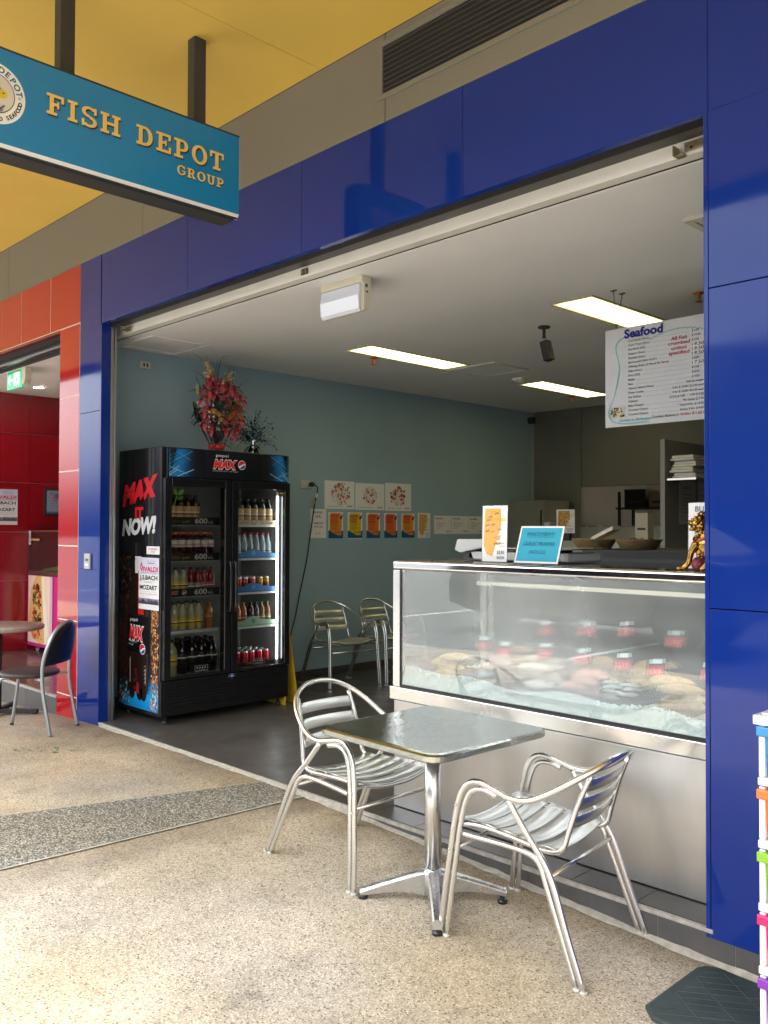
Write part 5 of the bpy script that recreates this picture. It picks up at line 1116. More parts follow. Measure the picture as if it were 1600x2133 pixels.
tk = [(-3.02, 3.72, 12), (-2.86, 3.70, 16), (-2.64, 3.70, 14), (-2.42, 3.70, 17), (-2.20, 3.70, 22), (-2.00, 3.70, 9), (-1.80, 3.72, 18), (-2.78, 3.98, 24), (-2.55, 3.98, 19), (-2.32, 3.98, 26), (-2.06, 3.99, 32), (-1.84, 3.99, 28)]
for i, (x, y, pr) in enumerate(tk):
    qt = random.Random(i+50); x += qt.uniform(-.03, .03); F = Frame((x, y+qt.uniform(-.02, .02), (.80 if y < 3.9 else .90)+qt.uniform(-.02, .015)), (1, qt.uniform(-.25, .25), qt.uniform(-.12, .12)), (0, .25, 1)); b = MB(); n = 7 if i < 7 else 5
    b.fbox(F, -.045, .045, 0, .085, -.003, 0, TB); b.rect(F, -.040, .004, .040, .050, TR, 1); b.rect(F, -.03, .060, .03, .080, P('d8e4e0'), 1); b.text(F, '%d.99' % pr, 0, .014, .024, P('e88a80'), 2, 'C', .02, 0, .062)
    b.tube([F(0, 0, -.002), F(0, -.09, -.002)], .002, TB, 5)
    r_ = 'front' if i < 7 else 'back'; j = i if i < 7 else i-7
    tag(b.build('price_ticket'), 'red and black price ticket in the %s row of the case, %s' % (r_, 'leftmost' if j == 0 else 'rightmost' if j == n-1 else ORD[j]+' from the left'), 'price ticket', 'red price tickets in the case')
b = MB(); GG = mat('parsley', (.03, .09, .03), .6); q = random.Random(8)
for i in range(900):
    x = q.uniform(-2.35, -1.75); y = 3.62+q.uniform(-.03, .03)-.05*(x+2.1); s_ = q.uniform(.004, .010); z = .72+q.uniform(0, .035); n_ = Vector([q.uniform(-1, 1) for _ in range(3)]).normalized(); s1 = n_.orthogonal().normalized(); s2 = n_.cross(s1); o = Vector((x, y, z))
    b.add([o+s1*s_, o+s2*s_*.6, o-s1*s_, o-s2*s_*.6], [(0, 1, 2, 3)], GG)
tag(b.build('parsley_garnish'), 'strip of dark green parsley garnish across the ice', 'garnish', kind='stuff')
# ------------------------------------------------------------------ things standing on the counter
CT = 1.2885
def stand(name, x0, x1, y, h, lean, label, art, cat='counter sign', ang=0):
    t = thing(name, ((x0+x1)/2, y, CT), label, cat)
    F = Frame((x0, y, CT+.002), (math.cos(ang), math.sin(ang), 0), (-math.sin(ang)*lean, math.cos(ang)*lean, 1)); W_ = (x1-x0)/math.cos(ang)
    b = MB(); b.fbox(F, 0, W_, 0, h, -.0045, -.001, glass('acrylic', (.92, .94, .94), 0, base=.03)); b.fbox(F, 0, W_, -.0018, .001, -.07, -.0055, glass('acrylic')); b.build('holder', t)
    b = MB(); b.fbox(F, .003, W_-.003, .003, h-.003, -.0008, 0, mat('bright_paper', (.80, .80, .80), .5)); art(b, F, W_, h); b.build('sheet', t); return t
stand('potato_sign', -2.812, -2.652, 3.42, .28, .03, 'tall white stand sign picturing a golden potato tornado on the counter', lambda b, F, w_, h: tornado(b, F, 0, 0, w_, h, 'e0b060', 'e8c030'))
def prawn(b, F, w_, h):
    m = P('2fa0bd'); b.rect(F, .012, .012, w_-.012, h-.012, m, 1)
    pts = [(.012, .0), (w_-.02, .0), (w_-.02, .055)]+[(w_*.62+.04*math.cos(R(a)), .055+.01*math.sin(R(a))) for a in (60, 150)]+[(w_*.45, .035), (.012, .028)]
    K = P('2a5a78'); b.text(F, "WHAT'S NEW???", w_/2, h*.72, .020, K, 3, 'C', .0, .05, w_*.62); b.rect(F, w_*.2, h*.69, w_*.82, h*.697, K, 3)
    b.text(F, 'GARLIC PRAWNS', w_/2, h*.46, .021, K, 3, 'C', .0, .05, w_*.70); b.text(F, 'EACH 2.55', w_/2, h*.26, .018, K, 3, 'C', 0, .05, w_*.36)
pw = stand('prawn_sign', -2.60, -2.345, 3.40, .19, .35, "blue WHAT'S NEW garlic prawns sign leaning in a clear holder on the counter", prawn)
def burger(b, F, w_, h):
    K = P('4a5a6a'); b.text(F, 'BURGERS', .032, h*.86, .022, K, 1, 'L', .01, 0, .13); b.text(F, 'ANY 2', .028, h*.52, .020, P('7a8a98'), 1, 'L', .01, 0, .09); b.rect(F, .03, h*.4, .14, h*.405, K, 1); b.text(F, 'FOR $12', .028, h*.3, .018, P('7a8a98'), 1, 'L', .01, 0, .1)
stand('burger_sign', -1.742, -1.535, 3.45, .275, .02, 'tall white BURGERS sign behind the gold lion on the counter', burger)
# weighing scale with printer
s_ = thing('weighing_scale', (-2.85, 3.75, CT), 'white weighing scale with a tilted display head and steel plate behind the counter signs', 'scale')
WP = mat('white_plastic', (.62, .62, .60), .35, coat=.2)
b = MB(); b.box(-3.12, -2.48, 3.68, 3.98, CT, CT+.045, WP); b.build('body', s_, bevel=.01)
b = MB(); b.box(-2.98, -2.45, 3.66, 4.0, CT+.062, CT+.068, STEEL); b.build('plate', s_, bevel=.002)
b = MB(); b.box(-2.8, -2.6, 3.78, 3.9, CT+.0455, CT+.0615, DGREY); b.build('plate_support', s_)
b = MB(); b.prism(Frame((-3.20, 3.66, CT+.035), (1, 0, 0), (0, 0, 1)), [(.0, .015), (.04, .0), (.22, .035), (.22, .075), (.02, .075)], -.16, 0, WP); b.build('display_head', s_, bevel=.006)
b = MB(); b.prism(Frame((-3.203, 3.655, CT+.035), (1, 0, 0), (0, 0, 1)), [(-.001, .018), (.006, .012), (.024, .068), (.018, .072)], -.14, -.01, mat('display_dark', (.10, .12, .11), .2)); b.prism(Frame((-3.15, 3.66, CT), (1, 0, 0), (0, 0, 1)), [(.0, .0), (.07, .0), (.05, .045), (.02, .04)], -.12, -.02, BLACK); b.build('display', s_)
b = MB(); F = FF(-2.70, 3.679, CT); b.rect(F, 0, .008, .20, .04, P('dcdcdc'), 1); b.disc(F, .03, .024, .009, P('c83c34'), 2, 12); b.disc(F, .075, .026, .022, P('6aa8c8'), 2, 12, .007); b.rect(F, .12, .012, .14, .015, P('6a6a6a'), 2); b.rect(F, .16, .012, .18, .015, P('6a6a6a'), 2); b.build('label', s_)
# gold guardian lion
ln = thing('lion_statue', (-1.64, 3.365, CT), 'gold guardian lion statue with its paw on a dark red ball, on the counter', 'statue')
GOLD = mat('antique_gold', (.40, .23, .055), .25, 1, var=(70, .7)); GB = mat('gold_shadow_patina', (.16, .08, .02), .4, .9)  # second, darker gold for some of the mane and neck curls
b = MB(); O = Vector((-1.64, 3.365, CT)); E_ = lambda x, y, z, r, rot=None: b.ell(O+Vector((x, y, z)), r, GOLD, 16, 10, rot)
RY = lambda a: Matrix.Rotation(R(a), 3, 'Y')
E_(.045, 0, .075, (.042, .036, .060)); E_(.015, 0, .105, (.036, .034, .048), RY(-20)); E_(.07, 0, .045, (.045, .040, .042)); E_(.012, 0, .150, (.026, .028, .03))
E_(-.004, 0, .188, (.036, .034, .036)); E_(-.035, 0, .190, (.018, .022, .014)); E_(-.034, 0, .166, (.018, .018, .008)); E_(-.050, 0, .196, (.008, .012, .007)); E_(-.028, -.016, .205, (.008, .008, .006)); E_(-.028, .016, .205, (.008, .008, .006))
def limb(pts, rs):
    for (p, r_), (q, s2_) in zip(zip(pts, rs), list(zip(pts, rs))[1:]):
        p = Vector(p); q = Vector(q); n = 7
        for i in range(n+1): t = i/n; b.ell(O+p.lerp(q, t), r_+(s2_-r_)*t, GOLD, 10, 7)
limb([(-.010, -.026, .105), (-.028, -.03, .075), (-.040, -.03, .030), (-.058, -.03, .013)], [.018, .013, .011, .013])
for dy in (-.012, 0, .012): b.ell(O+Vector((-.075, -.03+dy, .009)), (.013, .006, .008), GOLD, 8, 6)
limb([(.0, .026, .105), (-.01, .03, .075), (.0, .032, .062)], [.017, .012, .011])
limb([(.0, -.012, .085), (-.005, -.016, .068), (-.002, -.02, .060)], [.012, .010, .010])
limb([(.07, -.03, .05), (.045, -.036, .03), (.02, -.036, .010)], [.022, .016, .012]); limb([(.07, .03, .05), (.045, .036, .03), (.02, .036, .010)], [.022, .016, .012])
body = b.build('body', ln); rm = body.modifiers.new('remesh', 'REMESH'); rm.mode = 'VOXEL'; rm.voxel_size = .0026; rm.use_smooth_shade = True
sm_ = body.modifiers.new('smooth', 'SMOOTH'); sm_.iterations = 2
b = MB(); q = random.Random(4)
for i in range(70):
    a = q.uniform(-2.5, 2.5); e = q.uniform(-.9, 1.4); p = O+Vector((.008, 0, .190))+Vector((.040*math.cos(e)*math.cos(a), .040*math.cos(e)*math.sin(a), .040*math.sin(e)))
    if p.x < O.x-.022 and e < .7: continue
    b.ell(p, q.uniform(.006, .0095), GOLD if i % 3 else GB, 8, 6)
for i in range(22): a = -1.4+i*.13; b.ell(O+Vector((.006-.034*math.cos(a), .034*math.sin(a)*.9, .142-.002*i % 2)), .006, GB if i % 2 else GOLD, 7, 5)
b.build('mane', ln)
b = MB(); b.tube([O+Vector((.010+.036*math.cos(a), .034*math.sin(a), .122+.012*math.cos(a))) for a in [i*6.283/20 for i in range(20)]], .0045, mat('red_collar', (.45, .03, .04), .4, coat=.3), 6, closed=True)
for i in range(5): b.ell(O+Vector((-.024, -.012+i*.006, .108+.002*(i % 2))), .005, mat('red_collar'), 7, 5)
b.build('collar', ln)
b = MB(); BA = mat('maroon_ball', (.16, .025, .045), .35, .3, bump=(160, 1., .004)); b.ell(O+Vector((.0, -.026, .028)), .028, BA, 20, 14)
for i in range(6): a = i; b.tube([O+Vector((.0, -.026, .028))+Vector((math.cos(t)*math.cos(a), math.sin(t), math.cos(t)*math.sin(a)))*.0285 for t in [j*6.283/16 for j in range(16)]], .0012, mat('ball_ridge', (.30, .08, .10), .35, .4), 4, closed=True)
b.build('ball', ln)
b = MB(); b.box(O.x-.03, O.x+.11, O.y-.048, O.y+.048, CT, CT+.004, mat('felt_base', (.02, .02, .02), .9)); b.build('base', ln)
# ------------------------------------------------------------------ kitchen side
gb = thing('griddle_bench', (-2.2, 4.9, 0), 'black topped cooking bench behind the display counter', 'bench')
b = MB(); b.box(-2.98, .5, 4.62, 5.3, 0, 1.24, BRUSH); b.build('body', gb, bevel=.004)
b = MB(); b.box(-3.0, .5, 4.6, 5.32, 1.2405, 1.335, mat('charred_black', (.012, .011, .010), .5)); b.build('top', gb, bevel=.006)
b = MB(); b.box(-2.9, .5, 4.585, 4.6, 1.20, 1.21, STEEL); b.box(-2.9, .5, 4.585, 4.6, 1.16, 1.165, STEEL); b.build('trim', gb)
WK = mat('wicker', (.30, .20, .09), .7, var=(60, .3), bump=(90, .8, .004, (1, 1, 5)))
for i, (x, y, lab) in enumerate(((-2.99, 4.72, 'left wicker basket with a tilted white lid behind the counter'), (-2.70, 4.74, 'right wicker basket full of small packets behind the counter'))):
    t = thing('wicker_basket', (x, y, 1.336), lab, 'basket', 'wicker baskets on the bench'); b = MB(); b.lathe([(.085, 0), (.10, .0), (.135, .055), (.14, .06), (.13, .058), (.095, .006)], (x, y, 1.336), WK, 24); b.build('basket', t)
    b = MB(); q = random.Random(i)
    if i == 0: b.prism(Frame((x+.01, y, 1.385), (1, 0, .45), (-.45, 0, 1)), [(0, 0), (.16, 0), (.17, .02), (.01, .02)], -.05, .05, mat('cream_board', (.62, .58, .46), .5))
    else:
        for j in range(22): a = q.random()*6; r_ = q.uniform(0, .09); b.fbox(Frame((x+r_*math.cos(a), y+r_*math.sin(a), 1.375+q.uniform(0, .02)), (math.cos(a), math.sin(a), q.uniform(-.3, .3)), (0, .2, 1)), -.02, .02, -.006, .006, -.012, .012, mat(q.choice(['sachet_white', 'sachet_dark']), (.6, .6, .58) if j % 2 else (.08, .07, .06), .4))
    tag(b.build('basket_lid' if i == 0 else 'packets'), 'tilted cream lid standing in the left wicker basket' if i == 0 else 'loose white and dark packets heaped in the right wicker basket', 'lid' if i == 0 else 'packets')
ck = thing('grey_cabinet', (-6.38, 8.85, 0), 'pale grey upright cabinet in the back left corner of the shop', 'cabinet')
b = MB(); CB = mat('cabinet_grey', (.22, .215, .19), .45, var=(3, .06)); b.box(-6.66, -6.14, 8.62, 9.15, 0, 1.80, CB); b.build('body', ck, bevel=.01)
b = MB(); b.box(-6.655, -6.145, 8.60, 8.6195, .05, 1.79, CB); d = b.build('door', ck, bevel=.006); b = MB(); b.box(-6.17, -6.155, 8.585, 8.5995, 1.5, 1.68, BLACK); b.build('handle', d)
# steel screen with notices and hanging bags
scn = thing('steel_screen', (-3.6, 7.6, 0), 'tall steel side panel with papers stuck on it behind the price board', 'screen')
b = MB(); b.box(-3.64, -3.60, 6.74, 8.9, 0, 2.20, mat('screen_steel', (.26, .26, .25), .45, var=(2, .1))); b.build('panel', scn)
for y0, z0, t in ((6.98, 1.50, 'NOTICE'), (7.32, 1.50, 'HYGIENE')):
    b = MB(); F = FX(-3.599, 0, 0); b.fbox(F, y0, y0+.29, z0, z0+.36, 0, .0015, P('ccc8c0')); F2 = FX(-3.5975, 0, 0); b.text(F2, t, y0+.06, z0+.30, .018, KT, 1, 'L', 0, 0, .14)
    for q in range(6): b.rect(F2, y0+.05, z0+.25-q*.03, y0+.22, z0+.254-q*.03, P('7a7670'), 1)
    tag(b.build('notice_sheet'), 'pale notice sheet on the steel panel, the %s of the two' % ('nearer' if y0 < 7.2 else 'farther'), 'notice', 'notice sheets on the steel panel')
BAG = mat('plastic_bag', (.62, .60, .55), .45, coat=.2, bump=(8, .8, .05)); b = MB()
b = MB(); b.box(-3.598, -3.34, 6.76, 7.3, 1.86, 1.875, STEEL); tag(b.build('wall_shelf'), 'thin steel shelf above the notice sheets holding white foam containers', 'shelf')
FO = mat('foam_white', (.72, .70, .66), .55)
for i in range(4):
    b = MB(); q = random.Random(i); dx = q.uniform(-.01, .01); zq = 1.876+.048*i; yy = 6.80+dx
    b.box(-3.58+dx, -3.37+dx, yy, yy+.44-.03*i, zq, zq+.021, FO); b.box(-3.57+dx, -3.38+dx, yy+.01, yy+.43-.03*i, zq+.0212, zq+.046, FO)
    tag(b.build('foam_container', bevel=.009), 'white foam food container on the steel shelf, %s of the stack' % ('lowest', 'second from bottom', 'third from bottom', 'topmost')[i], 'container', 'foam containers on the steel shelf')
b = MB()
for i in range(5): b.ell((-3.42, 7.10, 1.22-.06*i), (.10, .13, .07), BAG, 12, 8)
o = b.build('hanging_bag'); m_ = o.modifiers.new('remesh', 'REMESH'); m_.voxel_size = .02; m_.use_smooth_shade = True; tag(o, 'pale plastic bag below the notice sheets beside the burger sign', 'bag')
# kitchen beyond the opening
kl = thing('ceiling_light', (-4.8, 10.9, 2.94), 'ceiling light of the back kitchen, hidden above the opening', 'ceiling light')
b = MB(); b.box(-5.4, -4.2, 10.75, 11.05, 2.92, 2.939, mat('kitchen_light', (1., .9, .7), .5, emit=5)); b.build('diffuser', kl)
eq = mat('equipment_steel', (.46, .46, .43), .38, .6, var=(3, .1)); CARD = mat('cardboard', (.30, .22, .13), .7, var=(5, .12)); CRM = mat('cream_wall_panel', (.50, .44, .33), .6)
b = MB(); b.box(-5.15, -4.70, 11.3, 11.8, 0, 2.6, CRM); tag(b.build('cream_cupboard', bevel=.01), 'tall cream cupboard seen through the kitchen opening', 'cupboard')
t = thing('wire_rack', (-5.6, 10.5, 0), 'dark storage rack holding boxes in the kitchen beyond the opening', 'rack')
for z in (.5, 1.0, 1.72): b = MB(); b.box(-6.2, -5.0, 10.3, 10.7, z, z+.025, DGREY); b.build('shelf', t)
for x in (-6.18, -5.03):
    for y in (10.32, 10.67): b = MB(); b.box(x, x+.03, y, y+.03, 0, 1.95, DGREY); b.build('leg', t)
for (x0, x1, z0, z1, y, m, lab) in ((-5.75, -5.4, 1.746, 1.93, 10.35, CARD, 'brown box on the kitchen rack'), (-6.1, -5.8, 1.746, 1.96, 10.35, MATTE, 'dark box at the left end of the kitchen rack'), (-5.02, -4.52, 1.50, 1.68, 9.75, mat('cream_box', (.48, .42, .30), .6), 'cream polystyrene box in the middle of the kitchen opening')):
    b = MB(); b.box(x0, x1, y, y+.3, z0, z1, m); b.box(x0-.004, x1+.004, y-.004, y+.304, z1+.0005, z1+.02, m); b.box(x0+.05, x1-.05, y-.001, y-.0005, z0+.05, z0+.08, DGREY); tag(b.build('storage_box', bevel=.004), lab, 'box')
for (x0, x1, lab) in ((-5.98, -5.2, 'left steel splashback of the two below the kitchen opening'), (-5.12, -4.2, 'right steel splashback of the two below the kitchen opening')):
    t = thing('steel_fryer', ((x0+x1)/2, 9.0, 0), lab.replace('splashback', 'fryer back'), 'fryer', 'fryers under the opening'); b = MB(); b.box(x0, x1, 8.7, 9.19, 0, 1.30, eq); b.build('body', t, bevel=.005); b = MB(); b.box(x0, x1, 9.14, 9.18, 1.3005, 1.50, eq); b.box(x0, x1, 9.135, 9.14, 1.485, 1.50, STEEL); b.build('splashback', t, bevel=.004)
b = MB(); b.box(-5.2, -4.5, 9.62, 10.1, 0, 1.499, eq); tag(b.build('kitchen_bench', bevel=.005), 'steel bench carrying the cream box beyond the opening', 'bench')
b = MB(); b.lathe([(.035, 0), (.04, .12), (.02, .16), (.02, .20), (0, .2)], (-5.55, 9.85, 1.746), MATTE, 12) if False else b.lathe([(.05, 0), (.075, .16), (.03, .2), (.015, .27), (0, .27)], (-4.85, 9.9, 1.701), MATTE, 12); b.box(-4.90, -4.80, 9.82, 9.824, 1.76, 1.80, PAPER); tag(b.build('sauce_bottle'), 'dark sauce bottle with a white label standing on the cream box', 'bottle')
t = thing('microwave', (-4.15, 9.9, 1.5), 'black microwave at the right of the kitchen opening', 'microwave'); b = MB(); b.box(-4.42, -3.9, 9.7, 10.1, 1.52, 1.90, MATTE); b.build('body', t, bevel=.008); b = MB(); b.box(-4.40, -4.05, 9.69, 9.6995, 1.56, 1.86, mat('dark_glass', (.03, .03, .03), .15)); b.build('door', t)
b = MB(); b.box(-4.45, -3.7, 9.62, 10.15, 0, 1.519, eq); tag(b.build('microwave_bench', bevel=.005), 'steel bench under the microwave in the kitchen', 'bench')
b = MB(); F = FF(0, 6.98, 0); b.box(-4.83, -4.63, 6.98, 6.985, 1.42, 1.64, PAPER); tornado(b, F, -4.83, 1.42, .2, .22, 'b08848', 'c8a030'); b.box(-4.76, -4.70, 6.99, 7.05, 1.35, 1.42, DGREY); tag(b.build('potato_card'), 'second smaller potato tornado card on the far bench behind the prawn sign', 'card')
b = MB(); b.box(-5.2, -3.9, 6.9, 7.5, 0, 1.35, eq); tag(b.build('prep_bench', bevel=.005), 'steel preparation bench in the middle of the kitchen area', 'bench')
b = MB(); b.box(-4.95, -4.88, 6.95, 7.1, 1.3505, 1.52, mat('pale_box', (.38, .36, .32), .5)); tag(b.build('napkin_box', bevel=.003), 'small pale box beside the far potato card', 'box')
b = MB(); b.box(-4.02, -3.90, 7.0, 7.1, 1.3505, 1.60, mat('cream_carton', (.48, .44, .34), .5)); b.box(-4.0, -3.92, 6.999, 6.9995, 1.45, 1.47, DGREY); tag(b.build('cream_carton', bevel=.003), 'upright cream carton standing right of the wicker baskets', 'carton')
# ------------------------------------------------------------------ aluminium cafe chairs
YS = .925
def chair_proto():
    t = thing('cafe_chair', (0, 0, 0), 'x', 'chair')
    r = .0118
    arm = []
    side = [(.270, .285, 0), (.262, .280, .14), (.248, .274, .30), (.238, .270, .42), (.222, .268, .52), (.190, .267, .582), (.140, .267, .603), (.07, .270, .590), (.0, .272, .576), (-.07, .268, .585), (-.14, .255, .622), (-.205, .228, .668), (-.262, .178, .712), (-.30, .10, .745)]
    pts = [(x, -y, z) for x, y, z in side]+[(-.312, 0, .756)]+[(x, y, z) for x, y, z in reversed(side)]
    b = MB(); b.tube(catmull(pts, 5), r, ALU, 12); b.build('arm_hoop', t)
    for s in (-1, 1):
        b = MB(); b.tube(catmull([(.243, s*.285, 0), (.234, s*.279, .14), (.221, s*.273, .30), (.211, s*.269, .42), (.195, s*.267, .51), (.168, s*.266, .562), (.12, s*.266, .579), (.06, s*.268, .568)], 5), r*.9, ALU, 10); b.build('inner_leg', t)
        b = MB(); b.tube(catmull([(-.320, s*.290, 0), (-.245, s*.283, .17), (-.165, s*.275, .355), (-.06, s*.271, .48), (.012, s*.270, .570)], 5), r, ALU, 12)
        b.build('leg', t)
        b = MB(); b.tube(catmull([(-.294, s*.289, 0), (-.222, s*.282, .165), (-.155, s*.274, .315), (-.125, s*.270, .375), (-.08, s*.266, .398), (.0, s*.262, .400), (.10, s*.264, .398), (.20, s*.268, .395)], 5), r*.9, ALU, 10); b.build('side_rail', t)
        # seat rail rising into the back upright
        b = MB(); b.tube(catmull([(.225, s*.255, .425), (.16, s*.228, .428), (.06, s*.215, .420), (-.06, s*.205, .405), (-.135, s*.200, .402), (-.178, s*.196, .425), (-.196, s*.190, .49), (-.225, s*.180, .60), (-.262, s*.168, .70)], 5), r*.85, ALU, 10); b.build('back_upright', t)
    b = MB(); b.tube(catmull([(.228, -.262, .428), (.236, -.20, .425), (.240, -.08, .405), (.240, .08, .405), (.236, .20, .425), (.228, .262, .428)], 5), r*.85, ALU, 10); b.build('front_rail', t)
    for nm, pa, pb in (('stretcher', (.226, -.27, .335), (.226, .27, .335)), ('stretcher', (-.165, -.273, .34), (-.165, .273, .34))):
        b = MB(); b.tube([pa, pb], .008, ALU, 8); b.build(nm, t)
    def slat(p0, w_dir, wd, hw, sag_dir, sag, name, n=12):
        b = MB(); vs = []; p0 = Vector(p0); wv = Vector(w_dir).normalized(); sv = Vector(sag_dir); tn = wv.cross(Vector((0, 1, 0))).normalized()*.0022
        for i in range(n+1):
            u = -1+2*i/n; c = p0+Vector((0, u*hw, 0))+sv*sag*(1-u*u)
            for a, q in ((-1, 1), (0, 1.0), (1, 1), (1, -1), (0, -1), (-1, -1)):
                vs.append(c+wv*wd/2*a+tn*q+(tn*1.2 if a == 0 else tn*0))
        m = 6
        b.add(vs, [(i*m+j, i*m+(j+1) % m, (i+1)*m+(j+1) % m, (i+1)*m+j) for i in range(n) for j in range(m)]+[tuple(range(m))[::-1], tuple(n*m+j for j in range(m))], SLAT, True)
        for u in (-.97, .97):
            c = p0+Vector((0, u*hw, 0)); b.ell(c, .005, ALU, 7, 5)
        b.build(name, t)
    for i in range(5):
        x = .195-i*.078; z = [.436, .436, .431, .424, .416][i]; hw = [.226, .222, .215, .208, .203][i]
        slat((x, 0, z), (1, 0, .02+.05*math.sin(i)), .064, hw, (0, 0, -1), .024, 'seat_slat')
    for z in (.515, .585, .655):
        x = -.196-(z-.49)*.33+.012; slat((x, 0, z), (-.33, 0, 1), .050, .186-(z-.5)*.08, (-1, 0, 0), .022, 'back_slat')
    for x, y in ((.270, .285), (.243, .285), (-.320, .290), (-.294, .289)):
        for s in (-1, 1): b = MB(); b.lathe([(.012, -.001), (.0135, .0), (.0135, .008), (.0115, .009)], (x, s*y, 0), mat('pale_foot_cap', (.55, .54, .50), .5), 10); b.build('foot_cap', t)
    b = MB()
    for x, z in ((.246, .33), (.236, .41), (.226, .50)):
        for s in (-1, 1): b.ell((x, s*(.276+.011), z), .0045, ALU, 7, 5)
    b.build('rivets', t); return t
SLAT = mat('slat_aluminium', (.74, .75, .73), .33, 1)
ch = chair_proto()
cl = [((-2.985, 2.745), 0, None, 'silver slatted cafe chair left of the steel table, its back towards the fridge'), ((-2.03, 2.81), 187, None, 'silver slatted cafe chair right of the steel table, seen from behind against the counter'),
      ((-6.2, 5.50), -12, 0, 'silver slatted cafe chair inside the shop against the teal wall, nearer the fridge'), ((-6.12, 6.05), -3, 0, 'silver slatted cafe chair inside the shop, partly hidden by the left end of the counter')]
for c_ in [o_ for o_ in col.objects if o_.parent == ch]:
    for v_ in c_.data.vertices: v_.co.y *= YS
for i, ((x, y), a, z, lab) in enumerate(cl):
    o = ch if i == 0 else copy_tree(ch)
    if z is None:
        z = (gz(x-.28)+gz(x+.28))/2; tilt = math.atan2(gz(x-.28)-gz(x+.28), .56); M_ = Matrix.Rotation(tilt, 4, 'Y') @ Matrix.Rotation(R(a), 4, 'Z')
    else: M_ = Matrix.Rotation(R(a), 4, 'Z')
    o.rotation_euler = M_.to_euler(); o.location = (x, y, z+.001); tag(o, lab, 'chair', 'silver slatted cafe chairs')
# ------------------------------------------------------------------ steel cafe table
TX, TY = -2.475, 2.70; TZ0 = gz(TX); TT = .638
tb = thing('cafe_table', (TX, TY, TZ0), 'square steel topped cafe table on a single column between the two front chairs', 'table')
tsur = bpy.data.materials.new('swirled_steel_top'); tsur.use_nodes = True; t_ = tsur.node_tree; bs = t_.nodes['Principled BSDF']; bs.inputs['Metallic'].default_value = 1; bs.inputs['Base Color'].default_value = (.40, .415, .385, 1)
g_ = t_.nodes.new('ShaderNodeNewGeometry'); v_ = t_.nodes.new('ShaderNodeTexVoronoi'); v_.inputs['Scale'].default_value = 26; v_.feature = 'F1'
w_ = t_.nodes.new('ShaderNodeMath'); w_.operation = 'SINE'; m1_ = t_.nodes.new('ShaderNodeMath'); m1_.operation = 'MULTIPLY'; m1_.inputs[1].default_value = 70
nz_ = t_.nodes.new('ShaderNodeTexNoise'); nz_.inputs['Scale'].default_value = 5; t_.links.new(g_.outputs['Position'], nz_.inputs['Vector'])
mr_ = t_.nodes.new('ShaderNodeMapRange'); mr_.inputs['To Min'].default_value = .10; mr_.inputs['To Max'].default_value = .24; t_.links.new(nz_.outputs[0], mr_.inputs[0]); pass
sw_ = t_.nodes.new('ShaderNodeMath'); sw_.operation = 'MULTIPLY_ADD'; sw_.inputs[1].default_value = .045; t_.links.new(mr_.outputs[0], sw_.inputs[2]); t_.links.new(w_.outputs[0], sw_.inputs[0]); t_.links.new(sw_.outputs[0], bs.inputs['Roughness'])
bp_ = t_.nodes.new('ShaderNodeBump'); bp_.inputs['Strength'].default_value = .09; bp_.inputs['Distance'].default_value = .0008
t_.links.new(g_.outputs['Position'], v_.inputs['Vector']); t_.links.new(v_.outputs['Distance'], m1_.inputs[0]); t_.links.new(m1_.outputs[0], w_.inputs[0]); t_.links.new(w_.outputs[0], bp_.inputs['Height']); t_.links.new(bp_.outputs[0], bs.inputs['Normal'])
def rsq(h, r, n=6):
    out = []
    for cx_, cy_, a0 in ((h-r, h-r, 0), (-h+r, h-r, 90), (-h+r, -h+r, 180), (h-r, -h+r, 270)):
        for i in range(n+1): a = R(a0+90*i/n); out.append((cx_+r*math.cos(a), cy_+r*math.sin(a)))
    return out
b = MB(); A = R(-1.5); rings = [(.318, .0, .05), (.334, -.002, .06), (.342, -.008, .065), (.342, -.026, .065), (.336, -.031, .06), (.30, -.031, .05)]
n = 0; allv = []
for h_, dz, r_ in rings:
    pts = rsq(h_, r_); n = len(pts); allv += [(TX+x*math.cos(A)-y*math.sin(A), TY+x*math.sin(A)+y*math.cos(A), TT+dz) for x, y in pts]
b.add(allv, [tuple(range(n))]+[(i*n+j, (i+1)*n+j, (i+1)*n+(j+1) % n, i*n+(j+1) % n) for i in range(len(rings)-1) for j in range(n)], tsur, False); b.build('table_top', tb)
b = MB(); pts = rsq(.3, .05); b.prism(Frame((TX, TY, TT-.034), (math.cos(A), math.sin(A), 0), (-math.sin(A), math.cos(A), 0)), pts, 0, .012, mat('chipboard_under', (.10, .09, .08), .8)); b.build('underside', tb)
b = MB(); b.lathe([(.034, TZ0+.10), (.034, TT-.035)], (TX, TY, 0), ALU, 24); b.lathe([(.034, TT-.06), (.11, TT-.036)], (TX, TY, 0), CAST, 20); b.build('column', tb)
b = MB(); b.lathe([(.028, TZ0+.025), (.040, TZ0+.03), (.043, TZ0+.118), (.036, TZ0+.125), (.034, TZ0+.135)], (TX, TY, 0), CAST, 24); b.build('hub', tb)
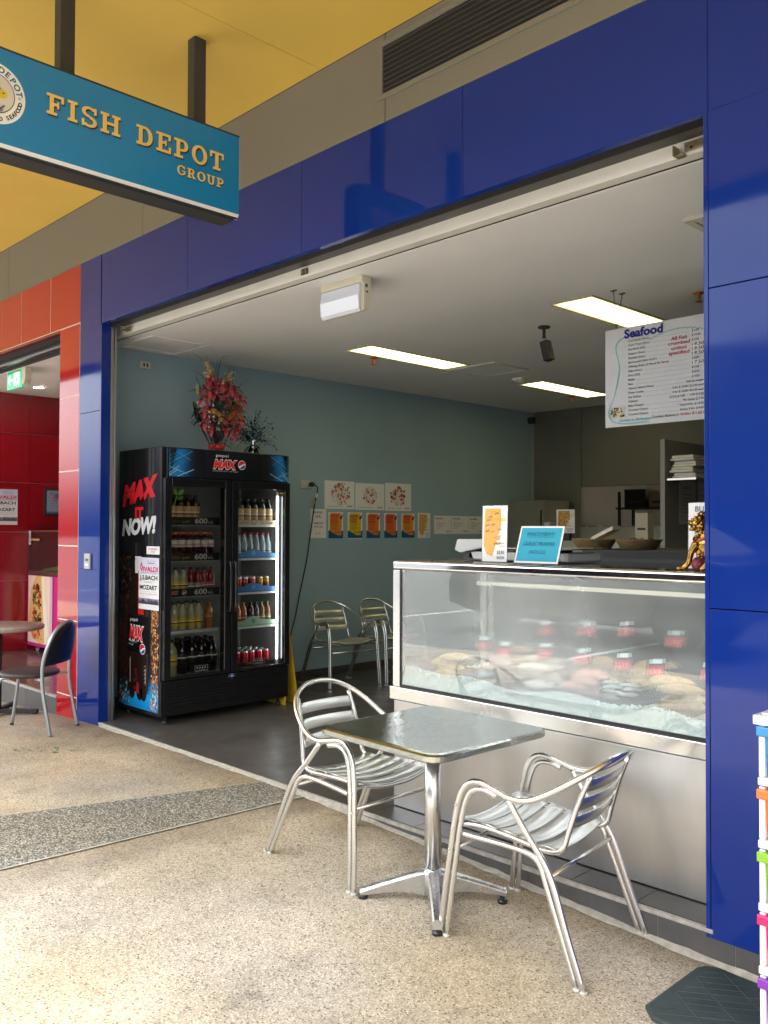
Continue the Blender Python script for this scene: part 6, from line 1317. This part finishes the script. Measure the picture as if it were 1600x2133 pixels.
for k_ in range(4):
    a = R(45+90*k_+1); d = Vector((math.cos(a), math.sin(a), 0)); s = Vector((-d.y, d.x, 0)); b = MB(); vs = []
    ns = 9
    for i in range(ns+1):
        t = i/ns; rr_ = .03+.27*t; wt = .024-.005*t; ztop = TZ0+.128-.082*t**1.1; zbot = TZ0+.022+.022*math.sin(math.pi*min(t*1.05, 1))*(1-.6*t)-(.006 if t > .9 else 0); wb = .030-.008*t; c = Vector((TX, TY, 0))+d*rr_
        vs += [c-s*wt*.55+Vector((0, 0, ztop)), c+s*wt*.55+Vector((0, 0, ztop)), c+s*wt+Vector((0, 0, ztop-.010)), c+s*wb*.6+Vector((0, 0, zbot)), c-s*wb*.6+Vector((0, 0, zbot)), c-s*wt+Vector((0, 0, ztop-.010))]
    b.add(vs, [(i*6+j, i*6+(j+1) % 6, (i+1)*6+(j+1) % 6, (i+1)*6+j) for i in range(ns) for j in range(6)]+[(0, 1, 2, 3, 4, 5), tuple(ns*6+j for j in range(5, -1, -1))], CAST); leg = b.build('leg', tb, bevel=.003)
    fp = Vector((TX, TY, 0))+d*.285; b = MB(); g_z = gz(fp.x); b.lathe([(.020, g_z+.0), (.020, g_z+.012), (.010, g_z+.014), (.010, TZ0+.03)], (fp.x, fp.y, 0), BLACK, 12); b.build('foot', leg)
# ------------------------------------------------------------------ neighbour's chair, table, door things
CTU = mat('silver_grey_tube', (.36, .39, .41), .35, .6)
a = R(218); bc = thing('round_seat_chair', (-6.47, 2.69, gz(-6.47)), 'black round seated chair with grey tube frame at the round table', 'chair')
M3 = Matrix.Rotation(a, 3, 'Z'); O3 = Vector((-6.47, 2.69, gz(-6.47))); T3 = lambda p: O3+M3 @ Vector(p)
b = MB(); n = 26; vs = []
for r_, z in ((0, .442), (.19, .444), (.205, .438), (.210, .425), (.205, .412), (.19, .408), (0, .408)): vs += [T3((r_*math.cos(i*6.283/n), r_*math.sin(i*6.283/n), z)) for i in range(n)]
b.add(vs, [(i*n+j, (i+1)*n+j, (i+1)*n+(j+1) % n, i*n+(j+1) % n) for i in range(6) for j in range(n)], mat('seat_brown_black', (.035, .026, .028), .45), True); b.build('seat', bc)
half = [(-.275, .20, 0), (-.245, .198, .15), (-.215, .196, .30), (-.205, .195, .42), (-.212, .198, .52), (-.235, .19, .62), (-.262, .150, .72), (-.285, .08, .785)]
loop = catmull([T3((x, -y, z)) for x, y, z in half]+[T3((-.292, 0, .80))]+[T3((x, y, z)) for x, y, z in reversed(half)], 5)
b = MB(); b.tube(loop, .013, CTU, 10); b.build('back_frame', bc)
b = MB(); m = mat('black_vinyl', (.010, .010, .012), .35); rows = []
for t in range(11):
    z = .50+.292*t/10
    # width of hoop at this height
    yy = .0; xx = -.29
    for (x0, y0, z0), (x1, y1, z1) in zip(half+[(-.292, 0, .80)], (half+[(-.292, 0, .80)])[1:]):
        if z0 <= z <= z1: q = (z-z0)/(z1-z0); yy = y0+(y1-y0)*q; xx = x0+(x1-x0)*q
    yy = max(yy-.004, .004); rows.append([T3((xx-.022*(1-(u/yy)**2), u, z)) for u in [yy*(-1+2*j/10) for j in range(11)]])
vs = [p for r_ in rows for p in r_]; b.add(vs, [(i*11+j, i*11+j+1, (i+1)*11+j+1, (i+1)*11+j) for i in range(10) for j in range(10)], m, True); o = b.build('backrest', bc); so_ = o.modifiers.new('solid', 'SOLIDIFY'); so_.thickness = .008
for s in (-1, 1):
    b = MB(); b.tube(catmull([T3((.235, s*.17, 0)), T3((.185, s*.15, .25)), T3((.155, s*.13, .38)), T3((.10, s*.11, .402))], 4), .012, CTU, 10); b.build('leg', bc)
    b = MB(); b.tube([T3((-.12, s*.14, .400)), T3((-.207, s*.196, .402))], .009, CTU, 8); b.build('bracket', bc)
for p in ((-.275, -.20), (-.275, .20), (.235, .17), (.235, -.17)): b = MB(); q = T3((*p, 0)); b.lathe([(.015, -.002), (.015, .012), (.013, .014)], q, MATTE, 10); b.build('foot_cap', bc)
rt_ = thing('round_table', (-7.36, 2.80, gz(-7.36)), 'speckled round stone topped table on a black flat base outside the tiled shop', 'table')
SPK = mat('speckled_stone', (.33, .27, .24), .35, var=(220, .45), coat=.2); z = gz(-7.36)
b = MB(); b.lathe([(0, .66), (.345, .66), (.352, .654), (.352, .634), (.345, .628), (0, .628)][::-1], (-7.36, 2.80, 0), SPK, 48); b.build('table_top', rt_)
b = MB(); b.lathe([(.03, z+.03), (.03, .62)], (-7.36, 2.80, 0), MATTE, 14); b.build('column', rt_)
for k_ in range(2): b = MB(); d = Vector((math.cos(R(45+90*k_)), math.sin(R(45+90*k_)), 0)); s = Vector((-d.y, d.x, 0)); c = Vector((-7.36, 2.80, z+.02)); b.prism(Frame(c, d, s), [(-.33, -.022), (.33, -.022), (.33, .022), (-.33, .022)], 0, .03+.002*k_, MATTE); b.build('leg', rt_, bevel=.004)
for k_ in range(4): b = MB(); q = Vector((-7.36, 2.80, 0))+Vector((math.cos(R(45+90*k_)), math.sin(R(45+90*k_)), 0))*.31; b.lathe([(.022, gz(q.x)), (.022, gz(q.x)+.014), (.012, gz(q.x)+.02), (.012, z+.025)], q, BLACK, 10); b.build('foot', rt_)
# exit sign
ex = thing('exit_sign', (-8.2, 3.33, 2.94), 'green exit sign with white arrow and running figure on the ceiling of the tiled shop', 'exit sign')
b = MB(); b.prism(Frame((-8.20, 3.30, 2.775), (1, 0, 0), (0, 0, 1)), [(.0, .1649), (.09, .1649), (.09, .05), (.07, .01), (.045, .0), (.02, .01), (.0, .05)], -.06, .0, cr_); b.box(-8.52, -8.2, 3.30, 3.34, 2.90, 2.9399, cr_); b.build('housing', ex, bevel=.004)
b = MB(); F = FF(0, 3.299, 0); G = mat('exit_green', (.02, .30, .14), .3, emit=.6); GW = mat('exit_white', (.7, .8, .7), .3, emit=.8); b.box(-8.53, -8.18, 3.30, 3.315, 2.76, 2.925, mat('exit_green')); b.poly(F, [(-8.50, 2.845), (-8.46, 2.895), (-8.445, 2.885), (-8.465, 2.857), (-8.40, 2.857), (-8.40, 2.833), (-8.465, 2.833), (-8.445, 2.805), (-8.46, 2.795)], GW, 1)
b.rect(F, -8.36, 2.785, -8.24, 2.905, GW, 1); b.disc(F, -8.315, 2.885, .012, G, 2, 10); b.poly(F, [(-8.33, 2.865), (-8.295, 2.87), (-8.285, 2.83), (-8.31, 2.82)], G, 2); b.poly(F, [(-8.305, 2.83), (-8.285, 2.835), (-8.265, 2.80), (-8.28, 2.795)], G, 2.5); b.poly(F, [(-8.315, 2.83), (-8.30, 2.825), (-8.335, 2.79), (-8.348, 2.795)], G, 2.5); b.build('sign_face', ex)
dl = thing('downlight', (-9.21, 3.89, 2.94), 'small round white downlight in the ceiling of the tiled shop', 'downlight')
b = MB(); b.lathe([(.060, -.004), (.048, -.006), (.048, -.001)], (-9.21, 3.89, 2.94), DGREY, 24); b.build('rim', dl); b = MB(); b.lathe([(0, -.0075), (.047, -.0075)], (-9.21, 3.89, 2.94), mat('downlight_glow', (1., .97, .9), .5, emit=12), 24); b.build('bulb', dl)
b = MB(); concert_poster(FX(-9.849, 0, 0), 3.655, 1.488, .285, .39, b); tag(b.build('concert_poster'), 'white concert poster on the dark red tiled wall, cut off by the left edge', 'poster')
t = thing('framed_certificate', (-9.85, 4.45, 1.75), 'black framed certificate on the dark red tiled wall', 'picture frame'); F = FX(-9.849, 0, 0)
b = MB(); b.fbox(F, 4.235, 4.62, 1.595, 1.90, 0, .018, MATTE); b.build('frame', t, bevel=.003); b = MB(); F2 = FX(-9.8305, 0, 0); b.rect(F2, 4.262, 1.62, 4.595, 1.878, P('8a9ab0'), 0); b.rect(F2, 4.262, 1.62, 4.595, 1.64, P('5a6a9a'), 1); b.ring(F2, 4.32, 1.84, .012, .022, P('b83a4a'), 2, 14); b.disc(F2, 4.38, 1.815, .03, P('3a6a9a'), 1, 14); b.ring(F2, 4.36, 1.79, .02, .03, P('b83a4a'), 2, 14)
for q in range(4): b.rect(F2, 4.30, 1.755-q*.025, 4.56, 1.758-q*.025, P('5a6a80'), 1)
b.build('certificate', t)
# display case and kebab picture
kc = thing('glass_food_case', (-9.2, 4.3, .1), 'glass food case with a kebab picture on its front, in the tiled shop', 'display case')
KC = mat('case_brown', (.09, .04, .035), .3, coat=.3)
b = MB(); b.box(-9.84, -7.4, 4.06, 4.7, .935, .985, KC); b.build('shelf', kc); b = MB(); b.box(-9.84, -7.4, 4.06, 4.7, .16, .934, mat('case_pink', (.62, .02, .22), .35)); b.build('base', kc, bevel=.004)
b = MB(); b.box(-9.84, -7.4, 4.06, 4.08, 1.41, 1.43, KC); b.box(-9.84, -9.825, 4.06, 4.08, .9855, 1.4095, KC); b.build('frame', kc)
b = MB(); b.add([(-9.82, 4.07, .986), (-7.4, 4.07, .986), (-7.4, 4.07, 1.41), (-9.82, 4.07, 1.41)], [(0, 1, 2, 3)], glass('food_case_glass', (.8, .78, .76), 0, base=.03)); b.build('glass', kc)
b = MB(); F = FF(0, 4.058, 0); b.rect(F, -9.82, 1.27, -9.765, 1.42, P('d8d8d8'), 0)
for i, c in enumerate(('4a2a4a', '2a2a5a', 'b84a3a', 'b84a3a', '5a6a8a')): b.rect(F, -9.81, 1.38-i*.022, -9.775, 1.39-i*.022, P(c), 1)
b.rect(F, -9.76, 1.315, -9.54, 1.335, P('c89a68'), 0); b.build('stickers', kc)
b = MB(); q = random.Random(2); 
for i in range(160): x = q.uniform(-9.6, -9.1); b.ell((x, 4.18+q.uniform(-.05, .05), .99+q.uniform(0, .05)*(x+9.7)*1.6), (.03, .02, .008), mat('lettuce', (.25, .40, .10), .5), 5, 4, Matrix.Rotation(q.random()*3, 3, 'X'))
tag(b.build('lettuce'), 'chopped pale green lettuce inside the glass food case', 'lettuce', kind='stuff')
b = MB(); F = FF(0, 4.055, 0); b.fbox(F, -9.80, -9.24, .20, .93, 0, .003, P('e8d4c4')); F2 = FF(0, 4.0515, 0); q = random.Random(6)
b.poly(F2, [(-9.80, .45), (-9.72, .78), (-9.60, .93), (-9.42, .93), (-9.34, .5), (-9.36, .22), (-9.5, .20), (-9.7, .26)], P('e0b070'), 1); b.poly(F2, [(-9.46, .93), (-9.38, .93), (-9.28, .3), (-9.36, .2)], P('f0e4cc'), 2)
for i in range(170):
    t = q.random(); v = .25+.58*t; u = -9.56+q.uniform(-.14, .12)*(1-.3*t); c = q.choice(['6a2c1a', '8a3c20', '5a2818', 'b8482c', '3a3a18', '6a7a28', 'c8582c', '2c1c12', 'c89a48']) if v > .42 else q.choice(['c8301c', 'd8482c', 'b8281c', 'd89050', '6a7a28'])
    s2 = q.uniform(.012, .035); a0 = q.random()*3; b.poly(F2, [(u+s2*math.cos(a0+k_)*q.uniform(.5, 1), v+s2*math.sin(a0+k_)*q.uniform(.5, 1)) for k_ in (0, 1.3, 2.5, 3.8, 5)], P(c), 2.2+i*.01)
b.rect(F2, -9.25, .2, -9.18, .93, P('d8a8b8'), 0); b.build('kebab_picture', kc)
for x in (-9.7, -9.2, -8.2, -7.5):
    b = MB(); b.tube([(x+.035*math.cos(k_*.785), 4.12, .138+.035*math.sin(k_*.785)) for k_ in range(8)], .008, mat('castor_grey', (.4, .4, .38), .5), 6, closed=True); b.box(x-.012, x+.012, 4.105, 4.135, .13, .1595, STEEL); b.build('castor', kc)
b = MB(); b.fbox(FF(0, 3.113, 0), -6.472, -6.382, 1.142, 1.258, 0, .012, mat('plate_grey', (.40, .42, .40), .4)); b.fbox(FF(0, 3.101, 0), -6.45, -6.40, 1.20, 1.22, 0, .002, DGREY); b.fbox(FF(0, 3.101, 0), -6.45, -6.40, 1.165, 1.18, 0, .003, PAPER); tag(b.build('intercom_plate', bevel=.002), 'small grey plate fixed to the left blue pier', 'wall plate')
# ------------------------------------------------------------------ plastic drawer tower and mat
dt = thing('drawer_tower', (-1.0, 2.72, gz(-1.0)), 'white plastic drawer tower with blue, orange, green, pink and purple drawers at the right edge', 'drawer unit')
DWH = mat('drawer_white', (.78, .78, .78), .3, coat=.3, spec=.5); z0 = gz(-1.0)
cols = [('drawer_purple', (.20, .03, .38)), ('drawer_pink', (.75, .01, .14)), ('drawer_green', (.22, .45, .01)), ('drawer_orange', (.78, .15, .01)), ('drawer_blue', (.01, .22, .50))]
DX0, DX1, DY0, DY1 = -1.108, -.75, 2.62, 2.98; dh = .1737
for i, (nm, c) in enumerate(cols):
    m = mat(nm, c, .25, coat=.4); zz0 = z0+.105+i*dh*1.055
    b = MB(); b.box(DX0, DX1, DY0, DY1, zz0-.012, zz0+.012, DWH)
    for x in (DX0+.002, DX1-.020): b.box(x, x+.018, DY0+.004, DY0+.030, zz0+.0125, zz0+dh*1.04-.013, DWH); b.box(x, x+.03, DY1-.03, DY1-.004, zz0+.0125, zz0+dh*1.04-.013, DWH)
    b.build('frame', dt, bevel=.004)
    b = MB(); top = zz0+dh*1.035-.018; vs = []
    for (a_, c_, e_, f_, z_) in ((DX0+.022, DX1-.022, DY0+.02, DY1-.03, zz0+.014), (DX0+.010, DX1-.010, DY0+.008, DY1-.008, top-.03), ): vs += [(a_, e_, z_), (c_, e_, z_), (c_, f_, z_), (a_, f_, z_)]
    b.add(vs, [(0, 1, 5, 4), (1, 2, 6, 5), (2, 3, 7, 6), (3, 0, 4, 7), (3, 2, 1, 0)], m); b.box(DX0-.002, DX1+.002, DY0-.006, DY1, top-.0295, top, m); b.build('drawer', dt, bevel=.004)
b = MB(); zt = z0+.105+5*dh*1.055; b.box(DX0-.008, DX1+.008, DY0-.012, DY1+.008, zt-.016, zt+.012, DWH); b.box(DX0+.01, DX1-.01, DY0+.008, DY1-.01, zt+.0122, zt+.018, DWH); b.build('lid', dt, bevel=.007)
for x in (DX0+.04, DX1-.04):
    for y in (DY0+.04, DY1-.04): b = MB(); b.lathe([(.0, -.012), (.030, -.012), (.030, .012), (.0, .012)], (0, 0, 0), MATTE, 16, axis=Frame((x, y, gz(x)+.031), (0, 1, 0), (0, 0, 1))); b.box(x-.016, x+.016, y-.012, y+.012, gz(x)+.055, z0+.092, DWH); b.build('castor', dt)
mt = MB(); MG = mat('mat_green_grey', (.030, .045, .045), .6, var=(12, .25)); m2_ = mat('mat_rib', (.045, .062, .062), .55)
mx0, mx1, my0, my1 = -1.49, -.6, 2.60, 3.06; r_ = .05; zf = lambda x: gz(x)
pts = [(mx0+r_, my1), (mx0+r_*.3, my1-r_*.3), (mx0, my1-r_), (mx0, my0+r_), (mx0+r_, my0), (mx1, my0), (mx1, my1)]
n = len(pts); mt.add([(x, y, zf(x)+.004) for x, y in pts]+[(x, y, zf(x)+.016) for x, y in pts]+[((x-(mx0+mx1)/2)*.975+(mx0+mx1)/2, (y-(my0+my1)/2)*.97+(my0+my1)/2, zf(x)+.020) for x, y in pts], [tuple(range(n, ))[::-1]]+[(j, (j+1) % n, n+(j+1) % n, n+j) for j in range(n)]+[(n+j, n+(j+1) % n, 2*n+(j+1) % n, 2*n+j) for j in range(n)]+[tuple(range(2*n, 3*n))], MG)
for k_ in range(30):
    c0 = mx0-.5+k_*.062
    for sgn in (1, -1):
        q0 = Vector((c0 if sgn > 0 else c0, my0+.03)); q1 = Vector((c0+sgn*.66*.8, my1-.03))
        seg = []
        for t in range(41):
            p = q0.lerp(q1, t/40)
            if mx0+.03 < p.x < mx1-.02 and not (p.x < mx0+.06 and p.y > my1-.06): seg.append((p.x, p.y, zf(p.x)+.0205))
        if len(seg) > 3 and (sgn > 0 or k_ % 3 == 0): mt.tube([seg[0], seg[len(seg)//2], seg[-1]], .0022, m2_, 4)
tag(mt.build('rubber_mat', bevel=.002), 'dark green ribbed rubber doormat with rounded corner on the pavement', 'doormat')
# ------------------------------------------------------------------ street behind the photographer (lights and reflections)
def wheel(t, x, y, z, r=.32, side=-1):
    b = MB(); F = Frame((x, y, z), (1, 0, 0), (0, 0, 1)) if side < 0 else Frame((x, y, z), (-1, 0, 0), (0, 0, 1))
    b.lathe([(r*.62, -.10), (r*.93, -.10), (r, -.07), (r, .07), (r*.93, .10), (r*.62, .10)], (0, 0, 0), RUBBER, 32, axis=F); w_ = b.build('wheel', t)
    b = MB(); b.lathe([(r*.63, .07), (r*.66, .095), (r*.60, .095), (r*.56, .04)], (0, 0, 0), STEEL, 32, axis=F)
    for i in range(5):
        a = i*1.2566; c, s = math.cos(a), math.sin(a); pts = [(.05, -.045), (r*.60, -.028), (r*.60, .028), (.05, .045)]
        b.prism(F, [(u*c-v*s, u*s+v*c) for u, v in pts], .055, .085, STEEL)
    b.lathe([(0, .05), (.06, .05), (.06, .09), (0, .095)], (0, 0, 0), STEEL, 16, axis=F); b.build('rim', w_)
def car(x0, y0, c, lab, flip=1):
    t = thing('parked_car', (x0, y0, -.17), lab, 'car'); z = -.17; L_ = 4.3; W_ = 1.72
    paint = mat('car_paint_'+c, c, .25, .3, coat=1.); gm = mat('car_glass', (.02, .025, .03), .05, spec=.8)
    def arch(cx_): return [(cx_+.38*math.cos(R(a)), .30+.38*math.sin(R(a))) for a in range(175, 0, -18)]
    out = [(0, .35), (0, .62), (.12, .80), (.95, .95), (1.15, .98), (1.75, 1.40), (2.2, 1.46), (3.2, 1.43), (3.85, 1.02), (4.2, .95), (4.3, .70), (4.3, .35), (3.85, .25)]+[(3.45+.38*math.cos(R(a)), .30+.38*math.sin(R(a))) for a in range(0, 181, 18)]+[(3.05, .22), (1.25, .22)]+[(.85+.38*math.cos(R(a)), .30+.38*math.sin(R(a))) for a in range(0, 181, 18)]+[(.45, .25)]
    px = lambda u: x0+(u if flip > 0 else L_-u)
    b = MB(); F = Frame((x0 if flip > 0 else x0+L_, y0, z), (flip, 0, 0), (0, 0, 1)); n = len(out); vs = []
    secs = [(0, 1, 0), (.06, 1, 0), (.12, 1, 0)]
    for w_, in ((0,), (.05,), (W_-.05,), (W_,)):
        for u, v in out:
            inset = .14 if v > 1.05 else 0; e = .05 if w_ in (0, W_) else 0
            ww = w_+(inset if w_ < W_/2 else -inset); uu = u+(e if u < 1 and e else 0)*.3
            vs.append((px(uu), y0-ww, z+v))
    b.add(vs, [(i*n+j, i*n+(j+1) % n, (i+1)*n+(j+1) % n, (i+1)*n+j) for i in range(3) for j in range(n)]+[tuple(range(n))[::-1], tuple(range(3*n, 4*n))], paint, False); b.build('body', t, bevel=.02)
    for sd_, yy in ((1, y0+.002), (-1, y0-W_-.002)):
        for pts in ([(1.32, 1.0), (1.82, 1.36), (2.28, 1.40), (2.28, 1.0)], [(2.34, 1.0), (2.34, 1.40), (3.1, 1.37), (3.6, 1.03)]):
            b = MB(); y_ = yy-sd_*.0; b.add([(px(u), y0-(.10 if v > 1.05 else -.002)+0*v if sd_ > 0 else y0-W_+(.10 if v > 1.05 else -.002), z+v) for u, v in pts], [tuple(range(len(pts)))], gm); b.build('window', t)
    for cx_ in (.85, 3.45):
        wheel(t, px(cx_), y0-.10, z+.31, .31, 1); wheel(t, px(cx_), y0-W_+.10, z+.31, .31, -1)
    b = MB(); b.box(px(.02)-.02, px(.02)+.02, y0-.5, y0-.12, z+.62, z+.74, mat('lamp_clear', (.7, .7, .7), .1)); b.build('headlight', t); b = MB(); b.box(px(.02)-.02, px(.02)+.02, y0-W_+.12, y0-W_+.5, z+.62, z+.74, mat('lamp_clear')); b.build('headlight', t)
    b = MB(); b.box(px(1.35)-.05, px(1.35)+.05, y0+.03, y0+.16, z+.98, z+1.10, paint); b.build('mirror', t, bevel=.02); return t
cr1 = car(-9.68, -4.3, '1a1c20', 'dark car parked at the kerb, seen as a reflection in the counter glass'); cr1.scale = (1.154, 1.1, 1.28)
car(-17.6, -4.4, 'b4b8bc', 'silver car parked further along the kerb, seen only in reflections', -1)
def building(x0, x1, y0, y1, h, c, lab):
    t = thing('shop_block', ((x0+x1)/2, y0, -.17), lab, 'building'); m = mat('render_'+c, c, .8, var=(.5, .08))
    b = MB(); b.box(x0, x1, y1, y0, -.17, h, m); b.build('wall', t); b = MB(); b.box(x0-.2, x1+.2, y1-.2, y0+1.8, h*.62, h*.62+.25, mat('awning_grey', (.25, .25, .25), .6)); b.build('awning', t)
    x = x0+.8
    while x+2 < x1:
        b = MB(); b.box(x, x+2, y0+.003, y0+.02, .2, 2.4, mat('shop_window', (.05, .06, .07), .1, coat=.5)); b.build('window', t); x += 3.2
building(-34, -14, -30, -40, 3.0, 'c8c0b0', 'cream shop block across the car park, seen only in reflections'); building(-14, 14, -22, -34, 7.5, '77746e', 'grey shop block across the car park, seen only in reflections'); building(-60, -38, -26, -38, 2.8, 'd8d4cc', 'low white block at the far left across the car park, seen only in reflections')  # the tall grey block is added, unseen, to keep low sky light off the header
BARK = mat('tree_bark', (.14, .10, .07), .8, var=(8, .2)); LV = [mat('tree_leaf_%d' % i, c, .6) for i, c in enumerate(((.05, .10, .03), (.08, .13, .04), (.035, .07, .025)))]
def tree(x, y, h, seed, lab):
    q = random.Random(seed); t = thing('street_tree', (x, y, -.17), lab, 'tree', 'trees in the car park'); b = MB(); top = Vector((x+.2, y, -.17+h*.6)); b.tube(catmull([(x, y, -.17), (x+.1, y, h*.25), top], 4), [.16-.01*i for i in range(9)], BARK, 8)
    tips = []
    for i in range(9): a = q.random()*6.28; e = top+Vector((math.cos(a)*h*.25, math.sin(a)*h*.25, h*q.uniform(.05, .35))); b.tube([top.lerp(Vector((x, y, 0)), q.uniform(0, .4)), e], [.06, .015], BARK, 6); tips.append(e)
    b.build('trunk', t); b = MB()
    for e in tips:
        for k_ in range(330):
            o = e+Vector([q.gauss(0, h*.09) for _ in range(3)]); s = q.uniform(.04, .09); n_ = Vector([q.uniform(-1, 1) for _ in range(3)]).normalized(); s1 = n_.orthogonal().normalized()*s; s2 = n_.cross(s1)*.5
            b.add([o-s1, o+s2, o+s1, o-s2], [(0, 1, 2, 3)], LV[q.randrange(3)])
    b.build('crown', t)
for i, (x, y, h) in enumerate(((-11, -19, 5), (-23, -22, 6), (-2, -22, 5.5), (-34, -18, 5), (6, -20, 5.5))): tree(x, y, h, i, 'street tree across the car park seen only in reflections, %s from the left' % ['third', 'second', 'fourth', 'first', 'fifth'][i])
